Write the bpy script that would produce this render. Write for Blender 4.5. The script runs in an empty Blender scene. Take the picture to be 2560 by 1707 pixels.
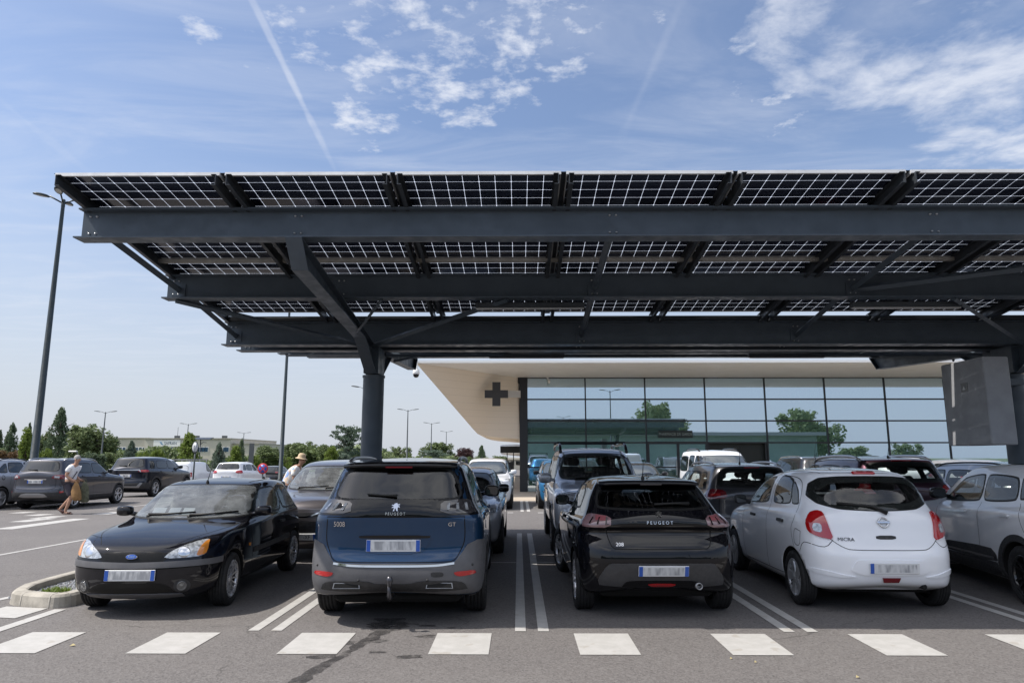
import bpy, bmesh, math, random
import numpy as np
from mathutils import Vector, Matrix, geometry
from mathutils.bvhtree import BVHTree
SC = bpy.context.scene
COL = SC.collection
R = math.radians
random.seed(7)

# ------------------------------------------------------------------ camera
EYE = 1.67
cam = bpy.data.objects.new('camera', bpy.data.cameras.new('camera'))
COL.objects.link(cam); SC.camera = cam
cam.data.lens = 24.0; cam.data.sensor_width = 36.0
cam.data.clip_start = 0.1; cam.data.clip_end = 3000
cam.location = (0, 0, EYE)
cam.rotation_euler = (R(90 + 9.6), 0, R(0.54))
# ------------------------------------------------------------------ light
SUN = Vector((-0.73, -0.13, 1.0)).normalized()
elev = math.asin(SUN.z); azim = math.atan2(SUN.x, SUN.y)
sd = bpy.data.lights.new('sun', 'SUN'); sd.energy = 3.75; sd.angle = R(0.55); sd.color = (1.0, 0.94, 0.86)
so = bpy.data.objects.new('sun', sd); COL.objects.link(so)
so.rotation_euler = SUN.to_track_quat('Z', 'Y').to_euler(); so.location = (-40, -7, 60)
SC.view_settings.view_transform = 'Standard'; SC.view_settings.look = 'None'
SC.view_settings.exposure = 0.50; SC.view_settings.gamma = 1.0
SC.cycles.max_bounces = 7; SC.cycles.transparent_max_bounces = 12
SC.cycles.caustics_reflective = False; SC.cycles.caustics_refractive = False
SC.cycles.use_denoising = True
SC.cycles.sample_clamp_indirect = 6.0

class NT:
    """small helper to wire node trees"""
    def __init__(s, tree): s.t = tree; s.n = tree.nodes; s.l = tree.links
    def new(s, typ, **kw):
        n = s.n.new(typ)
        for k, v in kw.items():
            if k.startswith('i_'):
                key = k[2:]; n.inputs[int(key) if key.isdigit() else key.replace('_', ' ')].default_value = v
            else: setattr(n, k, v)
        return n
    def link(s, a, b): s.l.new(a, b)
    def put(s, v, sock):
        if isinstance(v, (int, float, tuple)): sock.default_value = v
        else: s.l.new(v, sock)
    def math(s, op, a, b=0.0, c=None, clamp=False):
        n = s.n.new('ShaderNodeMath'); n.operation = op; n.use_clamp = clamp
        s.put(a, n.inputs[0]); s.put(b, n.inputs[1])
        if c is not None: s.put(c, n.inputs[2])
        return n.outputs[0]
    def vmath(s, op, a, b=(0, 0, 0)):
        n = s.n.new('ShaderNodeVectorMath'); n.operation = op
        s.put(a, n.inputs[0]); s.put(b, n.inputs[1])
        return n.outputs['Value'] if op in ('DOT_PRODUCT', 'LENGTH', 'DISTANCE') else n.outputs[0]
    def ramp(s, v, lo, hi, a=0.0, b=1.0):
        n = s.n.new('ShaderNodeMapRange'); n.interpolation_type = 'SMOOTHSTEP'
        s.put(v, n.inputs[0]); n.inputs[1].default_value = lo; n.inputs[2].default_value = hi
        n.inputs[3].default_value = a; n.inputs[4].default_value = b
        return n.outputs[0]
    def mix(s, f, a, b):
        n = s.n.new('ShaderNodeMix'); n.data_type = 'RGBA'
        s.put(f, n.inputs[0]); s.put(a if not (isinstance(a, tuple) and len(a) == 3) else (*a, 1), n.inputs[6])
        s.put(b if not (isinstance(b, tuple) and len(b) == 3) else (*b, 1), n.inputs[7])
        return n.outputs[2]
    def noise(s, vec, scale, detail=4, rough=0.55, dist=0.0):
        n = s.n.new('ShaderNodeTexNoise'); n.inputs['Scale'].default_value = scale
        n.inputs['Detail'].default_value = detail; n.inputs['Roughness'].default_value = rough
        n.inputs['Distortion'].default_value = dist
        if vec is not None: s.l.new(vec, n.inputs['Vector'])
        return n.outputs[0]

def img_dir(px, py):
    """direction of a sky feature seen at a pixel of the 2560x1707 picture"""
    f = 1706.7; a = (px - 1280) / f; b = -(py - 853.5) / f; th = R(9.6); yw = R(0.54)
    fh = math.cos(th) - b * math.sin(th); up = math.sin(th) + b * math.cos(th)
    return Vector((a * math.cos(yw) - fh * math.sin(yw), a * math.sin(yw) + fh * math.cos(yw), up)).normalized()

world = bpy.data.worlds.new('World'); SC.world = world; world.use_nodes = True
w = NT(world.node_tree); w.n.clear()
sky = w.new('ShaderNodeTexSky', sky_type='NISHITA', sun_disc=False, sun_elevation=elev, sun_rotation=azim,
            altitude=60, air_density=1.0, dust_density=2.2, ozone_density=1.6)
tc = w.new('ShaderNodeTexCoord').outputs['Generated']
sep = w.new('ShaderNodeSeparateXYZ'); w.link(tc, sep.inputs[0])
zc = w.math('MAXIMUM', sep.outputs[2], 0.03)
comb = w.new('ShaderNodeCombineXYZ')
w.link(w.math('DIVIDE', sep.outputs[0], zc), comb.inputs[0]); w.link(w.math('DIVIDE', sep.outputs[1], zc), comb.inputs[1])
pl = comb.outputs[0]
def blob(px, py, deg, amp=1.0):
    d = img_dir(px, py); c = w.vmath('DOT_PRODUCT', tc, tuple(d))
    return w.ramp(c, math.cos(R(deg)), math.cos(R(deg * 0.25)), 0.0, amp)
def total(lst):
    a = lst[0]
    for b in lst[1:]: a = w.math('MAXIMUM', a, b)
    return a
puff_mask = total([blob(940, 260, 6, .95), blob(1030, 190, 6, .9), blob(1180, 170, 7, .95), blob(1280, 110, 7, 1.0), blob(1390, 60, 6, .9),
                   blob(960, 60, 6, .9), blob(700, 60, 6, .9), blob(800, 75, 4, .8), blob(505, 45, 3, .8), blob(830, 205, 3, .7), blob(1600, -120, 9, .8),
                   blob(1460, 20, 5, .8), blob(1900, 180, 5, .75), blob(1960, 250, 4, .7)])
veil_mask = total([blob(2080, 40, 9, 1.0), blob(2200, 70, 9, 1.0), blob(2420, 170, 11, .95), blob(2520, 230, 12, .95), blob(2000, 100, 7, .7), blob(2480, 330, 9, .6),
                   blob(300, 420, 16, .35), blob(120, 150, 18, .35), blob(2400, -200, 20, .9)])
rear_fill_mask = w.math('MULTIPLY', w.ramp(sep.outputs[1], 0.12, -0.3), w.ramp(sep.outputs[2], 0.28, 0.55))
n1 = w.noise(pl, 7.0, 7, 0.6, 0.15); n2 = w.noise(pl, 1.6, 6, 0.58, 0.5)
n3 = w.noise(pl, 22.0, 5, 0.6, 0.1)
np_ = w.math('ADD', w.math('MULTIPLY', n1, .72), w.math('MULTIPLY', n3, .28))
puff = w.ramp(w.math('ADD', np_, w.math('MULTIPLY', w.math('SUBTRACT', puff_mask, 1.0), 0.27)), 0.405, 0.66, 0, .92)
nb_ = w.noise(pl, 2.7, 7, 0.6, 0.35)
nv_ = w.math('ADD', w.math('MULTIPLY', nb_, .78), w.math('MULTIPLY', n1, .22))
veil = w.ramp(w.math('ADD', nv_, w.math('MULTIPLY', w.math('SUBTRACT', veil_mask, 1.0), 0.33)), 0.38, 0.66, 0, 0.86)
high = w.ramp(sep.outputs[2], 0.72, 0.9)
back = w.math('MULTIPLY', w.ramp(n2, 0.36, 0.62, 0.25, 0.95), w.math('MAXIMUM', rear_fill_mask, high))  # brightened cloud cover added overhead and behind the camera to lift the shade
def trail(a, b, wid, amp):
    da, db = img_dir(*a), img_dir(*b); n = da.cross(db).normalized(); mid = (da + db).normalized()
    half = mid.dot(da)
    dd = w.math('ABSOLUTE', w.vmath('DOT_PRODUCT', tc, tuple(n)))
    wob = w.math('MULTIPLY', w.math('SUBTRACT', w.noise(tc, 14, 4), 0.5), 0.012)
    m = w.ramp(w.math('ADD', dd, wob), wid, wid * 0.1)
    c = w.ramp(w.vmath('DOT_PRODUCT', tc, tuple(mid)), half - 0.005, half + 0.01)
    return w.math('MULTIPLY', w.math('MULTIPLY', m, c), w.ramp(w.noise(tc, 30, 3), 0.3, 0.6, amp * .55, amp))
trails = w.math('ADD', w.math('ADD', trail((600, -60), (835, 420), 0.0052, .34), trail((-20, 235), (220, 430), 0.005, .16)), trail((1720, -30), (1560, 330), 0.009, .11))
cirrus = w.ramp(w.noise(w.vmath('MULTIPLY', pl, (0.5, 1.4, 1)), 2.2, 6, 0.62, 0.8), 0.38, 0.85, 0.06, 0.40)
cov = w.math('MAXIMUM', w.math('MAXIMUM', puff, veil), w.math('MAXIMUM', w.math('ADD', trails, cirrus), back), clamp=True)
cov = w.math('MULTIPLY', cov, w.ramp(sep.outputs[2], 0.02, 0.2))
SKY_STRENGTH = 0.112
skyc = w.vmath('MULTIPLY', sky.outputs[0], (0.93, 1.0, 1.10))
hz = w.ramp(sep.outputs[2], 0.45, 0.0, 0.0, 0.85)
skyc = w.mix(hz, skyc, (4.25, 4.5, 5.0))
skyc = w.mix(cov, skyc, w.mix(w.math('MAXIMUM', rear_fill_mask, high), (5.2, 5.45, 6.05), (9.6, 9.7, 10.0)))
bg = w.new('ShaderNodeBackground'); bg.inputs[1].default_value = SKY_STRENGTH
w.link(skyc, bg.inputs[0]); wo = w.new('ShaderNodeOutputWorld'); w.link(bg.outputs[0], wo.inputs[0])

# ------------------------------------------------------------------ materials
def mat(name, col, rough=0.5, metal=0.0, coat=0.0, var=0.0, vscale=8.0, bump=0.0, bscale=60.0, spec=0.5, ior=1.45, emit=None, croughness=0.03, var2=None):
    m = bpy.data.materials.new(name); m.use_nodes = True
    t = NT(m.node_tree); b = t.n['Principled BSDF']
    b.inputs['Base Color'].default_value = (*col, 1); b.inputs['Roughness'].default_value = rough
    b.inputs['Metallic'].default_value = metal; b.inputs['Coat Weight'].default_value = coat
    b.inputs['Coat Roughness'].default_value = croughness
    b.inputs['IOR'].default_value = ior; b.inputs['Specular IOR Level'].default_value = spec
    if emit: b.inputs['Emission Color'].default_value = (*emit[0], 1); b.inputs['Emission Strength'].default_value = emit[1]
    if var or bump:
        oc = t.new('ShaderNodeTexCoord').outputs['Object']
        if var:
            n = t.ramp(t.noise(oc, vscale, 6, 0.6), 0.3, 0.7, 1 - var, 1 + var)
            t.link(t.vmath('MULTIPLY', (*col,), n) if False else t.mix(t.ramp(t.noise(oc, vscale, 6, 0.62), 0.3, 0.7), tuple(c * (1 - var) for c in col), tuple(min(1, c * (1 + var)) for c in (var2 or col))), b.inputs['Base Color'])
            t.link(t.ramp(t.noise(oc, vscale * 2.3, 4), 0.3, 0.7, max(0, rough - 0.12 * (rough > .2)), min(1, rough + 0.12 * (rough > .2))), b.inputs['Roughness'])
        if bump:
            bn = t.new('ShaderNodeBump'); bn.inputs['Strength'].default_value = bump; bn.inputs['Distance'].default_value = 0.01
            t.link(t.noise(oc, bscale, 4, 0.7), bn.inputs['Height']); t.link(bn.outputs[0], b.inputs['Normal'])
    return m
def paint(name, col, metal=0.0, rough=0.35, dirt=0.0):
    """car lacquer: coloured base under a clear coat, a trace of road dust low down and in patches"""
    m = bpy.data.materials.new(name); m.use_nodes = True
    t = NT(m.node_tree); b = t.n['Principled BSDF']
    oc = t.new('ShaderNodeTexCoord').outputs['Object']
    s = t.new('ShaderNodeSeparateXYZ'); t.link(oc, s.inputs[0])
    d = t.math('MULTIPLY', t.ramp(t.noise(oc, 5, 6, .65), .42, .75), 0.012 + dirt * .6)
    low = t.math('MULTIPLY', t.ramp(s.outputs[2], 0.62, 0.2), t.ramp(t.noise(oc, 9, 5, .7), .3, .7, .0, .02 + dirt))
    f = t.math('ADD', d, low, clamp=True)
    t.link(t.mix(f, col, (.15, .14, .125)), b.inputs['Base Color'])
    b.inputs['Metallic'].default_value = metal; b.inputs['Roughness'].default_value = rough
    b.inputs['Coat Weight'].default_value = 1.0
    t.link(t.math('ADD', t.math('MULTIPLY', f, .4), .025), b.inputs['Coat Roughness'])
    b.inputs['Coat IOR'].default_value = 1.5; b.inputs['Specular IOR Level'].default_value = .15 if max(col) > .02 else 0.0
    return m
M = {}
def plate_blur():
    m = bpy.data.materials.new('plate_blurred_face'); m.use_nodes = True; t = NT(m.node_tree); b = t.n['Principled BSDF']; oc = t.new('ShaderNodeTexCoord').outputs['Object']
    n = t.noise(t.vmath('MULTIPLY', oc, (1, .01, .25)), 19, 2, .5); s = t.ramp(n, .38, .66)
    t.link(t.mix(s, (.30, .31, .33), (.62, .63, .64)), b.inputs['Base Color']); b.inputs['Roughness'].default_value = .4; return m
M['black_paint'] = paint('black_paint', (.004, .004, .006), 0, .3, .01)
M['ford_paint'] = paint('faded_black_paint', (.006, .006, .009), 0, .35, .05)
M['blue_paint'] = paint('deep_blue_paint', (.010, .043, .105), .5, .32, .02)
M['white_paint'] = paint('white_paint', (.86, .88, .92), 0, .4, .0)
M['pearl_paint'] = paint('pearl_white_paint', (.76, .775, .80), .05, .35, .02)
M['silver_paint'] = paint('silver_paint', (.46, .47, .50), .5, .34, .03)
M['grey_paint'] = paint('grey_paint', (.075, .077, .085), .6, .35, .03)
M['eco_paint'] = paint('slate_grey_paint', (.065, .068, .085), .5, .35, .03)
M['navy_paint'] = paint('navy_paint', (.012, .015, .026), .5, .33, .02)
M['plum_paint'] = paint('plum_paint', (.045, .018, .03), .5, .33, .03)
M['taupe_paint'] = paint('dark_taupe_paint', (.15, .138, .145), .6, .33, .02)
M['cyan_paint'] = paint('bright_blue_paint', (.03, .17, .36), .4, .33, .02)
M['dark_paint'] = paint('anthracite_paint', (.02, .021, .025), .5, .33, .03)
M['glass'] = mat('car_glass', (.010, .012, .013), .015, ior=1.8, spec=.5)
M['screen'] = mat('windscreen_glass', (.055, .066, .07), .02, ior=1.9, spec=.7)
def clear_glass(name, tint, ior=1.62):
    m = bpy.data.materials.new(name); m.use_nodes = True; t = NT(m.node_tree); t.n.remove(t.n['Principled BSDF'])
    g = t.new('ShaderNodeBsdfGlossy'); g.inputs['Roughness'].default_value = .008; tr = t.new('ShaderNodeBsdfTransparent'); tr.inputs[0].default_value = (*tint, 1)
    fr = t.new('ShaderNodeFresnel'); fr.inputs[0].default_value = ior; mx = t.new('ShaderNodeMixShader')
    geo = t.new('ShaderNodeNewGeometry'); f = t.math('MULTIPLY', fr.outputs[0], t.math('SUBTRACT', 1.0, geo.outputs['Backfacing']))
    t.link(f, mx.inputs[0]); t.link(tr.outputs[0], mx.inputs[1]); t.link(g.outputs[0], mx.inputs[2]); t.link(mx.outputs[0], t.n['Material Output'].inputs[0]); return m
M['clear_glass'] = clear_glass('clear_car_glass', (.70, .75, .73), 1.75); M['privacy_glass'] = clear_glass('privacy_car_glass', (.16, .17, .17), 1.75)
def painted_sheen_glass(name, f):  # pale diffuse film paints the bright sky reflection into the windscreen
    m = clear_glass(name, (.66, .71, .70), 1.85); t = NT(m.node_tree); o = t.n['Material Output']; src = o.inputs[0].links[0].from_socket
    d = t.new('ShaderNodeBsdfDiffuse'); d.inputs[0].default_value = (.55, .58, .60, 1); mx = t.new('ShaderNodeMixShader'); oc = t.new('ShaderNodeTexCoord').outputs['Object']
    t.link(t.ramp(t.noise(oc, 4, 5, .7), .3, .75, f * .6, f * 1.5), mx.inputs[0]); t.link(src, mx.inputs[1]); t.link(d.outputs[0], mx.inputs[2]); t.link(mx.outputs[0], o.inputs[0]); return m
M['painted_sheen_screen'] = painted_sheen_glass('painted_sheen_windscreen', .19)
M['cabin'] = mat('cabin_trim', (.022, .022, .024), .8); M['cabin_grey'] = mat('dashboard_grey', (.07, .07, .075), .7); M['seat_cloth'] = mat('seat_cloth', (.035, .035, .04), .9, bump=.2, bscale=200); M['seat_light'] = mat('light_seat_leather', (.20, .19, .175), .6)
M['seal'] = mat('rubber_seal', (.008, .008, .008), .55)
M['gap'] = mat('panel_gap', (.003, .003, .003), .9)
M['plastic'] = mat('black_plastic', (.030, .030, .032), .55, var=.25, vscale=20, bump=.15, bscale=300)
M['grey_plastic'] = mat('grey_bumper_plastic', (.105, .105, .112), .5, var=.1, vscale=6, bump=.1, bscale=400)
M['gloss_black'] = mat('gloss_black_trim', (.004, .004, .005), .05, ior=1.5)
M['chrome'] = mat('chrome', (.75, .75, .76), .08, metal=1)
M['satin'] = mat('satin_metal', (.5, .5, .51), .3, metal=1)
M['dull_metal'] = mat('dull_silver_trim', (.33, .33, .34), .42, metal=.7)
M['tyre'] = mat('tyre_rubber', (.017, .017, .018), .75, var=.3, vscale=12, bump=.25, bscale=200)
M['rim'] = mat('alloy_rim', (.56, .56, .58), .3, metal=.6, var=.12, vscale=10)
M['black_rim'] = mat('black_rim', (.01, .01, .011), .2, coat=.6)
M['hubcap'] = mat('hubcap_plastic', (.40, .41, .43), .35, metal=.5)
M['red_lamp'] = mat('red_lamp_glass', (.40, .004, .006), .08, coat=1, ior=1.6)
M['dark_red_lamp'] = mat('dark_red_lamp_glass', (.16, .004, .01), .07, coat=1, ior=1.6)
M['pink_lamp'] = mat('pale_red_lamp_glass', (.22, .13, .14), .1, coat=1, ior=1.6)
M['smoke_lamp'] = mat('smoked_lamp_glass', (.035, .033, .035), .05, coat=1, ior=1.6)
M['clear_lamp'] = mat('clear_lamp_glass', (.42, .44, .46), .12, metal=.35, coat=1, var=.5, vscale=26)
M['amber'] = mat('amber_lamp_glass', (.62, .22, .03), .12, coat=1)
M['plate'] = mat('plate_white', (.66, .67, .68), .4)
M['plate_blue'] = mat('plate_blue', (.03, .10, .42), .4)
M['ink'] = mat('plate_lettering', (.02, .02, .025), .5)
M['smudge'] = plate_blur()
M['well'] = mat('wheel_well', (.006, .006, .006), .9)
M['mesh_grille'] = None
M['fog_glass'] = mat('fog_lamp_glass', (.12, .125, .13), .1, metal=.4, coat=1); M['grille_black'] = mat('grille_black_plastic', (.008, .008, .009), .4, spec=.3)

# ------------------------------------------------------------------ object helpers
def link(o, parent=None):
    COL.objects.link(o)
    if parent is not None: o.parent = parent
    return o
def tag(o, label=None, cat=None, group=None, kind=None):
    if label: o['label'] = label
    if cat: o['category'] = cat
    if group: o['group'] = group
    if kind: o['kind'] = kind
    return o
def thing(name, label, cat, loc=(0, 0, 0), rz=0.0, group=None):
    o = bpy.data.objects.new(name, None); o.location = loc; o.rotation_euler = (0, 0, rz); o.empty_display_size = .2
    link(o); return tag(o, label, cat, group)
def copy_tree(o, parent=None):
    c = o.copy(); COL.objects.link(c); c.parent = parent
    for ch in list(o.children): copy_tree(ch, c)
    return c
class MB:
    """mesh collector"""
    def __init__(s): s.v = []; s.f = []; s.mi = []; s.sm = []
    def add(s, vs, fs, mi=0, smooth=False):
        b = len(s.v); s.v += [tuple(v) for v in vs]; s.f += [tuple(i + b for i in f) for f in fs]
        s.mi += [mi] * len(fs); s.sm += [smooth] * len(fs); return s
    def box(s, x0, x1, y0, y1, z0, z1, mi=0, mt=None):
        vs = [(x0, y0, z0), (x1, y0, z0), (x1, y1, z0), (x0, y1, z0), (x0, y0, z1), (x1, y0, z1), (x1, y1, z1), (x0, y1, z1)]
        if mt is not None: vs = [mt @ Vector(v) for v in vs]
        return s.add(vs, [(0, 3, 2, 1), (4, 5, 6, 7), (0, 1, 5, 4), (1, 2, 6, 5), (2, 3, 7, 6), (3, 0, 4, 7)], mi)
    def cbox(s, x0, x1, y0, y1, z0, z1, c, mi=0, mt=None):
        """box with chamfered vertical and horizontal edges (by loft of inset rings)"""
        def ring(i, z):
            xa, xb, ya, yb = x0 + i, x1 - i, y0 + i, y1 - i; k = min(c, (xb - xa) * .3, (yb - ya) * .3)
            return [(xa + k, ya, z), (xb - k, ya, z), (xb, ya + k, z), (xb, yb - k, z), (xb - k, yb, z), (xa + k, yb, z), (xa, yb - k, z), (xa, ya + k, z)]
        rs = [ring(c, z0), ring(0, z0 + c), ring(0, z1 - c), ring(c, z1)]
        if mt is not None: rs = [[mt @ Vector(v) for v in r] for r in rs]
        return s.loft(rs, mi, True, True, False)
    def loft(s, rings, mi=0, cap0=False, cap1=False, smooth=True, closed=True):
        n = len(rings[0]); vs = [v for r in rings for v in r]; fs = []
        for i in range(len(rings) - 1):
            for j in range(n if closed else n - 1):
                a = i * n + j; b = i * n + (j + 1) % n; fs.append((a, b, b + n, a + n))
        if cap0: fs.append(tuple(range(n - 1, -1, -1)))
        if cap1: fs.append(tuple(range((len(rings) - 1) * n, len(rings) * n)))
        return s.add(vs, fs, mi, smooth)
    def tube(s, pts, r, n=10, mi=0, caps=True, smooth=True, up=(0, 0, 1)):
        pts = [Vector(p) for p in pts]; rs = r if isinstance(r, (list, tuple)) else [r] * len(pts); rings = []
        for i, p in enumerate(pts):
            d = (pts[min(i + 1, len(pts) - 1)] - pts[max(i - 1, 0)]).normalized()
            u = Vector(up) if abs(d.dot(Vector(up))) < .95 else Vector((1, 0, 0))
            a = d.cross(u).normalized(); b = a.cross(d).normalized()
            rings.append([p + a * rs[i] * math.cos(2 * math.pi * k / n) + b * rs[i] * math.sin(2 * math.pi * k / n) for k in range(n)])
        return s.loft(rings, mi, caps, caps, smooth)
    def prism(s, poly, axis, a, b, mi=0, mt=None):
        """polygon extruded along an axis ('x','y','z'); poly in the remaining two coordinates in order"""
        def P(u, v, t): return {'x': (t, u, v), 'y': (u, t, v), 'z': (u, v, t)}[axis]
        n = len(poly); vs = [P(u, v, a) for u, v in poly] + [P(u, v, b) for u, v in poly]
        if mt is not None: vs = [mt @ Vector(v) for v in vs]
        fs = [tuple(range(n))[::-1], tuple(range(n, 2 * n))] + [(i, (i + 1) % n, (i + 1) % n + n, i + n) for i in range(n)]
        return s.add(vs, fs, mi)
    def lathe(s, prof, n=24, mi=0, axis='z', c=(0, 0, 0), smooth=True, cap=False):
        rings = []
        for r, h in prof:
            ring = []
            for k in range(n):
                a = 2 * math.pi * k / n; u, v = r * math.cos(a), r * math.sin(a)
                ring.append({'z': (c[0] + u, c[1] + v, c[2] + h), 'x': (c[0] + h, c[1] + u, c[2] + v), 'y': (c[0] + u, c[1] + h, c[2] + v)}[axis])
            rings.append(ring)
        return s.loft(rings, mi, cap, cap, smooth)
    def mesh(s, name, mats, recalc=True):
        me = bpy.data.meshes.new(name); me.from_pydata(s.v, [], s.f)
        for m in (mats if isinstance(mats, (list, tuple)) else [mats]): me.materials.append(m)
        me.polygons.foreach_set('material_index', s.mi); me.polygons.foreach_set('use_smooth', s.sm)
        me.update()
        if recalc:
            bm = bmesh.new(); bm.from_mesh(me); bmesh.ops.recalc_face_normals(bm, faces=bm.faces); bm.to_mesh(me); bm.free()
        return me
    def build(s, name, mats, parent=None, recalc=True):
        return link(bpy.data.objects.new(name, s.mesh(name, mats, recalc)), parent)
def text_mesh(body, size, depth=.002, name='lettering'):
    cu = bpy.data.curves.new(name, 'FONT'); cu.body = body; cu.size = size; cu.align_x = 'CENTER'; cu.align_y = 'CENTER'
    cu.extrude = depth; cu.resolution_u = 3
    o = bpy.data.objects.new(name, cu); COL.objects.link(o)
    dg = bpy.context.evaluated_depsgraph_get(); me = bpy.data.meshes.new_from_object(o.evaluated_get(dg))
    bpy.data.objects.remove(o); bpy.data.curves.remove(cu); me.name = name
    return me
def text_obj(body, size, m, parent, mt, name='lettering', sx=1.0, depth=.002):
    me = text_mesh(body, size, depth, name); me.transform(mt @ Matrix.Diagonal((sx, 1, 1, 1))); me.materials.clear(); me.materials.append(m)
    return link(bpy.data.objects.new(name, me), parent)
# ------------------------------------------------------------------ car bodies
def pchip(x, y, xq):
    x = np.asarray(x, float); y = np.asarray(y, float); h = np.diff(x); d = np.diff(y) / h
    m = np.zeros_like(y)
    for i in range(1, len(y) - 1):
        if d[i - 1] * d[i] > 0:
            w1 = 2 * h[i] + h[i - 1]; w2 = h[i] + 2 * h[i - 1]; m[i] = (w1 + w2) / (w1 / d[i - 1] + w2 / d[i])
    m[0] = d[0]; m[-1] = d[-1]
    k = np.clip(np.searchsorted(x, xq) - 1, 0, len(h) - 1); t = (xq - x[k]) / h[k]
    return ((1 + 2 * t) * (1 - t) ** 2 * y[k] + t * (1 - t) ** 2 * h[k] * m[k] + t * t * (3 - 2 * t) * y[k + 1] + t * t * (t - 1) * h[k] * m[k + 1])
def resample(p, n):
    p = np.asarray(p, float); s = np.r_[0, np.cumsum(np.linalg.norm(np.diff(p, axis=0), axis=1))]
    q = np.linspace(0, s[-1], n); return np.stack([np.interp(q, s, p[:, i]) for i in range(p.shape[1])], 1)
def contour(yr, yf, w, Lr, nr, Lf, nf, kr, kf, T):
    th = np.linspace(0, math.pi / 2, 240)
    a = np.stack([w * kr * np.sin(th) ** (2 / nr), yr + Lr * (1 - np.cos(th) ** (2 / nr))], 1)
    b = np.stack([w * kf * np.sin(th) ** (2 / nf), yf - Lf * (1 - np.cos(th) ** (2 / nf))], 1)[::-1]
    y = np.linspace(yr + Lr, yf - Lf, 80); ym = yr + Lr + .45 * (yf - Lf - yr - Lr)
    u = np.where(y < ym, (ym - y) / (ym - y[0] + 1e-9), (y - ym) / (y[-1] - ym + 1e-9)); k = np.where(y < ym, kr, kf)
    c = np.stack([w * (1 - (1 - k) * u ** 2), y], 1)
    return np.vstack([resample(a, T[0])[:-1], resample(c, T[1]), resample(b, T[2])[1:]])
WHEELS = {}
def wheel_meshes(r, width, rr, style):
    key = (round(r, 3), round(width, 3), round(rr, 3), style)
    if key in WHEELS: return WHEELS[key]
    n = 48; w = width / 2; t = MB()
    prof = [(rr, -w * .8), (rr + .012, -w * .95), (r - .05, -w), (r - .018, -w * .93), (r - .004, -w * .80)]
    for g in (-.5, -.17, .17, .5):
        prof += [(r, w * (g - .09)), (r - .007, w * (g - .06)), (r - .007, w * (g + .06)), (r, w * (g + .09))]
    prof += [(r - .004, w * .8), (r - .018, w * .93), (r - .05, w), (rr + .03, w * .97), (rr + .012, w * .93), (rr, w * .8)]
    t.lathe(prof, n, axis='x'); tm = t.mesh('tyre', M['tyre'])
    b = MB(); b.lathe([(rr - .005, -w * .8), (rr - .015, 0), (rr - .012, w * .6)], n, axis='x')
    b.lathe([(0.0, w * .1), (rr * .8, w * .1), (rr * .8, w * .0)], 24, axis='x'); bm_ = b.mesh('wheel', M['plastic'] if style != 'dark' else M['well'])
    s = MB()
    s.lathe([(rr - .014, w * .55), (rr - .002, w * .72), (rr + .004, w * .86), (rr - .004, w * .92), (rr - .018, w * .86), (rr - .022, w * .6)], n, axis='x')
    def spoke(a, w0, w1, th, x0, x1, r0=.05, r1=None, skew=0.0):
        r1 = r1 or rr - .012; rows = []
        for q in (0, .35, .7, 1):
            rad = r0 + (r1 - r0) * q; ww = w0 + (w1 - w0) * q; x = x0 + (x1 - x0) * q ** 1.5; an = a + skew * q
            c, d = math.cos(an), math.sin(an)
            def P(o, xx): return (xx, rad * c - o * d, rad * d + o * c)
            rows.append([P(-ww, x - th), P(-ww * .8, x), P(ww * .8, x), P(ww, x - th)])
        s.loft(rows, 0, False, False, False, closed=False)
    if style == 'multi':
        for k in range(15): spoke(2 * math.pi * k / 15, .010, .0085, .03, w * .62, w * .82)
        s.lathe([(.0, w * .75), (.03, w * .75), (.05, w * .7), (.062, w * .5)], 24, axis='x')
    elif style == 'cap5':
        for k in range(5): spoke(2 * math.pi * k / 5 + .3, .040, .062, .02, w * .78, w * .86, .02, None, .1)
        for k in range(5): spoke(2 * math.pi * (k + .5) / 5 + .3, .012, .010, .02, w * .66, w * .82, .03, None, .1)
        s.lathe([(.0, w * .95), (.028, w * .93), (.036, w * .85), (.06, w * .78)], 24, axis='x')
    elif style == 'dark':
        for k in range(5):
            for e in (-.16, .16): spoke(2 * math.pi * k / 5 + e, .020, .013, .03, w * .55, w * .84, .05, None, e * .35)
        s.lathe([(.0, w * .72), (.03, w * .7), (.05, w * .62), (.065, w * .5)], 24, axis='x')
    else:
        for k in range(5):
            for e in (-.13, .13): spoke(2 * math.pi * k / 5 + e, .022, .016, .03, w * .6, w * .84, .045, None, e * .6)
        s.lathe([(.0, w * .75), (.03, w * .73), (.045, w * .66), (.06, w * .5)], 24, axis='x')
    sm = s.mesh('rim', {'dark': M['black_rim'], 'cap5': M['hubcap']}.get(style, M['rim']))
    WHEELS[key] = (bm_, tm, sm); return WHEELS[key]

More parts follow.
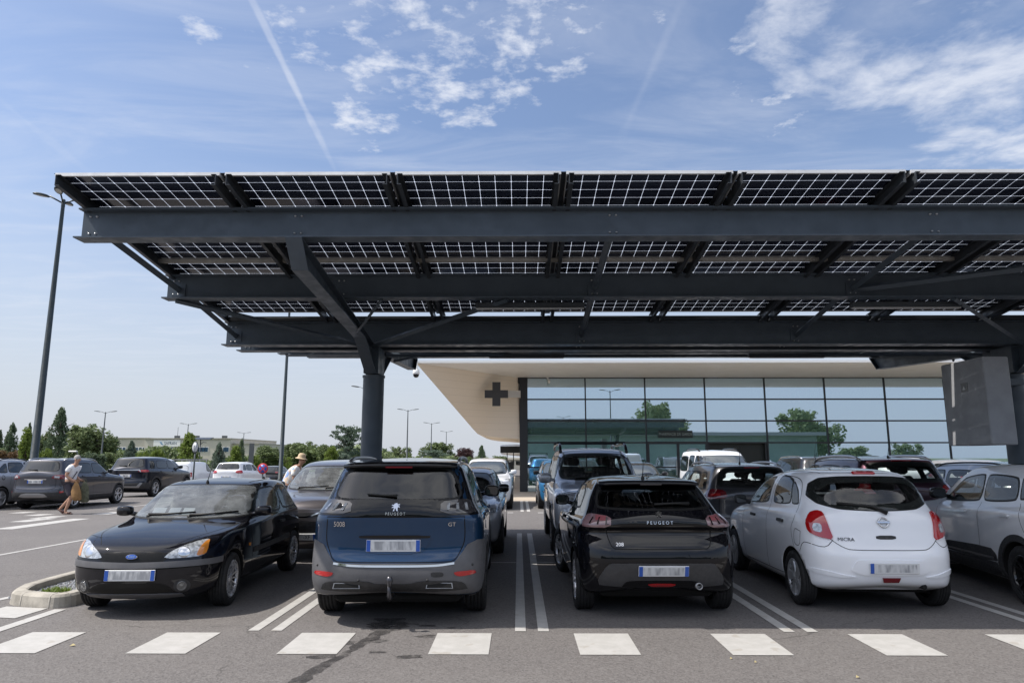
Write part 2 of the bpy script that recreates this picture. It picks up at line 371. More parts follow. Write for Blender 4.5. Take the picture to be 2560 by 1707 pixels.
def set_mats(me, mats):
    idx = np.zeros(len(me.polygons), dtype=np.int32); me.polygons.foreach_get('material_index', idx)
    me.materials.clear()
    for m in mats: me.materials.append(m)
    me.polygons.foreach_set('material_index', np.minimum(idx, len(mats) - 1)); me.update()
class Car:
    def __init__(s, name, label, cat, L, W, paintm, x, y_rear, yaw=0.0, group=None, face='away', scale=(1, 1, 1), lod=1, hollow=False):
        """x, y_rear: where the rear (face away) or the front (face 'near') bumper stands in the world"""
        s.L, s.W, s.p, s.S, s.lod = L, W, paintm, scale, lod
        s.hollow, s.cuts = hollow, []
        half = L * scale[1] / 2; a = R(yaw) + (math.pi if face == 'near' else 0)
        hx, hy = -math.sin(R(yaw)), math.cos(R(yaw))
        s.root = thing(name, label, cat, (x + hx * half, y_rear + hy * half, 0), a, group)
    def fix(s, v): return (v[0] * s.S[0], (v[1] - s.L / 2) * s.S[1], v[2] * s.S[2])
    def put(s, name, me, mats=None, parent=None):
        for v in me.vertices: v.co = s.fix(v.co)
        if mats is not None:
            me.materials.clear()
            for m in (mats if isinstance(mats, (list, tuple)) else [mats]): me.materials.append(m)
        return link(bpy.data.objects.new(name, me), parent or s.root)
    def mb(s, name, mb, mats, parent=None): return s.put(name, mb.mesh(name, mats), None, parent)
    def shell(s, lv, kr=.965, kf=.95, crown=.02, axles=(.7, 3.2), rw=.31, arch=None, wells=True):
        T = (20, 44, 20) if s.lod else (10, 20, 10); sub = 6 if s.lod else 3
        rows = []
        for (yr, zr), (yf, zf), (w_, zsr, zsf), (Lr, nr, Lf, nf) in lv:
            c = contour(yr, yf, w_, Lr, nr, Lf, nf, kr, kf, T); n = len(c); z = np.zeros(n)
            i0, i1 = T[0] - 1, T[0] + T[1] - 2
            for i in range(n):
                if i <= i0: q = i / i0; q = q * q * (3 - 2 * q); z[i] = zr + (zsr - zr) * q
                elif i <= i1: z[i] = zsr + (zsf - zsr) * (i - i0) / (i1 - i0)
                else: q = (i - i1) / (n - 1 - i1); q = q * q * (3 - 2 * q); z[i] = zsf + (zf - zsf) * q
            if zr > 1.25 and w_ < .8:
                mid = np.clip((c[:, 1] - yr) / (yf - yr + 1e-6), 0, 1); z += crown * 4 * mid * (1 - mid)
            rows.append(np.stack([c[:, 0], c[:, 1], z], 1))
        A = np.array(rows)                                   # K,T,3
        dist = np.r_[0, np.cumsum(np.linalg.norm(np.diff(A, axis=0), axis=2).mean(1))]
        q = np.concatenate([np.linspace(dist[i], dist[i + 1], sub, endpoint=False) for i in range(len(dist) - 1)] + [[dist[-1]]])
        G = np.zeros((len(q), A.shape[1], 3))
        for t in range(A.shape[1]):
            for c in range(3): G[:, t, c] = pchip(dist, A[:, t, c], q)
        for _ in range(3 if s.lod else 1):                    # soften
            H = G.copy(); H[:, 1:-1] = (G[:, :-2] + 2 * G[:, 1:-1] + G[:, 2:]) / 4; H[:, 0, 0] = 0; H[:, -1, 0] = 0
            G = H.copy(); G[1:-1] = (H[:-2] + 2 * H[1:-1] + H[2:]) / 4
        G[-1, :, 0] = 0; G[:, 0, 0] = 0; G[:, -1, 0] = 0
        s.G = G; Sn, Tn = G.shape[:2]
        ring = 2 * Tn - 2; vs = []
        for r in range(Sn):
            vs += [tuple(p) for p in G[r]] + [(-p[0], p[1], p[2]) for p in G[r][Tn - 2:0:-1]]
        fs = [(r * ring + j, r * ring + (j + 1) % ring, (r + 1) * ring + (j + 1) % ring, (r + 1) * ring + j) for r in range(Sn - 1) for j in range(ring)]
        fs.append(tuple(range(ring))[::-1])
        me = bpy.data.meshes.new('body'); me.from_pydata(vs, [], fs)
        bm = bmesh.new(); bm.from_mesh(me); bmesh.ops.remove_doubles(bm, verts=bm.verts, dist=.0008)
        bmesh.ops.recalc_face_normals(bm, faces=bm.faces)
        for f in bm.faces: f.smooth = len(f.verts) < 6
        bm.to_mesh(me); s.bvh = BVHTree.FromBMesh(bm)
        s.nrm = [v.normal.copy() for v in bm.verts]; s.vco = [v.co.copy() for v in bm.verts]; s.fv = [[v.index for v in f.verts] for f in bm.faces]
        if s.hollow: s.raw = bpy.data.meshes.new('raw'); bm.to_mesh(s.raw)
        bm.free()
        arch = arch or rw + .045; s.axles, s.rw, s.arch = axles, rw, arch
        me.materials.append(s.p); me.materials.append(M['well'])
        if wells:
            cut = MB()
            for ya in axles:
                for sg in (-1, 1): cut.lathe([(arch, sg * (s.W / 2 - .36)), (arch, sg * (s.W / 2 + .2))], 44, 1, 'x', (0, ya, rw), False, True)
            cm = cut.mesh('cut', [s.p, M['well']])
            co = bpy.data.objects.new('cut', cm); bo = bpy.data.objects.new('b', me); COL.objects.link(co); COL.objects.link(bo)
            md = bo.modifiers.new('w', 'BOOLEAN'); md.operation = 'DIFFERENCE'; md.object = co; md.solver = 'EXACT'
            dg = bpy.context.evaluated_depsgraph_get(); me2 = bpy.data.meshes.new_from_object(bo.evaluated_get(dg))
            bpy.data.objects.remove(bo); bpy.data.objects.remove(co); bpy.data.meshes.remove(cm)
            set_mats(me2, [s.p, M['well']]); me = me2
        me.name = 'body'
        s.body = s.put('body', me); return s.body
    # ---- projection onto the body
    def nm(s, fi, p):
        vi = s.fv[fi]
        if len(vi) > 6: return Vector((0, 0, -1))
        n = Vector(); 
        for i in vi: n += s.nrm[i] / ((s.vco[i] - p).length + 1e-4)
        return n.normalized()
    def hit(s, mode, a, b, sg=1):
        if mode == 'R': o, d = Vector((a, -4, b)), Vector((0, 1, 0))
        elif mode == 'F': o, d = Vector((a, s.L + 4, b)), Vector((0, -1, 0))
        elif mode == 'S': o, d = Vector((sg * 4, a, b)), Vector((-sg, 0, 0))
        elif mode == 'T': o, d = Vector((a, b, 5)), Vector((0, 0, -1))
        elif mode in ('U', 'V'):
            G = s.G; z = b; u = abs(a); sgn = 1 if a >= 0 else -1
            ref = G[int(len(G) * .28)]; 
            if mode == 'V': ref = ref[::-1]
            al = np.r_[0, np.cumsum(np.linalg.norm(np.diff(ref[:, :2], axis=0), axis=1))]
            ti = float(np.interp(u, al, np.arange(len(al)))); 
            if mode == 'V': ti = len(al) - 1 - ti
            k = min(int(ti), len(al) - 2); f = ti - k; colm = G[:, k] * (1 - f) + G[:, k + 1] * f
            zz = colm[:, 2]; j = int(np.argmax(zz > z)) if (zz > z).any() else len(zz) - 1; j = max(1, j)
            g = np.clip((z - zz[j - 1]) / (zz[j] - zz[j - 1] + 1e-9), 0, 1); p = colm[j - 1] * (1 - g) + colm[j] * g
            P = Vector((p[0] * sgn, p[1], p[2])); loc, n, fi, dd = s.bvh.find_nearest(P)
            return P, s.nm(fi, P)
        loc, n, fi, dd = s.bvh.ray_cast(o, d)
        if loc is None:
            loc, n, fi, dd = s.bvh.find_nearest(o + d * (4.0 if mode != 'T' else 4.0))
        nn = s.nm(fi, loc)
        return loc, nn
    def patch(s, name, poly, mode, m, off=.003, thick=.012, grid=.045, rnd=0, spl=False, sg=1, parent=None, mirror=False, hole=None):
        objs = [];
        for mm in ((1, -1) if mirror else (1,)):
            pl = [Vector((p[0], p[1])) for p in poly]; sgn = sg
            if mm < 0:
                if mode == 'S': sgn = -sg
                else: pl = [Vector((-p.x, p.y)) for p in pl]
            def prep(pl):
                if spl:
                    q = []; n = len(pl)
                    for i in range(n):
                        p0, p1, p2, p3 = pl[i - 1], pl[i], pl[(i + 1) % n], pl[(i + 2) % n]
                        for t in (0, .25, .5, .75):
                            q.append(.5 * ((2 * p1) + (p2 - p0) * t + (2 * p0 - 5 * p1 + 4 * p2 - p3) * t * t + (3 * p1 - p0 - 3 * p2 + p3) * t ** 3))
                    pl = q
                for it in range(rnd):
                    q = []; w_ = .12 if it == 0 and rnd > 1 else .2 if rnd == 1 else .27
                    for i in range(len(pl)):
                        a, b = pl[i], pl[(i + 1) % len(pl)]; q += [a * (1 - w_) + b * w_, a * w_ + b * (1 - w_)]
                    pl = q
                out = []
                for i in range(len(pl)):
                    a, b = pl[i], pl[(i + 1) % len(pl)]; k = max(1, int((b - a).length / grid + .5))
                    out += [a + (b - a) * (j / k) for j in range(k)]
                return out
            bd = prep(pl); loops = [bd]
            if hole: loops.append(prep([Vector((mm * p[0] if mode != 'S' else p[0], p[1])) for p in hole]))
            def inside(p, bd):
                c = False; j = len(bd) - 1
                for i in range(len(bd)):
                    if (bd[i].y > p.y) != (bd[j].y > p.y) and p.x < (bd[j].x - bd[i].x) * (p.y - bd[i].y) / (bd[j].y - bd[i].y) + bd[i].x: c = not c
                    j = i
                return c
            pts = []; edges = []
            for lp in loops:
                b0 = len(pts); pts += lp; edges += [(b0 + i, b0 + (i + 1) % len(lp)) for i in range(len(lp))]
            xs = [p.x for p in bd]; ys = [p.y for p in bd]; x = min(xs) + grid * .5
            while x < max(xs):
                y = min(ys) + grid * .5
                while y < max(ys):
                    p = Vector((x, y))
                    if inside(p, bd) and not (hole and inside(p, loops[1])) and min((p - b).length_squared for lp in loops for b in lp) > (grid * .4) ** 2: pts.append(p)
                    y += grid
                x += grid
            v2, e2, f2, *_ = geometry.delaunay_2d_cdt(pts, edges, [], 1 if not hole else 1, 1e-6)
            if hole: f2 = [f for f in f2 if not inside(sum((v2[i] for i in f), Vector((0, 0))) / len(f), loops[1])]
            H = [s.hit(mode, p.x, p.y, sgn) for p in v2]
            cnt = {}
            for f in f2:
                for i in range(len(f)): e = tuple(sorted((f[i], f[(i + 1) % len(f)]))); cnt[e] = cnt.get(e, 0) + 1
            vs = [tuple(h[0] + h[1] * off) for h in H]; fs = []
            for f in f2:
                a, b, c = (Vector(vs[i]) for i in f[:3]); fn = (b - a).cross(c - a)
                fs.append(tuple(f) if fn.dot(H[f[0]][1]) >= 0 else tuple(f)[::-1])
            nt = len(fs); nv = len(vs)
            for (a, b), k in cnt.items():
                if k == 1:
                    i = len(vs); vs += [vs[a], vs[b], tuple(H[b][0] - H[b][1] * thick), tuple(H[a][0] - H[a][1] * thick)]; fs.append((i, i + 1, i + 2, i + 3))
            me = bpy.data.meshes.new(name); me.from_pydata(vs, [], fs); me.polygons.foreach_set('use_smooth', [i < nt for i in range(len(fs))]); me.update()
            o = s.put(name, me, m, parent)
            ln = []
            for p in me.polygons:
                for li in p.loop_indices:
                    vi = me.loops[li].vertex_index; ln.append(H[vi][1] if vi < nv else p.normal)
            me.normals_split_custom_set([tuple(v) for v in ln]); objs.append(o)
        return objs[0] if len(objs) == 1 else objs
    def ribbon_add(s, mb, pts, wd, mode, sg=1, off=.0012, mirror=False, spl=True):
        P = [np.array(p, float) for p in pts]
        if spl and len(P) > 2:
            Q = [2 * P[0] - P[1]] + P + [2 * P[-1] - P[-2]]; o = []
            for i in range(1, len(Q) - 2):
                for t in np.linspace(0, 1, 6, endpoint=False):
                    o.append(.5 * ((2 * Q[i]) + (Q[i + 1] - Q[i - 1]) * t + (2 * Q[i - 1] - 5 * Q[i] + 4 * Q[i + 1] - Q[i + 2]) * t * t + (3 * Q[i] - Q[i - 1] - 3 * Q[i + 1] + Q[i + 2]) * t ** 3))
            P = o + [P[-1]]
        ln = sum(np.linalg.norm(P[i + 1] - P[i]) for i in range(len(P) - 1)); P = resample(np.array(P), max(2, int(ln / .04) + 1))
        for mm in ((1, -1) if mirror else (1,)):
            vs = []; n = len(P)
            for i in range(n):
                d = P[min(i + 1, n - 1)] - P[max(i - 1, 0)]; d = d / (np.linalg.norm(d) + 1e-9); nn = np.array([-d[1], d[0]]) * wd / 2
                for e in (-1, 1):
                    q = P[i] + nn * e; a = q[0]; sg2 = sg
                    if mm < 0:
                        if mode == 'S': sg2 = -sg
                        else: a = -a
                    h = s.hit(mode, a, q[1], sg2); vs.append(h[0] + h[1] * off)
            mb.add(vs, [(2 * i, 2 * i + 1, 2 * i + 3, 2 * i + 2) for i in range(n - 1)], 0, True)
    def seams(s, lst, wd=.007, name='panel_seam', m=None, off=.0012):
        mb = MB()
        for it in lst: s.ribbon_add(mb, it[1], it[2] if len(it) > 2 and it[2] else wd, it[0], it[3] if len(it) > 3 else 1, off, it[0] == 'S' or (len(it) > 4 and it[4]))
        return s.mb(name, mb, m or M['gap'])
    def frame(s, mode, a, b, sg=1, off=0.0, tilt=None):
        p, n = s.hit(mode, a, b, sg)
        if tilt is not None: n = Vector(tilt).normalized()
        up = Vector((0, 0, 1)); x = up.cross(n).normalized(); y = n.cross(x).normalized()
        m = Matrix((x, y, n)).transposed().to_4x4(); m.translation = p + n * off
        return m
    def text(s, body, size, mode, a, b, m=None, off=.003, sx=1.0, depth=.002, sg=1, name='badge_lettering', tilt=None):
        me = text_mesh(body, size, depth, name); mt = s.frame(mode, a, b, sg, off, tilt); me.transform(mt @ Matrix.Diagonal((sx, 1, 1, 1)))
        return s.put(name, me, m or M['chrome'])
    def plate(s, mode, a, b, w=.52, h=.11, off=.008, body=None, tilt=None, border=True, smudge=True, kind='number_plate', blue_right=True):
        mt = s.frame(mode, a, b, 1, off, tilt); mb = MB()
        mb.cbox(-w / 2, w / 2, -h / 2, h / 2, -.012, .004, .003, 0, mt)
        o = s.mb(kind, mb, M['plate'])
        for e in ((-1, 1) if blue_right else (-1,)):
            bb = MB(); xx = sorted((e * (w / 2 - .042), e * (w / 2 - .003))); bb.box(xx[0], xx[1], -h / 2 + .003, h / 2 - .003, .0045, .0062, 0, mt); s.mb('plate_band', bb, M['plate_blue'], o)
        if smudge and body is None:
            g = MB(); g.box(-w / 2 + .05, w / 2 - (.05 if blue_right else .03), -h * .36, h * .36, .0045, .0056, 0, mt)
            s.mb('blurred_lettering', g, M['smudge'], o)
        if body:
            me = text_mesh(body, .098, .0008, 'plate_lettering'); me.transform(mt @ Matrix.Translation((0, -.002, .0052)) @ Matrix.Diagonal((.80, 1, 1, 1))); s.put('plate_lettering', me, M['ink'], o)
        return o
    def wheels(s, style='five', rr=None, width=.205, track=None, steer=0.0):
        rr = rr or s.rw - .105; tx = track or s.W / 2 - width / 2 - .015
        bm_, tm, sm = wheel_meshes(s.rw, width, rr, style); z = s.S[2]
        for k, ya in enumerate(s.axles):
            for sg in (-1, 1):
                c = s.fix((sg * tx, ya, 0)); o = bpy.data.objects.new('wheel', bm_); link(o, s.root)
                o.location = (c[0], c[1], s.rw * z); o.scale = (z, z, z); o.rotation_euler = (random.uniform(0, 6), 0, (0 if sg > 0 else math.pi) + (R(steer) if k else 0))
                for nm_, me in (('tyre', tm), ('rim', sm)): link(bpy.data.objects.new(nm_, me), o)
        # axle and underbody shade
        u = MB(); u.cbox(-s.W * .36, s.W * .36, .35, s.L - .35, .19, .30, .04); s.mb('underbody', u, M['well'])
    def mirror(s, y, z, w=.20, h=.145, d=.13, m=None, sgs=(-1, 1), xo=None, glass=True):
        for sg in sgs:
            p, n = s.hit('S', y, z, sg); x0 = p.x; mb = MB(); rings = []
            for q, k in ((0, .55), (.08, .82), (.3, 1), (.7, 1), (.92, .85), (1, .55)):
                ring = []; cx = x0 + sg * (.05 + q * w)
                for j in range(14):
                    an = 2 * math.pi * j / 14; e = .55
                    yy = math.copysign(abs(math.cos(an)) ** e, math.cos(an)); zz = math.copysign(abs(math.sin(an)) ** e, math.sin(an))
                    back = -d * .32 if yy < 0 else d * .68 * (1 - .25 * q)
                    ring.append((cx, y + abs(yy) * back * k, z + .055 + zz * h / 2 * k))
                rings.append(ring)
            mb.loft(rings, 0, True, True)
            mb.tube([(x0 - sg * .02, y, z + .005), (x0 + sg * .1, y, z + .03)], .028, 8)
            o = s.mb('mirror', mb, m or s.p)
            if glass:
                g = MB(); yb = y - d * .32 - .002; g.prism([(x0 + sg * (.07 + q * (w - .04)), z + .055 + e * h * .38) for q, e in ((0, -.8), (.85, -1), (1, -.5), (1, .6), (.85, 1), (0, 1))], 'y', yb - .001, yb + .004)
                s.mb('mirror_glass', g, M['glass'], o)
    def wiper(s, pts, mode, parent=None, r=.009):
        mb = MB(); P = []
        for a, b in pts: h = s.hit(mode, a, b); P.append(h[0] + h[1] * .022)
        mb.tube(P, [r * 1.7] + [r] * (len(P) - 1), 7); h = s.hit(mode, *pts[0]); mb.lathe([(.0, .035), (.022, .03), (.024, 0)], 12, 0, 'y' if mode in 'RF' else 'z', tuple(h[0]))
        return s.mb('wiper', mb, M['seal'], parent)
    def handle(s, y, z, m=None, sgs=(-1, 1), w=.19, h=.035):
        for sg in sgs: s.patch('door_handle', [(y - w / 2, z - h / 2), (y + w / 2, z - h / 2), (y + w / 2, z + h / 2), (y - w / 2, z + h / 2)], 'S', m or s.p, .028, .0, .03, 2, sg=sg)
    def win(s, name, poly, mode, m=None, rnd=3, edge=.022, mirror=False, sg=1, spl=False, grid=.05, off=.0045, frit=None, cut=True):
        c = np.mean(np.array(poly), 0); out = []; cut = cut and s.hollow
        if frit is None: frit = .032 if mode == 'S' else .05
        def shift(d): return [(p[0] + d * np.sign(round(p[0] - c[0], 3)), p[1] + d * np.sign(p[1] - c[1])) for p in poly]
        for mm in ((1, -1) if mirror else (1,)):
            f = lambda q: q if (mm > 0 or mode == 'S') else [(-a, b) for a, b in q]
            g = s.patch(name, f(poly), mode, m or (M['glass'] if not cut else M['clear_glass']), off, .006, grid, rnd, spl, sg * (mm if mode == 'S' else 1))
            s.patch('window_seal', f(shift(edge)), mode, M['seal'], off - .0025, .006, grid * .7, rnd, spl, sg * (mm if mode == 'S' else 1), g, hole=f(shift(-frit)) if cut else None); out.append(g)
        if cut: s.cuts.append((mode, shift(-frit * .55), rnd))
        return out
    def open_windows(s):
        """hollow the cabin and cut real window openings through the shell"""
        if not s.hollow: return
        me = s.body.data
        bm = bmesh.new(); bm.from_mesh(s.raw); bmesh.ops.recalc_face_normals(bm, faces=bm.faces); bm.normal_update()
        mv = [(v, v.co - v.normal * .04) for v in bm.verts]
        for v, c in mv: v.co = c
        zf = s.arch + s.rw + .03
        bmesh.ops.bisect_plane(bm, geom=bm.verts[:] + bm.edges[:] + bm.faces[:], plane_co=(0, 0, zf), plane_no=(0, 0, 1), clear_inner=True)
        bmesh.ops.holes_fill(bm, edges=[e for e in bm.edges if e.is_boundary], sides=0); bmesh.ops.recalc_face_normals(bm, faces=bm.faces)
        inner = bpy.data.meshes.new('inner'); bm.to_mesh(inner); bm.free()
        def rounded(pl, rnd):
            pl = [Vector(p) for p in pl]
            for it in range(rnd):
                q = []; w_ = .12 if it == 0 and rnd > 1 else .2 if rnd == 1 else .27
                for i in range(len(pl)): a, b = pl[i], pl[(i + 1) % len(pl)]; q += [a * (1 - w_) + b * w_, a * w_ + b * (1 - w_)]
                pl = q
            return [tuple(p) for p in pl]
        A, B, C_ = MB(), MB(), MB()
        for mode, pl, rnd in s.cuts:
            q = rounded(pl, rnd)
            if mode == 'S':
                for sg in (-1, 1): A.prism(q, 'x', *((.22, 1.6) if sg > 0 else (-1.6, -.22)))
            else:
                ys = [s.hit(mode, x, z)[0].y for x, z in q]
                if mode == 'R': B.prism(q, 'y', min(ys) - .5, max(ys) + .06)
                else: C_.prism(q, 'y', min(ys) - .06, max(ys) + .5)
        ob = s.body; md_objs = []
        for k, mm in enumerate((inner, A, B, C_)):
            if isinstance(mm, MB):
                if not mm.v: continue
                mm = mm.mesh('cut', [s.p, M['cabin']])
                for p in mm.polygons: p.material_index = 1
            else:
                mm.materials.append(s.p); mm.materials.append(M['cabin'])
                for p in mm.polygons: p.material_index = 1
            while len(mm.materials) < 3: mm.materials.append(M['cabin'])
            for v in mm.vertices: v.co = s.fix(v.co)
            o = bpy.data.objects.new('cut', mm); COL.objects.link(o); md_objs.append(o); o.parent = s.root
            md = ob.modifiers.new('w%d' % k, 'BOOLEAN'); md.operation = 'DIFFERENCE'; md.object = o; md.solver = 'EXACT'
        if len(me.materials) < 2: me.materials.append(M['well'])
        for o in md_objs:
            for p in o.data.polygons: p.material_index = 2
        me.materials.append(M['cabin'])
        bpy.context.view_layer.update(); dg = bpy.context.evaluated_depsgraph_get(); m2 = bpy.data.meshes.new_from_object(ob.evaluated_get(dg))
        n0 = len(me.polygons); ob.modifiers.clear()
        if len(m2.polygons) > n0 * .5:
            set_mats(m2, [s.p, M['well'], M['cabin']])
            m2.name = 'body'; ob.data = m2
        for o in md_objs: bpy.data.objects.remove(o)
    def interior(s, yf, yr, zs=.0, seat=None, wheel_left=True, dash_y=None, dash_z=.9):
        m = seat or M['seat_cloth']
        fl = MB(); zf = s.arch + s.rw + .035; fl.cbox(-s.W * .40, s.W * .40, .35, s.L * .72, zf, zf + .03, .01); s.mb('cabin_floor', fl, M['cabin'])
        for x, y, w_ in ((-.36, yf, .48), (.36, yf, .48), (-.38, yr, .50), (.38, yr, .50)):
            b = MB(); mt = Matrix.Translation((x, y, zf + .06)) @ Matrix.Rotation(R(14), 4, 'X')
            b.cbox(-w_ / 2, w_ / 2, -.07, .07, 0, .46 + zs, .05, 0, mt); b.cbox(-w_ / 2, w_ / 2, -.02, .42, -.06, .06, .04, 0, Matrix.Translation((x, y, zf + .05)))
            o = s.mb('seat', b, m); h = MB(); h.cbox(-.13, .13, -.05, .05, .49 + zs, .66 + zs, .04, 0, mt); h.tube([tuple(mt @ Vector((e, 0, .44 + zs))) for e in (-.05, -.05)][:1] + [tuple(mt @ Vector((-.05, 0, .52 + zs)))], .008, 6); s.mb('headrest', h, m, o)
        dy = dash_y or s.L * .70
        b = MB(); b.cbox(-s.W * .40, s.W * .40, dy - .30, dy + .12, zf, dash_z, .06); s.mb('dashboard', b, M['cabin_grey'])
        b = MB(); x = -.36; mt = Matrix.Translation((x, dy - .42, dash_z - .02)) @ Matrix.Rotation(R(65), 4, 'X')
        P = [tuple(mt @ Vector((.18 * math.cos(a), .18 * math.sin(a), 0))) for a in np.linspace(0, 2 * math.pi, 21)]; b.tube(P, .016, 8, caps=False); b.box(-.17, .17, -.02, .02, -.01, .01, 0, mt); s.mb('steering_wheel', b, M['cabin'])
    def box_on(s, name, mode, a, b, w, h, d, m, c=.006, off=0, sg=1, parent=None, tilt=None):
        mb = MB(); mb.cbox(-w / 2, w / 2, -h / 2, h / 2, -d * .4, d * .6, c, 0, s.frame(mode, a, b, sg, off, tilt)); return s.mb(name, mb, m, parent)
    def rails(s, y0, y1, x, m, r=.018, h=.045, sgs=(-1, 1)):
        for sg in sgs:
            P = []
            for i in range(13):
                q = i / 12; y = y0 + (y1 - y0) * q; t = s.hit('T', sg * x, y)[0]; up = h * min(1, min(q, 1 - q) * 7) ** .5
                P.append((sg * x, y, t.z + .004 + up))
            mb = MB(); mb.tube(P, r, 8); s.mb('roof_rail', mb, m)
    def antenna(s, y, x=0, ln=.22, lean=.6):
        p = s.hit('T', x, y)[0]; mb = MB(); mb.lathe([(.022, -.01), (.02, .015), (.008, .04)], 10, 0, 'z', tuple(p))
        d = Vector((0, -lean, 1)).normalized(); mb.tube([p + Vector((0, 0, .02)), p + Vector((0, 0, .02)) + d * ln], [.0055, .0035], 6); s.mb('antenna', mb, M['seal'])
def grille_mat():
    m = bpy.data.materials.new('mesh_grille'); m.use_nodes = True; t = NT(m.node_tree); b = t.n['Principled BSDF']
    oc = t.new('ShaderNodeTexCoord').outputs['Object']; s = t.new('ShaderNodeSeparateXYZ'); t.link(oc, s.inputs[0])
    u = t.math('ABSOLUTE', t.math('SINE', t.math('MULTIPLY', t.math('ADD', s.outputs[0], s.outputs[2]), 190))); v = t.math('ABSOLUTE', t.math('SINE', t.math('MULTIPLY', t.math('SUBTRACT', s.outputs[0], s.outputs[2]), 190)))
    f = t.ramp(t.math('MINIMUM', u, v), .38, .18)
    t.link(t.mix(f, (.002, .002, .002), (.020, .0195, .019)), b.inputs['Base Color']); b.inputs['Roughness'].default_value = .4; b.inputs['Specular IOR Level'].default_value = .25; return m
M['mesh_grille'] = grille_mat()
# ------------------------------------------------------------------ body shapes
LV_HATCH = [((.30, .30), (3.80, .18), (.76, .19, .19), (.40, 3.5, .55, 2.6)), ((.10, .35), (3.98, .28), (.835, .27, .27), (.42, 3.6, .60, 2.5)),
    ((.03, .48), (4.04, .42), (.865, .45, .45), (.42, 3.4, .62, 2.4)), ((.0, .62), (4.055, .55), (.872, .60, .60), (.42, 3.2, .64, 2.4)),
    ((.03, .74), (4.04, .64), (.872, .75, .71), (.42, 3.2, .66, 2.4)), ((.125, .885), (4.00, .72), (.868, .87, .80), (.40, 3.0, .70, 2.4)),
    ((.07, .965), (3.85, .81), (.852, .94, .87), (.36, 3.2, .68, 2.6)), ((.11, 1.06), (3.45, .91), (.828, .99, .91), (.36, 3.2, .6, 2.8)),
    ((.18, 1.12), (3.02, .98), (.79, 1.03, .95), (.38, 3.2, .5, 2.8)), ((.40, 1.26), (2.62, 1.2), (.695, 1.22, 1.19), (.40, 3.2, .45, 2.8)),
    ((.58, 1.375), (2.25, 1.36), (.60, 1.36, 1.355), (.34, 3.6, .40, 3)), ((.66, 1.41), (2.08, 1.405), (.54, 1.395, 1.395), (.34, 3.4, .38, 3)),
    ((.95, 1.428), (1.88, 1.42), (.32, 1.425, 1.42), (.25, 2.6, .28, 2.6)), ((1.15, 1.43), (1.7, 1.428), (.001, 1.43, 1.43), (.05, 2, .05, 2))]
LV_SUV = [((.35, .30), (4.40, .20), (.80, .22, .22), (.42, 3.5, .6, 2.6)), ((.08, .37), (4.55, .32), (.885, .30, .30), (.42, 3.6, .62, 2.5)),
    ((.0, .50), (4.62, .5), (.915, .48, .48), (.44, 3.4, .66, 2.5)), ((.015, .64), (4.64, .68), (.92, .66, .66), (.44, 3.4, .66, 2.5)),
    ((.06, .74), (4.63, .80), (.92, .78, .78), (.44, 3.6, .66, 2.6)), ((.06, .92), (4.60, .90), (.92, .92, .88), (.44, 3.6, .66, 2.6)),
    ((.05, 1.08), (4.45, 1.0), (.91, 1.02, .96), (.42, 3.6, .66, 2.8)), ((.075, 1.19), (3.95, 1.07), (.885, 1.09, 1.03), (.40, 3.6, .6, 2.8)),
    ((.115, 1.245), (3.5, 1.13), (.845, 1.14, 1.09), (.38, 3.6, .5, 2.8)), ((.21, 1.42), (3.1, 1.36), (.755, 1.36, 1.33), (.40, 3.4, .46, 2.8)),
    ((.30, 1.565), (2.68, 1.55), (.675, 1.54, 1.53), (.36, 3.8, .42, 3)), ((.335, 1.605), (2.5, 1.595), (.62, 1.59, 1.585), (.36, 3.8, .4, 3)),
    ((.8, 1.635), (2.2, 1.63), (.40, 1.625, 1.625), (.3, 2.8, .3, 2.8)), ((1.1, 1.64), (1.9, 1.64), (.001, 1.64, 1.64), (.05, 2, .05, 2))]
LV_ROUND = [((.25, .26), (3.62, .18), (.72, .20, .20), (.42, 3, .5, 2.6)), ((.06, .33), (3.76, .28), (.80, .28, .28), (.46, 3, .55, 2.5)),
    ((.01, .46), (3.82, .45), (.83, .46, .46), (.50, 2.8, .6, 2.4)), ((.0, .60), (3.83, .58), (.834, .62, .62), (.50, 2.8, .6, 2.4)),
    ((.045, .69), (3.80, .70), (.834, .74, .74), (.48, 2.8, .62, 2.4)), ((.09, .85), (3.70, .80), (.828, .86, .84), (.46, 2.9, .64, 2.5)),
    ((.12, .98), (3.45, .89), (.812, .95, .92), (.44, 3, .62, 2.6)), ((.16, 1.08), (3.2, .96), (.79, 1.02, .97), (.44, 3, .55, 2.6)),
    ((.22, 1.16), (2.98, 1.02), (.76, 1.07, 1.0), (.44, 3, .5, 2.8)), ((.325, 1.32), (2.55, 1.26), (.685, 1.29, 1.25), (.44, 3, .45, 2.8)),
    ((.435, 1.445), (2.15, 1.43), (.595, 1.425, 1.41), (.40, 3, .4, 2.8)), ((.51, 1.49), (1.95, 1.475), (.535, 1.475, 1.46), (.38, 3, .38, 2.8)),
    ((.85, 1.52), (1.75, 1.51), (.33, 1.51, 1.505), (.28, 2.5, .28, 2.5)), ((1.1, 1.525), (1.6, 1.525), (.001, 1.525, 1.525), (.05, 2, .05, 2))]
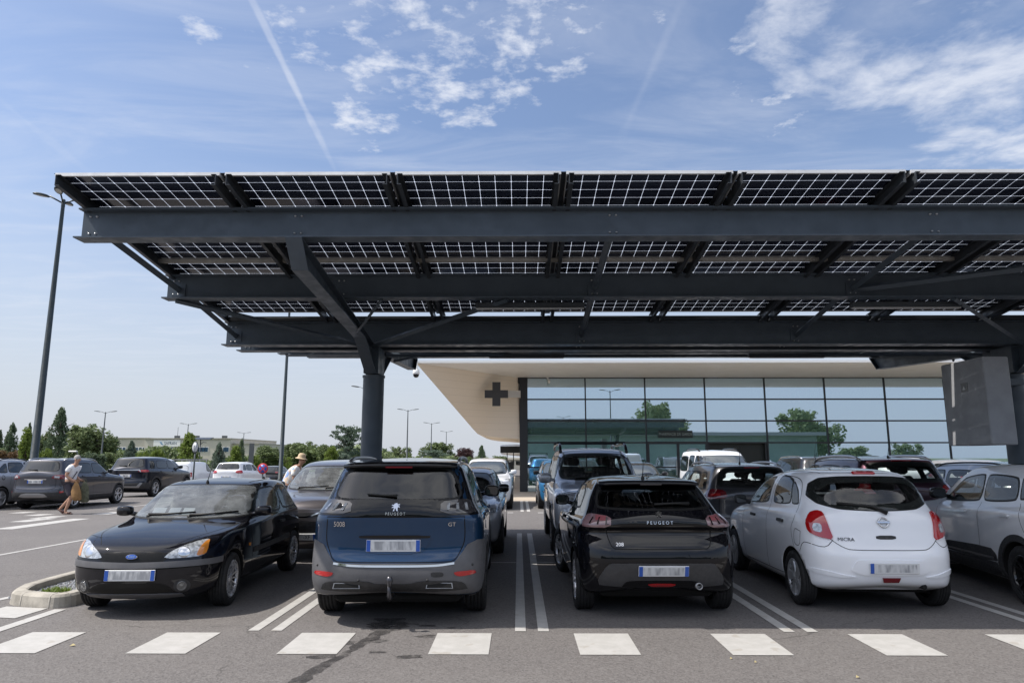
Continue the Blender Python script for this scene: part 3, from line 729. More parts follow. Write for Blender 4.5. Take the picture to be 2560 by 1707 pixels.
LV_COUPE3 = [((.15, .25), (3.68, .20), (.70, .20, .20), (.4, 3, .5, 2.8)), ((.03, .35), (3.80, .27), (.79, .29, .28), (.42, 3, .52, 2.7)),
    ((.0, .48), (3.83, .40), (.815, .45, .44), (.42, 3, .54, 2.6)), ((.01, .58), (3.825, .52), (.817, .58, .57), (.42, 3, .54, 2.6)),
    ((.06, .70), (3.81, .585), (.814, .70, .65), (.40, 3, .55, 2.6)), ((.10, .82), (3.775, .695), (.803, .82, .75), (.40, 3, .56, 2.6)),
    ((.13, .89), (3.58, .785), (.80, .885, .82), (.38, 3, .55, 2.8)), ((.16, .93), (3.12, .88), (.795, .915, .86), (.38, 3, .5, 2.8)),
    ((.20, .97), (2.76, .935), (.785, .94, .895), (.38, 3, .42, 3.2)), ((.40, 1.13), (2.38, 1.13), (.715, 1.13, 1.10), (.38, 3.2, .38, 3.4)),
    ((.56, 1.275), (2.0, 1.29), (.645, 1.285, 1.28), (.34, 3.2, .34, 3.6)), ((.66, 1.315), (1.85, 1.33), (.59, 1.32, 1.32), (.32, 3.2, .32, 3.6)),
    ((.9, 1.35), (1.65, 1.355), (.33, 1.35, 1.35), (.25, 2.6, .25, 2.6)), ((1.1, 1.36), (1.5, 1.365), (.001, 1.365, 1.365), (.05, 2, .05, 2))]
LV_VAN = [((.25, .28), (4.15, .22), (.76, .24, .24), (.25, 5, .5, 2.8)), ((.05, .36), (4.26, .34), (.83, .33, .33), (.25, 5, .52, 2.7)),
    ((.0, .5), (4.30, .52), (.85, .5, .5), (.25, 5, .54, 2.6)), ((.02, .7), (4.28, .74), (.855, .72, .72), (.25, 5, .56, 2.6)),
    ((.05, .9), (4.2, .9), (.85, .92, .92), (.25, 5, .56, 2.6)), ((.06, 1.0), (3.95, 1.02), (.845, 1.02, 1.02), (.25, 5, .55, 2.8)),
    ((.07, 1.1), (3.5, 1.14), (.835, 1.12, 1.10), (.25, 5, .5, 2.8)), ((.10, 1.4), (3.05, 1.46), (.795, 1.42, 1.40), (.25, 5, .45, 3)),
    ((.14, 1.7), (2.65, 1.72), (.73, 1.72, 1.70), (.25, 5, .4, 3)), ((.18, 1.77), (2.45, 1.775), (.68, 1.77, 1.765), (.25, 4.5, .38, 3)),
    ((.6, 1.81), (2.1, 1.81), (.4, 1.80, 1.80), (.2, 3, .25, 2.6)), ((1., 1.815), (1.8, 1.815), (.001, 1.815, 1.815), (.05, 2, .05, 2))]
LV_TRUCK = [((.35, .40), (4.6, .34), (.80, .38, .38), (.4, 3.6, .5, 3)), ((.06, .48), (4.80, .44), (.90, .46, .46), (.42, 3.8, .5, 3)),
    ((.0, .62), (4.85, .62), (.935, .62, .62), (.42, 3.8, .5, 3)), ((.02, .8), (4.84, .85), (.94, .82, .82), (.42, 3.8, .5, 3)),
    ((.05, .98), (4.78, 1.02), (.94, 1.0, 1.0), (.42, 3.8, .5, 3)), ((.06, 1.1), (4.5, 1.12), (.925, 1.10, 1.09), (.42, 3.8, .5, 3)),
    ((.08, 1.18), (3.95, 1.19), (.90, 1.16, 1.15), (.4, 3.8, .5, 3)), ((.12, 1.24), (3.55, 1.24), (.87, 1.21, 1.20), (.38, 3.8, .5, 3)),
    ((.2, 1.5), (3.15, 1.52), (.79, 1.5, 1.5), (.36, 3.8, .42, 3.2)), ((.28, 1.75), (2.78, 1.76), (.70, 1.75, 1.745), (.34, 3.8, .4, 3.2)),
    ((.36, 1.81), (2.55, 1.82), (.64, 1.80, 1.80), (.34, 3.4, .36, 3.2)), ((.8, 1.845), (2.2, 1.85), (.4, 1.84, 1.84), (.25, 2.8, .3, 2.6)), ((1.1, 1.85), (1.9, 1.855), (.001, 1.85, 1.85), (.05, 2, .05, 2))]
LION = [(-.30, -.50), (-.12, -.46), (-.10, -.20), (.02, -.14), (.12, -.44), (.34, -.50), (.26, -.38), (.24, -.10), (.36, .02), (.50, -.10), (.46, .10), (.30, .16), (.28, .22), (.48, .24), (.50, .36), (.30, .34), (.18, .40), (.20, .50), (.04, .48), (-.14, .42), (-.22, .26), (-.38, .30), (-.50, .20), (-.34, .18), (-.20, .10), (-.40, .02), (-.48, -.12), (-.30, -.06), (-.18, -.10), (-.24, -.34)]
def lion(c, a, b, s, tilt=None):
    mt = c.frame('R', a, b, 1, .004, tilt); mb = MB(); mb.prism([(x * s, y * s) for x, y in LION], 'z', 0, .006, 0, mt); return c.mb('emblem', mb, M['chrome'])

def hatch_sides(c, dark=None):
    c.win('side_window', [(.93, 1.10), (1.52, 1.065), (1.58, 1.315), (1.30, 1.325), (1.06, 1.245)], 'S', mirror=True, rnd=3)
    c.win('side_window', [(1.66, 1.06), (2.62, 1.015), (2.62, 1.05), (2.24, 1.30), (1.72, 1.325)], 'S', mirror=True, rnd=3)
    c.seams([('S', [(.72, .68), (.80, .86), (.93, 1.03), (1.0, 1.27), (1.30, 1.345)]), ('S', [(1.62, 1.33), (1.60, .8), (1.62, .30)]), ('S', [(2.75, .98), (2.78, .7), (2.72, .3)]), ('S', [(1.1, .29), (2.7, .27)])])
    c.handle(1.25, .93); c.handle(2.1, .90)
def suv_sides(c):
    c.win('side_window', [(.55, 1.20), (.98, 1.185), (1.02, 1.47), (.78, 1.475), (.62, 1.33)], 'S', mirror=True, rnd=3)
    c.win('side_window', [(1.06, 1.18), (1.92, 1.16), (1.96, 1.485), (1.10, 1.48)], 'S', mirror=True, rnd=3)
    c.win('side_window', [(2.02, 1.155), (3.05, 1.12), (3.05, 1.16), (2.66, 1.46), (2.06, 1.485)], 'S', mirror=True, rnd=3)
    c.seams([('S', [(1.0, .85), (1.03, 1.16)]), ('S', [(1.98, 1.15), (1.96, .8), (1.98, .34)]), ('S', [(3.18, 1.08), (3.2, .7), (3.15, .34)]), ('S', [(1.35, .42), (3.1, .40)])])
    c.handle(1.35, 1.04); c.handle(2.4, 1.02)
def arch_trim(c, m, wd=.065, sill=True):
    for k, ya in enumerate(c.axles):
        a0, a1 = -.35, math.pi + .35; o = [(ya + (c.arch + wd) * math.cos(a), max(.24, c.rw + (c.arch + wd) * math.sin(a))) for a in np.linspace(a0, a1, 26)]
        i = [(ya + (c.arch - .004) * math.cos(a), max(.24, c.rw + (c.arch - .004) * math.sin(a))) for a in np.linspace(a1, a0, 26)]
        c.patch('arch_trim', o + i, 'S', m, .008, .01, .05, 0, mirror=True)
    if sill:
        y0, y1 = c.axles[0] + c.arch + wd, c.axles[1] - c.arch - wd
        c.patch('sill_trim', [(y0, .25), (y1, .25), (y1 - .02, .40), (y0 + .02, .42)], 'S', m, .010, .01, .09, 0, mirror=True)
def front_std(c, wsc, hl, grille, plate_z, bonnet=None, badge=True, m_ws=None, low=None):
    """windscreen polygon, headlamp polygon (right), grille polygon in the front view"""
    c.win('windscreen', wsc, 'F', m_ws or (M['clear_glass'] if c.hollow else M['screen']), edge=.02, frit=.045, grid=.06)
    c.patch('headlamp', hl, 'F', M['clear_lamp'], .004, .01, .05, 1, mirror=True)
    c.patch('grille', grille, 'F', M['plastic'], .004, .01, .06, 1)
    if low: c.patch('lower_grille', low, 'F', M['plastic'], .004, .01, .06, 1)
    if plate_z: c.plate('F', 0, plate_z)
    if bonnet: c.seams([('F', bonnet)])
    zb = min(p[1] for p in wsc)
    c.wiper([(.42, zb + .015), (.1, zb + .03), (-.12, zb + .045)], 'F'); c.wiper([(-.10, zb + .015), (-.4, zb + .03), (-.58, zb + .06)], 'F')
# ------------------------------------------------------------------ ground, markings, island
def asphalt():
    m = bpy.data.materials.new('asphalt'); m.use_nodes = True; t = NT(m.node_tree); b = t.n['Principled BSDF']
    oc = t.new('ShaderNodeTexCoord').outputs['Object']
    big = t.ramp(t.noise(oc, .35, 5, .6), .35, .68); mid = t.ramp(t.noise(oc, 2.6, 5, .65), .3, .75)
    v = t.new('ShaderNodeTexVoronoi'); v.inputs['Scale'].default_value = 70; t.link(oc, v.inputs['Vector'])
    vs = t.new('ShaderNodeSeparateColor'); t.link(v.outputs['Color'], vs.inputs[0])
    base = t.mix(big, (.118, .108, .104), (.142, .131, .125)); base = t.mix(t.math('MULTIPLY', mid, .35), base, (.105, .098, .096))
    base = t.mix(t.ramp(vs.outputs[0], .25, .95, 0, .6), base, (.19, .18, .175)); base = t.mix(t.ramp(vs.outputs[1], .72, 1.0, 0, .55), base, (.055, .05, .05))
    st = t.math('MULTIPLY', t.ramp(t.noise(oc, 1.1, 4, .55, .6), .66, .74), .4); base = t.mix(st, base, (.07, .064, .062))
    vc = t.new('ShaderNodeTexVoronoi'); vc.feature = 'DISTANCE_TO_EDGE'; vc.inputs['Scale'].default_value = .33; dis = t.new('ShaderNodeVectorMath'); dis.operation = 'ADD'; t.link(oc, dis.inputs[0])
    nz = t.new('ShaderNodeTexNoise'); nz.inputs['Scale'].default_value = 1.4; nz.inputs['Detail'].default_value = 6; t.link(oc, nz.inputs['Vector']); t.link(t.vmath('MULTIPLY', nz.outputs['Color'], (.9, .9, 0)), dis.inputs[1]); t.link(dis.outputs[0], vc.inputs['Vector'])
    crack = t.math('MULTIPLY', t.ramp(vc.outputs['Distance'], .0035, .0008), t.ramp(t.noise(oc, .5, 3), .5, .6, 0, .6)); base = t.mix(crack, base, (.045, .042, .04))
    t.link(base, b.inputs['Base Color']); b.inputs['Roughness'].default_value = .88
    bn = t.new('ShaderNodeBump'); bn.inputs['Strength'].default_value = .35; bn.inputs['Distance'].default_value = .006
    t.link(t.math('ADD', v.outputs['Distance'], t.math('MULTIPLY', t.noise(oc, 40, 4), .6)), bn.inputs['Height']); t.link(bn.outputs[0], b.inputs['Normal'])
    return m
def road_paint():
    m = bpy.data.materials.new('road_paint'); m.use_nodes = True; t = NT(m.node_tree); b = t.n['Principled BSDF']
    oc = t.new('ShaderNodeTexCoord').outputs['Object']
    wear = t.ramp(t.noise(oc, 3.2, 6, .7), .45, .8, 0, .4); fine = t.ramp(t.noise(oc, 60, 4, .7), .5, .8, 0, .3)
    c = t.mix(t.ramp(t.noise(oc, 7, 5, .6), .35, .7), (.40, .392, .375), (.455, .445, .43)); c = t.mix(wear, c, (.34, .33, .315)); c = t.mix(fine, c, (.26, .25, .245))
    st = t.ramp(t.noise(oc, 5.5, 2, .4, .3), .66, .69, 0, .35); c = t.mix(st, c, (.28, .24, .19))
    t.link(c, b.inputs['Base Color']); b.inputs['Roughness'].default_value = .7
    tr = t.new('ShaderNodeBsdfTransparent'); mx = t.new('ShaderNodeMixShader')
    t.link(t.ramp(t.noise(oc, 45, 5, .75), .66, .72, 0, .8), mx.inputs[0]); t.link(b.outputs[0], mx.inputs[1]); t.link(tr.outputs[0], mx.inputs[2]); t.link(mx.outputs[0], t.n['Material Output'].inputs[0])
    return m
M['asphalt'] = asphalt(); M['road_paint'] = road_paint()
M['concrete'] = mat('kerb_concrete', (.36, .335, .29), .85, var=.22, vscale=5, bump=.3, bscale=120)
M['paving'] = mat('beige_paving', (.43, .37, .30), .85, var=.12, vscale=1.2, bump=.2, bscale=60)
M['earth'] = mat('far_ground', (.10, .12, .06), .95, var=.3, vscale=.05)
M['gravel'] = mat('gravel_stones', (.30, .31, .33), .85, var=.35, vscale=30)
M['stain'] = mat('oil_stain', (.045, .042, .042), .7, var=.3, vscale=9)
t_ = NT(M['stain'].node_tree); tr_ = t_.new('ShaderNodeBsdfTransparent'); mx_ = t_.new('ShaderNodeMixShader'); oc_ = t_.new('ShaderNodeTexCoord').outputs['Object']
t_.link(t_.ramp(t_.noise(oc_, 7, 5, .7), .35, .62, .15, .85), mx_.inputs[0]); t_.link(tr_.outputs[0], mx_.inputs[1]); t_.link(t_.n['Principled BSDF'].outputs[0], mx_.inputs[2]); t_.link(mx_.outputs[0], t_.n['Material Output'].inputs[0])
def sheet(name, x0, x1, y0, y1, z, m):
    b = MB(); b.add([(x0, y0, z), (x1, y0, z), (x1, y1, z), (x0, y1, z)], [(0, 1, 2, 3)]); return b.build(name, m)
b = MB(); n = 48; b.add([(0, 60, -.02)] + [(1500 * math.cos(2 * math.pi * k / n), 60 + 1500 * math.sin(2 * math.pi * k / n), -.02) for k in range(n)], [(0, k + 1, (k + 1) % n + 1) for k in range(n)])
b.v = [(x, y, -.66) for x, y, z in b.v]; tag(b.build('ground', M['earth']), kind='structure')
b = MB(); gx = [-120, -75, -9, -8, -7, -6, -5, -4, 20, 70]; gy = [-46, -20, 0, 29, 34, 40, 60, 110]
def ground_z(x, y):
    k = min(1, max(0, (-4 - x) / 5)); return -.02 * max(0, min(y, 60) - 29) * k
b.add([(x, y, ground_z(x, y)) for y in gy for x in gx], [(j * 10 + i, j * 10 + i + 1, j * 10 + i + 11, j * 10 + i + 10) for j in range(7) for i in range(9)]); tag(b.build('car_park', M['asphalt']), kind='structure')
def road_marking(name, label, quads, group=None, cat='road marking'):
    b = MB()
    for q in quads: b.add([(x, y, .005) for x, y in q], [(0, 1, 2, 3)])
    o = b.build(name, M['road_paint']); o['kind'] = 'structure'; return o
def rect(x0, x1, y0, y1): return [(x0, y0), (x1, y0), (x1, y1), (x0, y1)]
for k in range(-4, 6):
    x = -.78 + 1.306 * k; road_marking('crosswalk_marking', '', [rect(x - .66, x - .14, 6.21, 6.92)]) if False else road_marking('crosswalk_marking', '', [rect(x - .0, x + .52, 6.215, 6.93)])
road_marking('crosswalk_marking', '', [rect(-4.70, -4.17, 6.215, 6.93)]) if False else None
BAY = [-2.477 + 2.605 * k for k in range(0, 5)]
for k, x in enumerate(BAY):
    for e in (-.112, .112): road_marking('bay_marking', '', [rect(x + e - .053, x + e + .053, 7.01, 15.65)])
for k in range(5): road_marking('bay_marking', '', [rect(BAY[k] + .17, BAY[k] + 2.43, 11.37, 11.42)])
for k in range(-1, 6):
    x = .21 + 2.605 * k
    for e in (-.10, .10): road_marking('bay_marking', '', [rect(x + e - .05, x + e + .05, 21.75, 26.9)])
    for e in (-.46, .46): road_marking('bay_marking', '', [rect(x + e - .085, x + e + .085, 21.22, 21.42)])
road_marking('lane_marking', '', [[(-9.06, 11.0), (-8.96, 11.0), (-8.78, 16.0), (-8.88, 16.0)]])
for x0, y0, y1 in ((-12.35, 16.4, 19.2), (-13.3, 18.2, 19.3), (-13.5, 19.2, 20.0), (-14.3, 20.1, 20.7), (-15.4, 21.0, 21.5), (-12.6, 20.6, 21.5), (-11.2, 21.6, 22.8)):
    road_marking('crossing_stripe_marking', '', [[(x0, y0), (x0 + .48, y0), (x0 + .58, y1), (x0 + .1, y1)]])
road_marking('lane_marking', '', [[(-5.16, 6.6), (-5.03, 6.6), (-5.03, 7.93), (-5.16, 7.93)]])
road_marking('hatch_marking', '', [[(-5.86, 7.6), (-5.29, 7.5), (-5.27, 7.97), (-5.80, 8.07)]])
road_marking('lane_marking', '', [[(-6.30, 8.2), (-6.18, 8.2), (-6.02, 8.8), (-6.14, 8.8)]])
for k in range(-1, 4):
    x = -13.2 - 2.5 * k; road_marking('bay_marking', '', [rect(x - .05, x + .05, 22.4, 27.4)])
# oil stain under the blue suv running to the camera
s = MB(); rs = random.Random(3); P = []
path = [(-1.35, 7.55, .16), (-1.28, 7.2, .18), (-1.33, 7.0, .10), (-1.42, 6.6, .05), (-1.50, 6.2, .045), (-1.62, 5.8, .05), (-1.70, 5.4, .07), (-1.74, 5.1, .05)]
for i in range(len(path) - 1):
    for q in np.linspace(0, 1, 5, endpoint=False):
        a = np.array(path[i]) * (1 - q) + np.array(path[i + 1]) * q; P.append((a[0] + rs.uniform(-.02, .02), a[1], a[2] * rs.uniform(.7, 1.3)))
s.add([v for x, y, r in P for v in ((x - r, y, .0035), (x + r, y, .0035))], [(2 * i, 2 * i + 1, 2 * i + 3, 2 * i + 2) for i in range(len(P) - 1)])
for _ in range(12):
    cx, cy, r = rs.uniform(-1.9, -.3), rs.uniform(6.1, 7.3), rs.uniform(.03, .10); k = 14
    b0 = [(cx + r * (1 + .35 * math.sin(3 * a + cx * 9)) * math.cos(a) * 1.4, cy + r * .8 * (1 + .3 * math.cos(2 * a + cy * 7)) * math.sin(a), .003 + .00001 * _) for a in np.linspace(0, 2 * math.pi, k + 1)[:-1]]
    s.add(b0, [tuple(range(k))])
tag(s.build('oil_stain', M['stain']), kind='structure')
# litter on the asphalt
for x, y, r, lab in ((-4.0, 6.45, .022, 'cream scrap of paper on the asphalt between two crossing stripes'), (1.78, 6.1, .013, 'tiny dry leaf lying just below the crossing stripe'), (2.6, 5.62, .016, 'pale dry leaf on the asphalt near the bottom edge'), (1.95, 6.0, .013, 'tiny yellow leaf just in front of the crossing')):
    b = MB(); b.add([(x - r, y - r * .5, .006), (x + r * .7, y - r * .7, .012), (x + r, y + r * .6, .007), (x - r * .3, y + r * .8, .02)], [(0, 1, 2, 3)])
    tag(b.build('dry_leaf', mat('dry_leaf', (.5, .42, .22), .8)), lab, 'leaf')
# kerb island
def smooth_poly(p, n=3):
    p = [Vector(q) for q in p]
    for _ in range(n):
        q = []
        for i in range(len(p)): a, c = p[i], p[(i + 1) % len(p)]; q += [a * .75 + c * .25, a * .25 + c * .75]
        p = q
    return p
isl = thing('traffic_island', 'low kerbed concrete island with gravel beside the old black three-door car', 'kerb island', (-5.6, 8.6, 0))
o_ = [(-5.99, 8.42), (-5.86, 8.16), (-5.36, 7.985), (-5.13, 7.985), (-5.02, 8.25), (-5.02, 12.2), (-5.25, 12.5), (-5.85, 12.5), (-6.12, 12.2), (-6.12, 8.8)]
def ringpoly(p, z): return [(x + 5.6, y - 8.6, z) for x, y in p]
def inset(p, d):
    out = []; n = len(p)
    for i in range(n):
        a, b_, c = Vector(p[i - 1]), Vector(p[i]), Vector(p[(i + 1) % n]); e1 = (b_ - a).normalized(); e2 = (c - b_).normalized(); nn = Vector((-(e1.y + e2.y), e1.x + e2.x)).normalized()
        out.append(tuple(b_ + nn * d / max(.5, nn.dot(Vector((-e1.y, e1.x))))))
    return out
op = [tuple(v) for v in smooth_poly(o_, 2)]; ip = inset(op, .16)
k = MB(); k.loft([ringpoly(op, 0), ringpoly(inset(op, .012), .115), ringpoly(inset(op, .035), .142), ringpoly(inset(op, .14), .145), ringpoly(ip, .135), ringpoly(ip, .02)], 0, smooth=False)
k.build('kerb', M['concrete'], isl)
jm = MB(); n = len(op)
for i in range(0, n, 4):
    a, b_ = Vector(op[i]), Vector(inset(op, .15)[i]); e = (Vector(op[(i + 1) % n]) - a).normalized() * .006; off = Vector((5.6, -8.6)); d = (a - b_).normalized() * .004
    jm.loft([[(*(a + off + d + s_ * e), 0), (*(a + off + (b_ - a) * .08 + d + s_ * e), .118), (*(a + off + (b_ - a) * .25 + s_ * e), .1465), (*(b_ + off + s_ * e), .1475)] for s_ in (-1, 1)], 0, closed=False)
jm.build('kerb_joint', mat('kerb_joint_mortar', (.42, .395, .35), .9), isl)
f = MB(); f.add([(x + 5.6, y - 8.6, .06) for x, y in ip], [tuple(range(len(ip)))]); f.build('planting_bed', mat('bed_soil', (.12, .11, .10), .95, var=.3, vscale=20), isl)
g = MB(); rs = random.Random(5)
for _ in range(2600):
    x, y = rs.uniform(-5.95, -5.18), rs.uniform(8.25, 11.8); r = rs.uniform(.010, .022)
    mt = Matrix.Translation((x + 5.6 - 5.6, y, .062)) @ Matrix.Rotation(rs.uniform(0, 6), 4, 'Z') @ Matrix.Rotation(rs.uniform(-.5, .5), 4, 'X')
    v = [(-r, -r * .6, -r * .4), (r, -r * .7, -r * .4), (r * .8, r * .7, -r * .3), (-r * .8, r * .6, -r * .4), (-r * .5, -r * .3, r * .5), (r * .5, -r * .4, r * .45), (r * .4, r * .4, r * .5), (-r * .4, r * .3, r * .5)]
    g.add([mt @ Vector(q) for q in v], [(0, 3, 2, 1), (4, 5, 6, 7), (0, 1, 5, 4), (1, 2, 6, 5), (2, 3, 7, 6), (3, 0, 4, 7)])
go = g.build('gravel', M['gravel']); tag(go, kind='stuff')
def tuft(x, y, z, r, h, n, seed, name, label, cat):
    b = MB(); rs = random.Random(seed)
    for _ in range(n):
        a, q = rs.uniform(0, 6.28), r * rs.random() ** .6; bx, by = x + q * math.cos(a), y + q * math.sin(a); hh = h * rs.uniform(.4, 1); le = rs.uniform(.2, .9) * hh; a2 = rs.uniform(0, 6.28); w_ = rs.uniform(.004, .009)
        p, s_ = Vector((bx, by, z)), Vector((math.cos(a2), math.sin(a2), 0)); t_ = s_.cross(Vector((0, 0, 1)))
        b.add([p - t_ * w_, p + t_ * w_, p + s_ * le * .4 + Vector((0, 0, hh * .6)) + t_ * w_, p + s_ * le * .4 + Vector((0, 0, hh * .6)) - t_ * w_, p + s_ * le + Vector((0, 0, hh))], [(0, 1, 2, 3), (3, 2, 4)])
    tag(b.build(name, M['leaf_bright'], recalc=False), label, cat)
def leafmat(name, a, b_, tr=.25):
    m = bpy.data.materials.new(name); m.use_nodes = True; t = NT(m.node_tree); b = t.n['Principled BSDF']
    oi = t.new('ShaderNodeTexCoord').outputs['Object']; nz = t.ramp(t.noise(oi, .9, 5, .65), .3, .7); n2 = t.ramp(t.noise(oi, 9, 3, .6), .3, .7)
    c = t.mix(t.math('ADD', t.math('MULTIPLY', nz, .6), t.math('MULTIPLY', n2, .4)), a, b_); t.link(c, b.inputs['Base Color']); b.inputs['Roughness'].default_value = .6; b.inputs['Specular IOR Level'].default_value = .3
    tl = t.new('ShaderNodeBsdfTranslucent'); t.link(t.mix(.5, c, b_), tl.inputs[0]); mx = t.new('ShaderNodeMixShader'); mx.inputs[0].default_value = tr
    t.link(b.outputs[0], mx.inputs[1]); t.link(tl.outputs[0], mx.inputs[2]); t.link(mx.outputs[0], t.n['Material Output'].inputs[0]); return m
M['leaf'] = leafmat('leaf_green', (.085, .12, .05), (.20, .25, .11)); M['leaf_bright'] = leafmat('leaf_bright_green', (.10, .16, .025), (.21, .27, .06), .35)
M['leaf_dark'] = leafmat('leaf_dark_green', (.065, .10, .06), (.15, .20, .11), .25); M['leaf_cedar'] = leafmat('leaf_cedar', (.075, .11, .085), (.15, .20, .14), .2)
M['leaf_red'] = leafmat('leaf_copper', (.05, .025, .03), (.10, .05, .05)); M['leaf_brown'] = leafmat('leaf_russet', (.10, .06, .03), (.17, .11, .05))
M['bark'] = mat('bark', (.09, .07, .055), .9, var=.3, vscale=6)
tuft(-5.52, 8.48, .06, .15, .09, 260, 4, 'weed', 'green weed clump growing in the gravel of the kerb island', 'plant')
tuft(-5.6, 9.35, .1, .06, .12, 60, 9, 'weed', 'small yellowish weed at the island kerb behind the black car wing', 'plant')
tuft(-6.0, 11.2, .1, .07, .16, 60, 12, 'weed', 'thin weed sprouting at the far kerb of the island', 'plant')

# ------------------------------------------------------------------ solar canopy
M['steel'] = mat('anthracite_steel', (.078, .100, .126), .42, var=.10, vscale=3, bump=.05, bscale=200, spec=.5)
M['steel_dark'] = mat('anthracite_profile', (.042, .048, .056), .4, var=.15, vscale=4)
M['alu'] = mat('aluminium_edge', (.60, .61, .62), .4, metal=.15, var=.08, vscale=5)
M['bolt'] = mat('zinc_bolt', (.5, .51, .53), .4, metal=.7)
def cells():
    m = bpy.data.materials.new('solar_cells'); m.use_nodes = True; t = NT(m.node_tree); b = t.n['Principled BSDF']
    uv = t.new('ShaderNodeTexCoord').outputs['UV']; s = t.new('ShaderNodeSeparateXYZ'); t.link(uv, s.inputs[0])
    def edge(v, n): 
        f = t.math('FRACT', t.math('MULTIPLY', v, n)); return t.math('MINIMUM', f, t.math('SUBTRACT', 1.0, f))
    ex, ey = edge(s.outputs[0], 10.0), edge(s.outputs[1], 6.0)
    g = t.math('MAXIMUM', t.math('LESS_THAN', ex, .0095), t.math('LESS_THAN', ey, .0095))
    cr = t.math('LESS_THAN', t.math('ADD', ex, ey), .065); g = t.math('MAXIMUM', g, cr)
    bus = t.math('LESS_THAN', edge(s.outputs[1], 30.0), .05)
    t.link(t.mix(bus, (.020, .026, .046), (.045, .052, .07)), b.inputs['Base Color']); b.inputs['Roughness'].default_value = .12; b.inputs['IOR'].default_value = 1.5; b.inputs['Specular IOR Level'].default_value = .5
    tr = t.new('ShaderNodeBsdfTransparent'); tr.inputs[0].default_value = (.74, .76, .80, 1); tl = t.new('ShaderNodeBsdfTranslucent'); tl.inputs[0].default_value = (.60, .64, .72, 1)
    m1 = t.new('ShaderNodeMixShader'); m1.inputs[0].default_value = .72; t.link(tr.outputs[0], m1.inputs[1]); t.link(tl.outputs[0], m1.inputs[2])
    m2 = t.new('ShaderNodeMixShader'); t.link(g, m2.inputs[0]); t.link(b.outputs[0], m2.inputs[1]); t.link(m1.outputs[0], m2.inputs[2]); t.link(m2.outputs[0], t.n['Material Output'].inputs[0]); return m
M['cells'] = cells()
CX0, PX, NX, YC, YF = -4.77, 1.745, 10, 11.25, 6.56
CX1 = CX0 + PX * NX
SLOPE = .136; SL = math.atan(SLOPE)
canopy = thing('solar_canopy', 'large dark steel carport roofed with solar panels sheltering the parked cars', 'solar carport', (3, YC, 0))
canopy.location = (0, 0, 0)
def zplane(y): d = abs(y - YC); return 1.67 + 2.835 - SLOPE * (YC - YF - d)
mw, ml = 1.68, 1.015
p = MB()
p.add([(-mw / 2, -ml / 2, .018), (mw / 2, -ml / 2, .018), (mw / 2, ml / 2, .018), (-mw / 2, ml / 2, .018)], [(0, 1, 2, 3)])
pm = p.mesh('solar_panel', M['cells'], False); uvl = pm.uv_layers.new(name='UVMap')
for i, c in enumerate([(0, 0), (1, 0), (1, 1), (0, 1)]): uvl.data[i].uv = c
fr = MB()
for s_ in (-1, 1):
    fr.box(-mw / 2 - .006, mw / 2 + .006, s_ * ml / 2 - .006, s_ * ml / 2 + .006, 0, .036); fr.box(s_ * mw / 2 - .006, s_ * mw / 2 + .006, -ml / 2 + .0065, ml / 2 - .0065, .001, .035)
    fr.box(-mw / 2 + .0065, mw / 2 - .0065, s_ * (ml / 2 - .012) - .006 * (s_ > 0) - .004 * (s_ < 0), s_ * (ml / 2 - .012) + .004 * (s_ > 0) + .006 * (s_ < 0), .002, .0045)
frm = fr.mesh('panel_frame', M['alu'])
for wing in (-1, 1):
    for i in range(NX):
        for j in range(4):
            d = (YC - YF) - (j + .5) * 1.027; y = YC + wing * d; x = CX0 + PX * (i + .5)
            o = link(bpy.data.objects.new('solar_panel', pm), canopy); o.location = (x, y, zplane(y)); o.rotation_euler = (SL * wing, 0, 0)
            q = link(bpy.data.objects.new('panel_frame', frm), o)
def ibeam(x0, x1, y, zb, zt, fl=.19, tf=.016, tw=.012, bolts=(), endplate=True):
    b = MB(); b.box(x0, x1, y - tw / 2, y + tw / 2, zb + tf, zt - tf); b.box(x0 - .03, x1, y - fl / 2, y + fl / 2, zb, zb + tf); b.box(x0, x1, y - fl / 2, y + fl / 2, zt - tf, zt)
    for xb in bolts:
        for dx in (-.035, .035):
            for zz in (zb + .07, zt - .07): b.lathe([(0, -.024), (.010, -.022), (.013, -.006)], 8, 1, 'y', (xb + dx, y, zz))
    return b
BE = [(7.12, 4.00, 4.335), (9.0, 3.775, 4.10), (10.95, 3.455, 3.835), (11.55, 3.455, 3.835), (13.5, 3.70, 4.05), (15.38, 3.90, 4.27)]
for i, (y, zb, zt) in enumerate(BE):
    bo = (CX0 + .12, -2.4, 1.03, 4.5, 8.1) if i < 2 else (CX0 + .12, 1.03, 4.5)
    ibeam(CX0, CX1, y, zb, zt, .20 if i in (0, 1, 4, 5) else .24, bolts=bo).build('roof_beam', [M['steel'], M['bolt']], canopy)
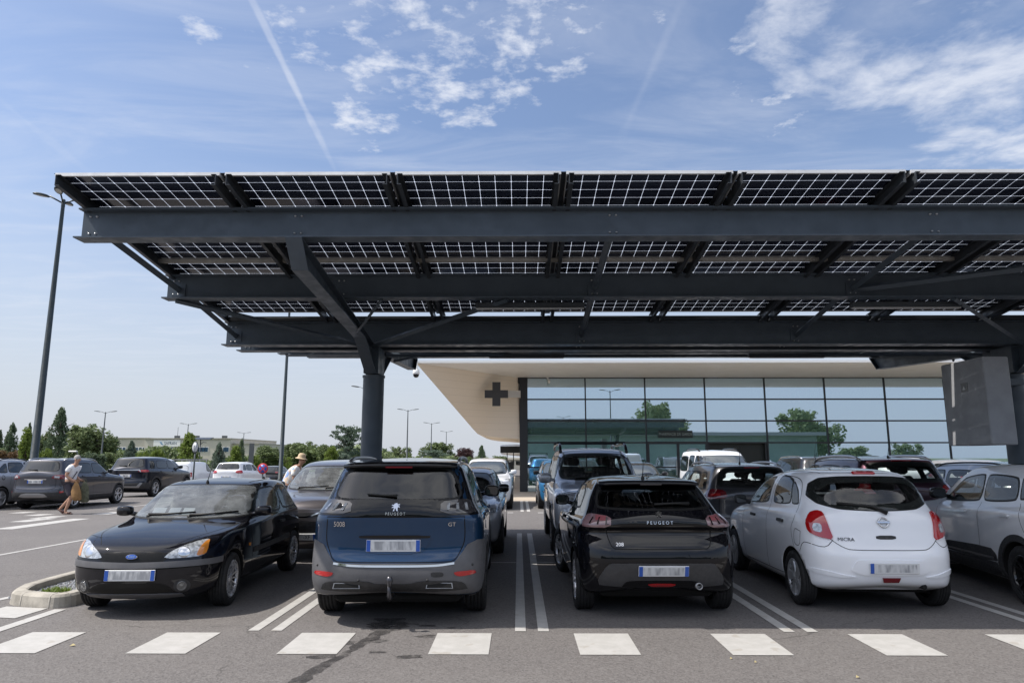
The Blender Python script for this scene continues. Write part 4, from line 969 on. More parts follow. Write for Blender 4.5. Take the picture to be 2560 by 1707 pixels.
for wing in (-1, 1):
    for i in range(NX + 1):
        x = CX0 + PX * i; b = MB(); y0, y1 = YC + wing * (YC - YF + .02), YC + wing * .42
        for s_ in ((1,) if i == 0 else (-1, 1)):
            x_ = x + s_ * .055
            def q(y, dz): return zplane(y) + dz
            for (xa, xb, da, db) in ((x_ - .004, x_ + .004, -.108, -.001), (x_ - .004 if s_ > 0 else x_ - .04, x_ + .04 if s_ > 0 else x_ + .004, -.116, -.1085), (x_ - .004 if s_ > 0 else x_ - .05, x_ + .05 if s_ > 0 else x_ + .004, -.0008, .0006)):
                b.add([(xa, y0, q(y0, da)), (xb, y0, q(y0, da)), (xb, y1, q(y1, da)), (xa, y1, q(y1, da)), (xa, y0, q(y0, db)), (xb, y0, q(y0, db)), (xb, y1, q(y1, db)), (xa, y1, q(y1, db))], [(0, 3, 2, 1), (4, 5, 6, 7), (0, 1, 5, 4), (1, 2, 6, 5), (2, 3, 7, 6), (3, 0, 4, 7)])
        yc0 = YC + wing * (YC - YF - .03); b.add([(x + sx, yy, q(yy, dz)) for yy in (yc0, y1) for dz in (.037, .041) for sx in ((-.045, .045) if 0 < i < NX else (0, .045) if i == 0 else (-.045, 0))], [(0, 1, 3, 2), (4, 6, 7, 5), (0, 4, 5, 1), (2, 3, 7, 6), (0, 2, 6, 4), (1, 5, 7, 3)])
        b.build('rafter', M['steel_dark'], canopy)
M['joint'] = mat('panel_rail', (.46, .44, .40), .5, metal=.3, var=.15, vscale=5)
for wing in (-1, 1):
    b = MB(); d = (YC - YF) - 2 * 1.027 + .006; y = YC + wing * d; b.box(CX0 + .06, CX1 - .06, y - .03, y + .03, zplane(y) - .05, zplane(y) - .006); b.build('panel_rail', M['joint'], canopy)
b = MB(); b.loft([[(x, 10.745, 3.90), (x, 10.80, 3.842), (x, 11.70, 3.842), (x, 11.755, 3.90), (x, 11.745, 3.905), (x, 11.69, 3.854), (x, 10.81, 3.854), (x, 10.755, 3.905)] for x in (CX0 + .02, CX1)], 0, True, True, False); b.build('gutter', M['steel_dark'], canopy)
for cx in (-2.40, 8.10):
    b = MB(); b.lathe([(.172, .02), (.172, 2.98)], 40, 0, 'z', (cx, 11.25, 0), True, False); b.lathe([(0, 3.0), (.185, 3.0), (.185, 2.965), (.172, 2.965)], 40, 0, 'z', (cx, 11.25, 0), False)
    b.lathe([(.0, .03), (.26, .03), (.26, .0)], 32, 0, 'z', (cx, 11.25, 0), False); b.build('column', M['steel'], canopy)
    for wing in (-1, 1):
        def Y(v): return YC + wing * (YC - v)
        topy, topz, tipz = 6.98, 3.985 - (.09 if wing > 0 else 0), 3.70 - (.09 if wing > 0 else 0)
        b = MB(); poly = [(Y(11.22), 3.01), (Y(10.98), 3.01), (Y(10.15), 3.46), (Y(7.25), tipz), (Y(topy), topz), (Y(8.9), 3.765), (Y(10.86), 3.445), (Y(11.22), 3.41)]
        b.prism(poly, 'x', cx - .008, cx + .008)
        for a, c in ((1, 2), (2, 3), (3, 4), (4, 6)):
            (ya, za), (yb, zb) = poly[a], poly[c]; d = Vector((0, yb - ya, zb - za)); L_ = d.length; d.normalize(); nn = d.cross(Vector((1, 0, 0))); 
            o1, o2 = Vector((0, ya, za)), Vector((0, yb, zb)); vs = []
            for o_1 in (o1, o2):
                for sx in (-1, 1):
                    for sn in (-.007, .007): vs.append(o_1 + nn * sn + Vector((cx + sx * .09, 0, 0)))
            b.add(vs, [(0, 1, 3, 2), (4, 6, 7, 5), (0, 4, 5, 1), (2, 3, 7, 6), (0, 2, 6, 4), (1, 5, 7, 3)])
        b.build('support_arm', M['steel'], canopy)
        for sg in (-1, 1):
            y2 = BE[1][0] if wing < 0 else BE[4][0]; z2 = BE[1][1] if wing < 0 else BE[4][1]
            b = MB(); b.tube([(cx + sg * .08, Y(10.75), 3.43), (cx + sg * 2.25, y2, z2 - .01)], .038, 4, smooth=False); b.build('brace', M['steel'], canopy)
        b = MB(); b.tube([(cx + .05, Y(9.75), 3.45), (cx + .55, Y(9.0), 3.77 if wing < 0 else 3.69)], .022, 6); b.build('brace', M['steel'], canopy)
    b = MB(); b.box(cx - .12, cx + .12, 11.0, 11.5, 3.015, 3.45); b.build('column_head', M['steel'], canopy)
for x in (CX0 + .16, 1.03, 4.5, 11.45):
    for k in (0, 1, 3, 4):
        (ya, ba, ta), (yb, bb, tb) = BE[k], BE[k + 1]; b = MB(); za, zb = (ba + ta) / 2 - (.03 if k != 1 else 0), (bb + tb) / 2 - .03
        b.tube([(x, ya + .01, za), (x, yb - .01, zb)], .045, 4, smooth=False); b.box(x - .09, x + .09, yb - .022, yb - .0065, zb - .09, zb + .08); b.build('tie_bar', M['steel'], canopy)
b = MB(); b.tube([(4.56, 9.0, 3.9), (8.05, 7.25, 4.02)], .045, 4, smooth=False); b.build('brace', M['steel'], canopy)
b = MB(); b.tube([(-2.45, 7.25, 4.02), (-5.9 + 1.2, 8.9, 3.85)], .03, 4, smooth=False) if False else None
M['lamp_tube'] = mat('light_fitting_cover', (.5, .5, .5), .4)
for x in (.16, 5.3):
    for y, z in ((9.18, 3.765), (13.4, 3.69)):
        b = MB(); b.cbox(x - .75, x + .75, y - .05, y + .05, z - .075, z - .004, .01); o = b.build('light_fitting', M['steel_dark'], canopy)
        b = MB(); b.cbox(x - .74, x + .74, y - .035, y + .035, z - .095, z - .0755, .008); b.build('light_cover', M['lamp_tube'], o)
# charging cabinet on the right column
M['cabinet'] = mat('cabinet_steel', (.31, .32, .34), .5, var=.08, vscale=4, bump=.04, bscale=250)
b = MB(); b.cbox(6.89, 7.27, 10.1, 11.12, 1.845, 3.14, .012); cab = b.build('switch_cabinet', M['cabinet'], canopy)
b = MB(); b.box(6.884, 6.889, 10.50, 10.66, 2.66, 2.80); lb = b.build('cabinet_label', mat('label_grey', (.2, .2, .2), .5), cab)
b = MB(); b.prism([(10.55, 2.69), (10.62, 2.69), (10.585, 2.75)], 'x', 6.880, 6.8835); b.build('label_symbol', mat('label_white', (.7, .7, .7), .5), lb)
b = MB(); b.box(7.25, 8.05, 10.9, 11.1, 2.8, 2.9); b.build('cabinet_bracket', M['steel'], canopy)
b = MB(); rs = random.Random(2)
for k in range(NX):
    x0 = CX0 + PX * k; y = YC - .50; pts = [(x0 + PX * q / 8, y + .02 * math.sin(q), zplane(y) - .03 - .035 * math.sin(math.pi * q / 8) * rs.uniform(.6, 1.2)) for q in range(9)]; b.tube(pts, .006, 5)
b.build('panel_cable', M['seal'], canopy)

# ------------------------------------------------------------------ pharmacy building
M['soffit'] = mat('beige_soffit', (.60, .515, .41), .55, var=.05, vscale=1.2)
M['fascia'] = mat('white_fascia', (.78, .78, .77), .4)
M['mullion'] = mat('dark_mullion', (.020, .023, .028), .4)
def facade_glass():
    m = bpy.data.materials.new('facade_glass'); m.use_nodes = True; t = NT(m.node_tree); b = t.n['Principled BSDF']
    b.inputs['Base Color'].default_value = (.13, .27, .20, 1); b.inputs['Roughness'].default_value = .1
    g = t.new('ShaderNodeBsdfGlossy'); g.inputs['Color'].default_value = (.70, .84, 1.0, 1); g.inputs['Roughness'].default_value = .0
    oc = t.new('ShaderNodeTexCoord').outputs['Object']; bn = t.new('ShaderNodeBump'); bn.inputs['Strength'].default_value = .02; bn.inputs['Distance'].default_value = .02
    t.link(t.noise(oc, .55, 2), bn.inputs['Height']); t.link(bn.outputs[0], g.inputs['Normal'])
    mx = t.new('ShaderNodeMixShader'); mx.inputs[0].default_value = .70; t.link(b.outputs[0], mx.inputs[1]); t.link(g.outputs[0], mx.inputs[2]); t.link(mx.outputs[0], t.n['Material Output'].inputs[0]); return m
M['facade_glass'] = facade_glass()
FY = 34.0
tag(sheet('pavement', -3, 48, 27.0, 60, .006, M['paving']), kind='structure')
bld = thing('pharmacy_building', 'long glass fronted pharmacy with beige overhanging soffit behind the carport', 'building', (0, 0, 0))
b = MB(); b.box(.45, 46, FY + .25, 62, 0, 5.55); b.build('inner_wall', mat('inner_dark', (.02, .025, .023), .6), bld)
xs = [.44] + [3.33 + 2.97 * k for k in range(15)]; zs = [.0, 1.18, 2.37, 3.435, 4.50, 5.58]
for i in range(len(xs) - 1):
    g = MB()
    for j in range(len(zs) - 1):
        if 6.3 < xs[i] < 9.3 and zs[j] < 2.3: continue
        g.box(xs[i] + .015, xs[i + 1] - .015, FY + .03 + .0004 * ((i * 7 + j * 3) % 5), FY + .045, zs[j] + .015, zs[j + 1] - .015)
    g.build('window', M['facade_glass'], bld)
b = MB()
for x in xs[1:]: b.box(x - .03, x + .03, FY - .02, FY + .06, 0, 5.58)
for z in zs[1:]: b.box(.44, xs[-1], FY - .005, FY + .055, z - .035, z + .035)
b.build('mullion_grid', M['mullion'], bld)
b = MB()
for x in xs[2::1]: b.box(x - .13, x + .13, FY + .047, FY + .09, 0, 3.3)
b.build('inner_column', M['mullion'], bld)
b = MB(); b.box(.06, .44, FY - .12, FY + .26, 0, 5.62); b.box(-.02, .46, FY - .1, FY + .3, 5.3, 5.62 - .003); b.build('corner_post', M['mullion'], bld)
d = thing('d', 'd', 'd'); bpy.data.objects.remove(d)
b = MB()
for x in (6.36, 7.83, 9.24): b.box(x - .06, x + .06, FY - .05, FY + .05, 0, 2.42)
b.box(6.3, 9.3, FY - .055, FY + .05, 2.30, 2.42); do = b.build('door_frame', M['mullion'], bld)
b = MB(); b.box(6.42, 7.77, FY, FY + .012, .02, 2.30); b.box(7.89, 9.18, FY, FY + .012, .02, 2.30); b.build('door_glass', M['facade_glass'], do)
b = MB(); b.box(7.70, 7.73, FY - .09, FY - .06, .8, 1.5); b.box(7.93, 7.96, FY - .09, FY - .06, .8, 1.5); b.build('handle', M['satin'], do)
b = MB(); b.box(6.88, 8.55, FY - .10, FY - .03, 2.60, 2.95); sg_ = b.build('name_board', mat('board_dark', (.012, .02, .018), .4), bld)
text_obj('PHARMACIE DE GARDE', .20, mat('board_letters', (.22, .27, .25), .5), sg_, Matrix.Translation((7.71, FY - .102, 2.775)) @ Matrix.Rotation(R(90), 4, 'X'), 'board_lettering', .78)
# roof slab and sculpted soffit
ey = 28.8; et = 5.62
b = MB(); b.box(-4.40, 48, ey, 63, et, et + .10); b.build('roof', M['fascia'], bld)
def board_mat(name, axis, pitch):
    m = mat(name, (.60, .515, .41), .55); t = NT(m.node_tree); bb = t.n['Principled BSDF']
    oc = t.new('ShaderNodeTexCoord').outputs['Object']; s = t.new('ShaderNodeSeparateXYZ'); t.link(oc, s.inputs[0])
    f = t.math('FRACT', t.math('MULTIPLY', s.outputs[axis], 1 / pitch)); ln = t.math('LESS_THAN', f, .035)
    wob = t.ramp(t.noise(t.vmath('MULTIPLY', oc, (.4, .4, 3)), 2, 4), .3, .7, .94, 1.04)
    t.link(t.vmath('MULTIPLY', t.mix(t.math('MULTIPLY', ln, .55), (.62, .53, .42), (.30, .26, .21)), wob) if False else t.mix(t.math('MULTIPLY', ln, .5), (.80, .715, .61), (.48, .42, .35)), bb.inputs['Base Color']); return m
M['boards_h'] = board_mat('soffit_boards', 2, .30); M['boards_v'] = mat('eave_boards', (.80, .79, .76), .5, var=.04, vscale=1)
b = MB(); b.add([(-4.36, ey + .01, et - .001), (48, ey + .01, et - .001), (48, FY, 5.585), (.0, FY, 5.585)], [(0, 1, 2, 3)]); b.add([(-4.36, ey + .01, et - .0005), (48, ey + .01, et - .0005), (48, FY, et - .0005), (0, FY, et - .0005)], [(3, 2, 1, 0)]); b.build('eave_soffit', M['boards_v'], bld)
edge = []
for t_, Y_ in ((0, 28.82), (.25, 30.1), (.5, 31.4), (.75, 32.7), (.92, 33.5)):
    x34, z34 = -5.15 + 3.09 * t_, 6.33 - 3.51 * t_; edge.append((x34 * Y_ / 34, Y_, 1.67 + (z34 - 1.67) * Y_ / 34 - (.004 if t_ == 0 else 0)))
edge += [(-2.02, 33.75, 2.80), (-1.75, 33.88, 2.72), (-1.31, 33.95, 2.65), (.06, FY, 2.545)]
inner = [(edge[0][0] * (1 - q), ey + .02 + (FY - ey - .02) * q, edge[0][2] + (5.583 - edge[0][2]) * q) for q in np.linspace(0, 1, 9)]
b = MB(); vs = []; nrow = 8
for r in range(nrow + 1):
    q = r / nrow
    for a, c in zip(edge, inner): vs.append(tuple(Vector(a) * (1 - q) + Vector(c) * q))
b.add(vs, [(r * 9 + i, r * 9 + i + 1, r * 9 + i + 10, r * 9 + i + 9) for r in range(nrow) for i in range(8)], 0, True)
back = [(x + .05, y + 9, z) for x, y, z in edge]
b.add([*edge, *back], [(i, i + 9, i + 10, i + 1) for i in range(8)], 0, True); b.add([*back, (0.06, FY + 9, et), (-4.3, ey + 9, et)], [tuple(range(11))]); b.build('side_soffit', M['boards_h'], bld)
# hanging pharmacy cross on a grey bracket
cr = thing('pharmacy_cross', 'dark grey pharmacy cross sign hung beside the building corner post', 'sign', (-1.04, 32.2, 4.6))
b = MB()
for x0, x1, z0, z1 in ((-.19, .19, -.56, -.181), (-.55, .55, -.18, .18), (-.19, .19, .181, .56)): b.box(x0, x1, -.10, .10, z0, z1)
b.build('cross_panel', mat('cross_led_panel', (.045, .045, .05), .55, var=.15, vscale=40), cr)
b = MB(); b.box(.56, 1.14, -.05, .05, -.16, .16); b.box(1.05, 1.139, .051, 1.72, -.05, .05); b.build('cross_bracket', mat('bracket_grey', (.45, .43, .40), .5), cr)
def dome_camera(x, y, z, s, label):
    c = thing('security_camera', label, 'camera', (x, y, z)); b = MB(); b.lathe([(0, .05), (.05, .05), (.05, -.25), (.11, -.3), (.13, -.42), (.11, -.46)], 20); b.v = [(a * s, bb * s, zz * s) for a, bb, zz in b.v]; b.build('camera_housing', M['fascia'], c)
    b = MB(); b.lathe([(.11, -.462), (.10, -.53), (.06, -.575), (0, -.59)], 20); b.v = [(a * s, bb * s, zz * s) for a, bb, zz in b.v]; b.build('camera_dome', M['gloss_black'], c)
dome_camera(-4.34, 28.75, 5.66, 1.15, 'white dome security camera hanging under the pointed roof corner')
c = thing('security_camera', 'small white bracket camera above the first glass pane of the pharmacy', 'camera', (1.45, FY - .3, 5.58)); b = MB(); b.lathe([(.06, .0), (.06, -.05), (.03, -.06), (.03, -.14)], 12); b.build('camera_bracket', M['fascia'], c)
b = MB(); b.cbox(-.06, .06, -.16, .12, -.07, .05, .02, 0, Matrix.Translation((.06, -.08, -.2)) @ Matrix.Rotation(R(25), 4, 'X')); b.build('camera_housing', M['fascia'], c)
# white round pavilion and low block seen past the corner post
pv = thing('round_pavilion', 'white round roofed pavilion behind the pharmacy corner post', 'building', (0, 0, 0))
b = MB(); b.lathe([(0, 2.74), (4.3, 2.74), (4.4, 2.70), (4.35, 1.98), (4.2, 1.9), (2.4, 1.72)], 48, 0, 'z', (2.75, 62, 0)); b.build('roof', M['fascia'], pv)
b = MB(); b.lathe([(2.4, 1.9), (2.4, 0)], 40, 0, 'z', (2.75, 62, 0)); b.build('wall', M['soffit'], pv)
lb_ = thing('low_building', 'cream low block with a row of small windows below the white pavilion', 'building', (0, 0, 0))
b = MB(); b.box(-3.2, 6, 95, 103, 0, 1.35); b.box(-3.3, 6.1, 94.7, 103.2, 1.351, 1.6); b.build('wall', mat('cream_wall', (.62, .58, .48), .7), lb_)
for k in range(6): b = MB(); b.box(-2.6 + .75 * k, -2.1 + .75 * k, 94.95, 94.99, .6, 1.15); b.build('window', M['glass'], lb_)
fe = thing('fence', 'thin dark steel railing standing beside the pharmacy corner post', 'fence', (0, 36, 0))
b = MB()
for x in (-.65, -.3): b.box(x, x + .05, 1.95, 2.0, 0, 2.1)
b.build('post', M['mullion'], fe); b = MB(); b.box(-.60, -.30, 1.96, 1.99, .1, 1.4); b.build('panel', M['mullion'], fe); b = MB(); b.box(-1.0, .4, 1.9, 2.05, 1.9, 2.25); b.build('lintel', M['mullion'], fe)
# ------------------------------------------------------------------ the cars in the near row
def build_blue_suv():
    c = Car('suv', 'dark blue suv with grey bumper, black roof and tow ball', 'car', 4.64, 1.84, M['blue_paint'], -1.245, 7.03, 1.3, hollow=True)
    c.shell(LV_SUV, axles=(.93, 3.77), rw=.345, arch=.40); c.wheels('five', .235, .225); suv_sides(c); arch_trim(c, M['grey_plastic'])
    # black roof, pillars and band
    c.patch('roof_panel', [(-.60, .47), (.60, .47), (.60, 2.4), (-.60, 2.4)], 'T', M['gloss_black'], .003, .004, .12, 1)
    c.patch('rear_quarter_panel', [(.22, 1.12), (.56, 1.17), (.62, 1.32), (.80, 1.49), (1.4, 1.52), (1.2, 1.585), (.50, 1.575), (.40, 1.45)], 'S', M['gloss_black'], .0025, .004, .06, 0, mirror=True)
    c.patch('rear_surround', [(-.76, 1.18), (.76, 1.18), (.71, 1.30), (.62, 1.56), (.56, 1.60), (-.56, 1.60), (-.62, 1.56), (-.71, 1.30)], 'R', M['gloss_black'], .0015, .004, .05, 0)
    c.patch('corner_panel', [(-1.28, 1.085), (1.28, 1.085), (1.22, 1.13), (1.05, 1.17), (.80, 1.195), (-.80, 1.195), (-1.05, 1.17), (-1.22, 1.13)], 'U', M['gloss_black'], .005, .008, .04, 0)
    c.patch('pillar_panel', [(.88, 1.22), (1.15, 1.16), (1.35, 1.25), (1.25, 1.50), (.95, 1.565), (.84, 1.54), (.90, 1.38)], 'U', M['gloss_black'], .003, .004, .05, 0, mirror=True)
    band = c.patch('tail_band', [(-.80, 1.075), (.80, 1.075), (.76, 1.215), (.60, 1.225), (-.60, 1.225), (-.76, 1.215)], 'R', M['gloss_black'], .006, .01, .06, 1)
    lamps = c.patch('tail_lamp', [(.46, 1.105), (.905, 1.10), (.93, 1.16), (.88, 1.235), (.70, 1.235), (.50, 1.215)], 'U', M['smoke_lamp'], .012, .012, .04, 1, mirror=True)
    for sg, lp in zip((1, -1), lamps):
        for k in range(3):
            cl = MB(); h = c.frame('U', sg * (.57 + .11 * k), 1.165, 1, .016); cl.prism([(-.026, -.045), (.004, -.045), (.026, .042), (-.004, .042)], 'z', -.004, .001, 0, h); c.mb('lamp_claw', cl, M['clear_lamp'], lp)
    c.win('rear_window', [(-.655, 1.245), (.655, 1.245), (.60, 1.40), (.515, 1.545), (-.515, 1.545), (-.60, 1.40)], 'R', M['privacy_glass'], rnd=3)
    # spoiler
    sp = MB(); rings = []
    for x in np.linspace(-.60, .60, 13):
        e = (abs(x) / .60) ** 3; y = .22 + .10 * e; z = 1.575 - .012 * e
        rings.append([(x, y, z), (x, y + .01, z + .028), (x, y + .2, z + .055), (x, y + .26, z + .03), (x, y + .12, z - .02), (x, y + .02, z - .012)])
    sp.loft(rings, 0, True, True); spo = c.mb('spoiler', sp, M['gloss_black'])
    bl = MB(); bl.box(-.14, .14, .212, .23, 1.558, 1.574); c.mb('brake_lamp', bl, M['dark_red_lamp'], spo)
    # tailgate, bumper
    c.seams([('R', [(-.695, 1.075), (-.70, .86), (-.66, .74), (-.60, .655), (-.50, .64), (0, .638), (.50, .64), (.60, .655), (.66, .74), (.70, .86), (.695, 1.075)]), ('R', [(-.70, 1.072), (.70, 1.072)])], .009)
    c.patch('bumper_trim', [(-1.30, .315), (1.30, .315), (1.30, .70), (1.12, .82), (.86, .835), (.74, .80), (.68, .72), (.61, .640), (.50, .628), (-.50, .628), (-.61, .640), (-.68, .72), (-.74, .80), (-.86, .835), (-1.12, .82), (-1.30, .70)], 'U', M['grey_plastic'], .006, .01, .05, 0)
    ch = MB(); c.ribbon_add(ch, [(-.60, .625), (-.4, .606), (0, .602), (.4, .606), (.60, .625)], .020, 'R', 1, .012); c.mb('chrome_strip', ch, M['chrome'])
    c.patch('rear_reflector', [(.60, .545), (.83, .55), (.86, .515), (.68, .498), (.62, .51)], 'U', M['red_lamp'], .011, .01, .04, 1, mirror=True)
    c.patch('tow_cover', [(.37, .545), (.49, .545), (.50, .515), (.48, .50), (.38, .50)], 'R', M['plastic'], .0095, .01, .05, 1)
    c.patch('diffuser', [(-.74, .355), (.74, .355), (.70, .44), (.58, .462), (.26, .462), (.16, .435), (-.16, .435), (-.26, .462), (-.58, .462), (-.70, .44)], 'R', M['plastic'], .010, .012, .05, 1)
    for sg in (-1, 1):
        mb = MB(); mt = c.frame('R', sg * .46, .412, 1, .012, (0, -1, .15))
        o = [(-.135, -.026), (.135 , -.026), (.125, .028), (-.125, .028)]; mb.prism(o, 'z', -.02, .012, 0, mt); ex = c.mb('exhaust_trim', mb, M['dull_metal'])
        m2 = MB(); m2.prism([(x * .93, y * .78) for x, y in o], 'z', .0115, .014, 0, mt); c.mb('exhaust_outlet', m2, M['well'], ex)
    hk = MB(); p = c.hit('R', -.02, .42)[0]; hk.tube([(p.x, p.y + .15, .30), (p.x, p.y - .06, .30), (p.x, p.y - .11, .34), (p.x, p.y - .11, .45)], [.022, .022, .022, .018], 10)
    hk.lathe([(.0, .095), (.02, .09), (.03, .07), (.033, .045), (.026, .02), (.018, 0)], 16, 0, 'z', (p.x, p.y - .11, .43)); c.mb('tow_ball', hk, mat('tow_steel', (.09, .09, .10), .3, metal=.8))
    # recess and plate
    c.patch('plate_recess', [(-.38, .885), (.38, .885), (.33, .80), (.27, .715), (-.27, .715), (-.33, .80)], 'R', M['blue_paint'], .010, .012, .05, 1)
    c.patch('plate_light_bar', [(-.36, .895), (.36, .895), (.35, .865), (-.35, .865)], 'R', M['gloss_black'], .02, .014, .05, 1)
    c.plate('R', -.01, .795, .54, .115, .016)
    lion(c, 0, 1.168, .085); c.text('P E U G E O T', .042, 'R', 0, 1.103, off=.010, sx=.8)
    c.text('5008', .072, 'R', -.565, 1.0, sx=.85, off=.005); c.text('GT', .055, 'R', .57, .998, sx=1.1, off=.005)
    c.wiper([(-.0, 1.268), (-.12, 1.272), (-.30, 1.285)], 'R')
    c.rails(.55, 2.35, .60, M['satin'], .020, .045); c.mirror(2.95, 1.14, .20, .16, .15, M['gloss_black'])
    sn = MB()
    for a, b in ((-.78, .60), (.78, .60), (-.34, .47), (.34, .47)): sn.lathe([(0, -.014), (.011, -.013), (.012, 0)], 12, 0, 'y', tuple(c.hit('R', a, b)[0]))
    c.mb('parking_sensor', sn, M['plastic'])
    fl = c.box_on('fuel_flap', 'S', .85, .98, .20, .17, .004, c.p, .003, .0, 1)
    c.win('windscreen', [(-.72, 1.13), (.72, 1.13), (.60, 1.53), (-.60, 1.53)], 'F')
    c.open_windows(); c.interior(2.3, 1.25, .05, M['seat_light'], True, 3.28, 1.06)
    return c
def build_black_hatch():
    M['pink_core'] = mat('lamp_core_red', (.28, .08, .09), .2, coat=1); M['diffuser'] = mat('dark_grey_plastic', (.045, .045, .048), .5, var=.15, vscale=20, bump=.15, bscale=300)
    c = Car('hatchback', 'glossy black hatchback with pale smoked tail lamps between the blue suv and the white hatchback', 'car', 4.055, 1.745, M['black_paint'], 1.49, 7.36, .8, hollow=True)
    c.shell(LV_HATCH, axles=(.72, 3.26), rw=.315, arch=.355); c.wheels('five', .215, .205, steer=11); hatch_sides(c); arch_trim(c, M['gloss_black'], .045, False)
    c.win('rear_window', [(-.615, 1.135), (-.3, 1.125), (.3, 1.125), (.615, 1.135), (.585, 1.25), (.51, 1.365), (-.51, 1.365), (-.585, 1.25)], 'R', M['privacy_glass'], rnd=3)
    sp = MB(); rings = []
    for x in np.linspace(-.56, .56, 13):
        e = (abs(x) / .56) ** 3; y = .47 + .10 * e; z = 1.372 - .012 * e
        rings.append([(x, y, z), (x, y + .01, z + .024), (x, y + .2, z + .045), (x, y + .26, z + .02), (x, y + .12, z - .02), (x, y + .02, z - .012)])
    sp.loft(rings, 0, True, True); spo = c.mb('spoiler', sp, c.p)
    bl = MB(); bl.box(-.12, .12, .462, .475, 1.362, 1.374); c.mb('brake_lamp', bl, M['smoke_lamp'], spo)
    c.patch('tail_band', [(-.56, .945), (.56, .945), (.56, 1.02), (.2, 1.035), (-.2, 1.035), (-.56, 1.02)], 'R', M['gloss_black'], .005, .01, .05, 1)
    lamps = c.patch('tail_lamp', [(.545, .94), (.91, .935), (.93, .985), (.89, 1.045), (.78, 1.06), (.545, 1.04)], 'U', M['pink_lamp'], .010, .012, .04, 1, mirror=True)
    for sg, lp in zip((1, -1), lamps):
        m2 = MB()
        for k in range(3):
            h = c.frame('U', sg * (.60 + .09 * k), .998, 1, .012); m2.box(-.006, .006, -.05, .045, -.004, .002, 0, h)
        c.mb('lamp_divider', m2, M['gloss_black'], lp)
        c.patch('lamp_core', [(sg * .60, 1.0), (sg * .73, 1.0), (sg * .73, 1.05), (sg * .60, 1.04)], 'U', M['pink_core'], .013, .004, .05, 0, parent=lp)
    c.seams([('R', [(-.60, 1.06), (-.565, .93), (-.535, .80), (-.50, .735), (-.42, .725), (0, .722), (.42, .725), (.50, .735), (.535, .80), (.565, .93), (.60, 1.06)])], .009)
    c.patch('diffuser', [(-.64, .34), (.64, .34), (.66, .42), (.56, .57), (.50, .585), (-.50, .585), (-.56, .57), (-.66, .42)], 'R', M['diffuser'], .008, .012, .05, 1)
    c.patch('lower_diffuser', [(-.42, .335), (.42, .335), (.38, .395), (.30, .41), (-.30, .41), (-.38, .395)], 'R', M['gloss_black'], .011, .01, .05, 1)
    c.patch('fog_lamp', [(-.155, .378), (.155, .378), (.10, .348), (-.10, .348)], 'R', M['red_lamp'], .016, .01, .04, 1)
    c.plate('R', .01, .512, .52, .11, .018, kind='number_plate')
    ex = MB(); p = c.hit('R', .38, .36)[0]; ex.lathe([(.026, .1), (.026, -.02), (.034, -.022), (.036, .1)], 20, 0, 'y', (p.x, p.y - .035, .352)); ex.lathe([(0, .03), (.026, .03)], 16, 0, 'y', (p.x, p.y - .035, .352)); c.mb('exhaust_pipe', ex, M['dull_metal'])
    lion(c, 0, 1.068, .075); c.text('P E U G E O T', .046, 'R', 0, .985, off=.009, sx=1.0); c.text('208', .056, 'R', -.43, .765, off=.004, sx=1.0)
    c.wiper([(.36, 1.155), (.2, 1.158), (-.02, 1.15)], 'R', r=.013); c.antenna(.78, -.03, .20, .35)
    c.mirror(2.62, 1.02, .19, .14, .13, M['gloss_black'])
    c.win('windscreen', [(-.66, 1.0), (.66, 1.0), (.53, 1.335), (-.53, 1.335)], 'F')
    c.open_windows(); c.interior(1.98, 1.05, .0, None, True, 2.85, .93)
    return c
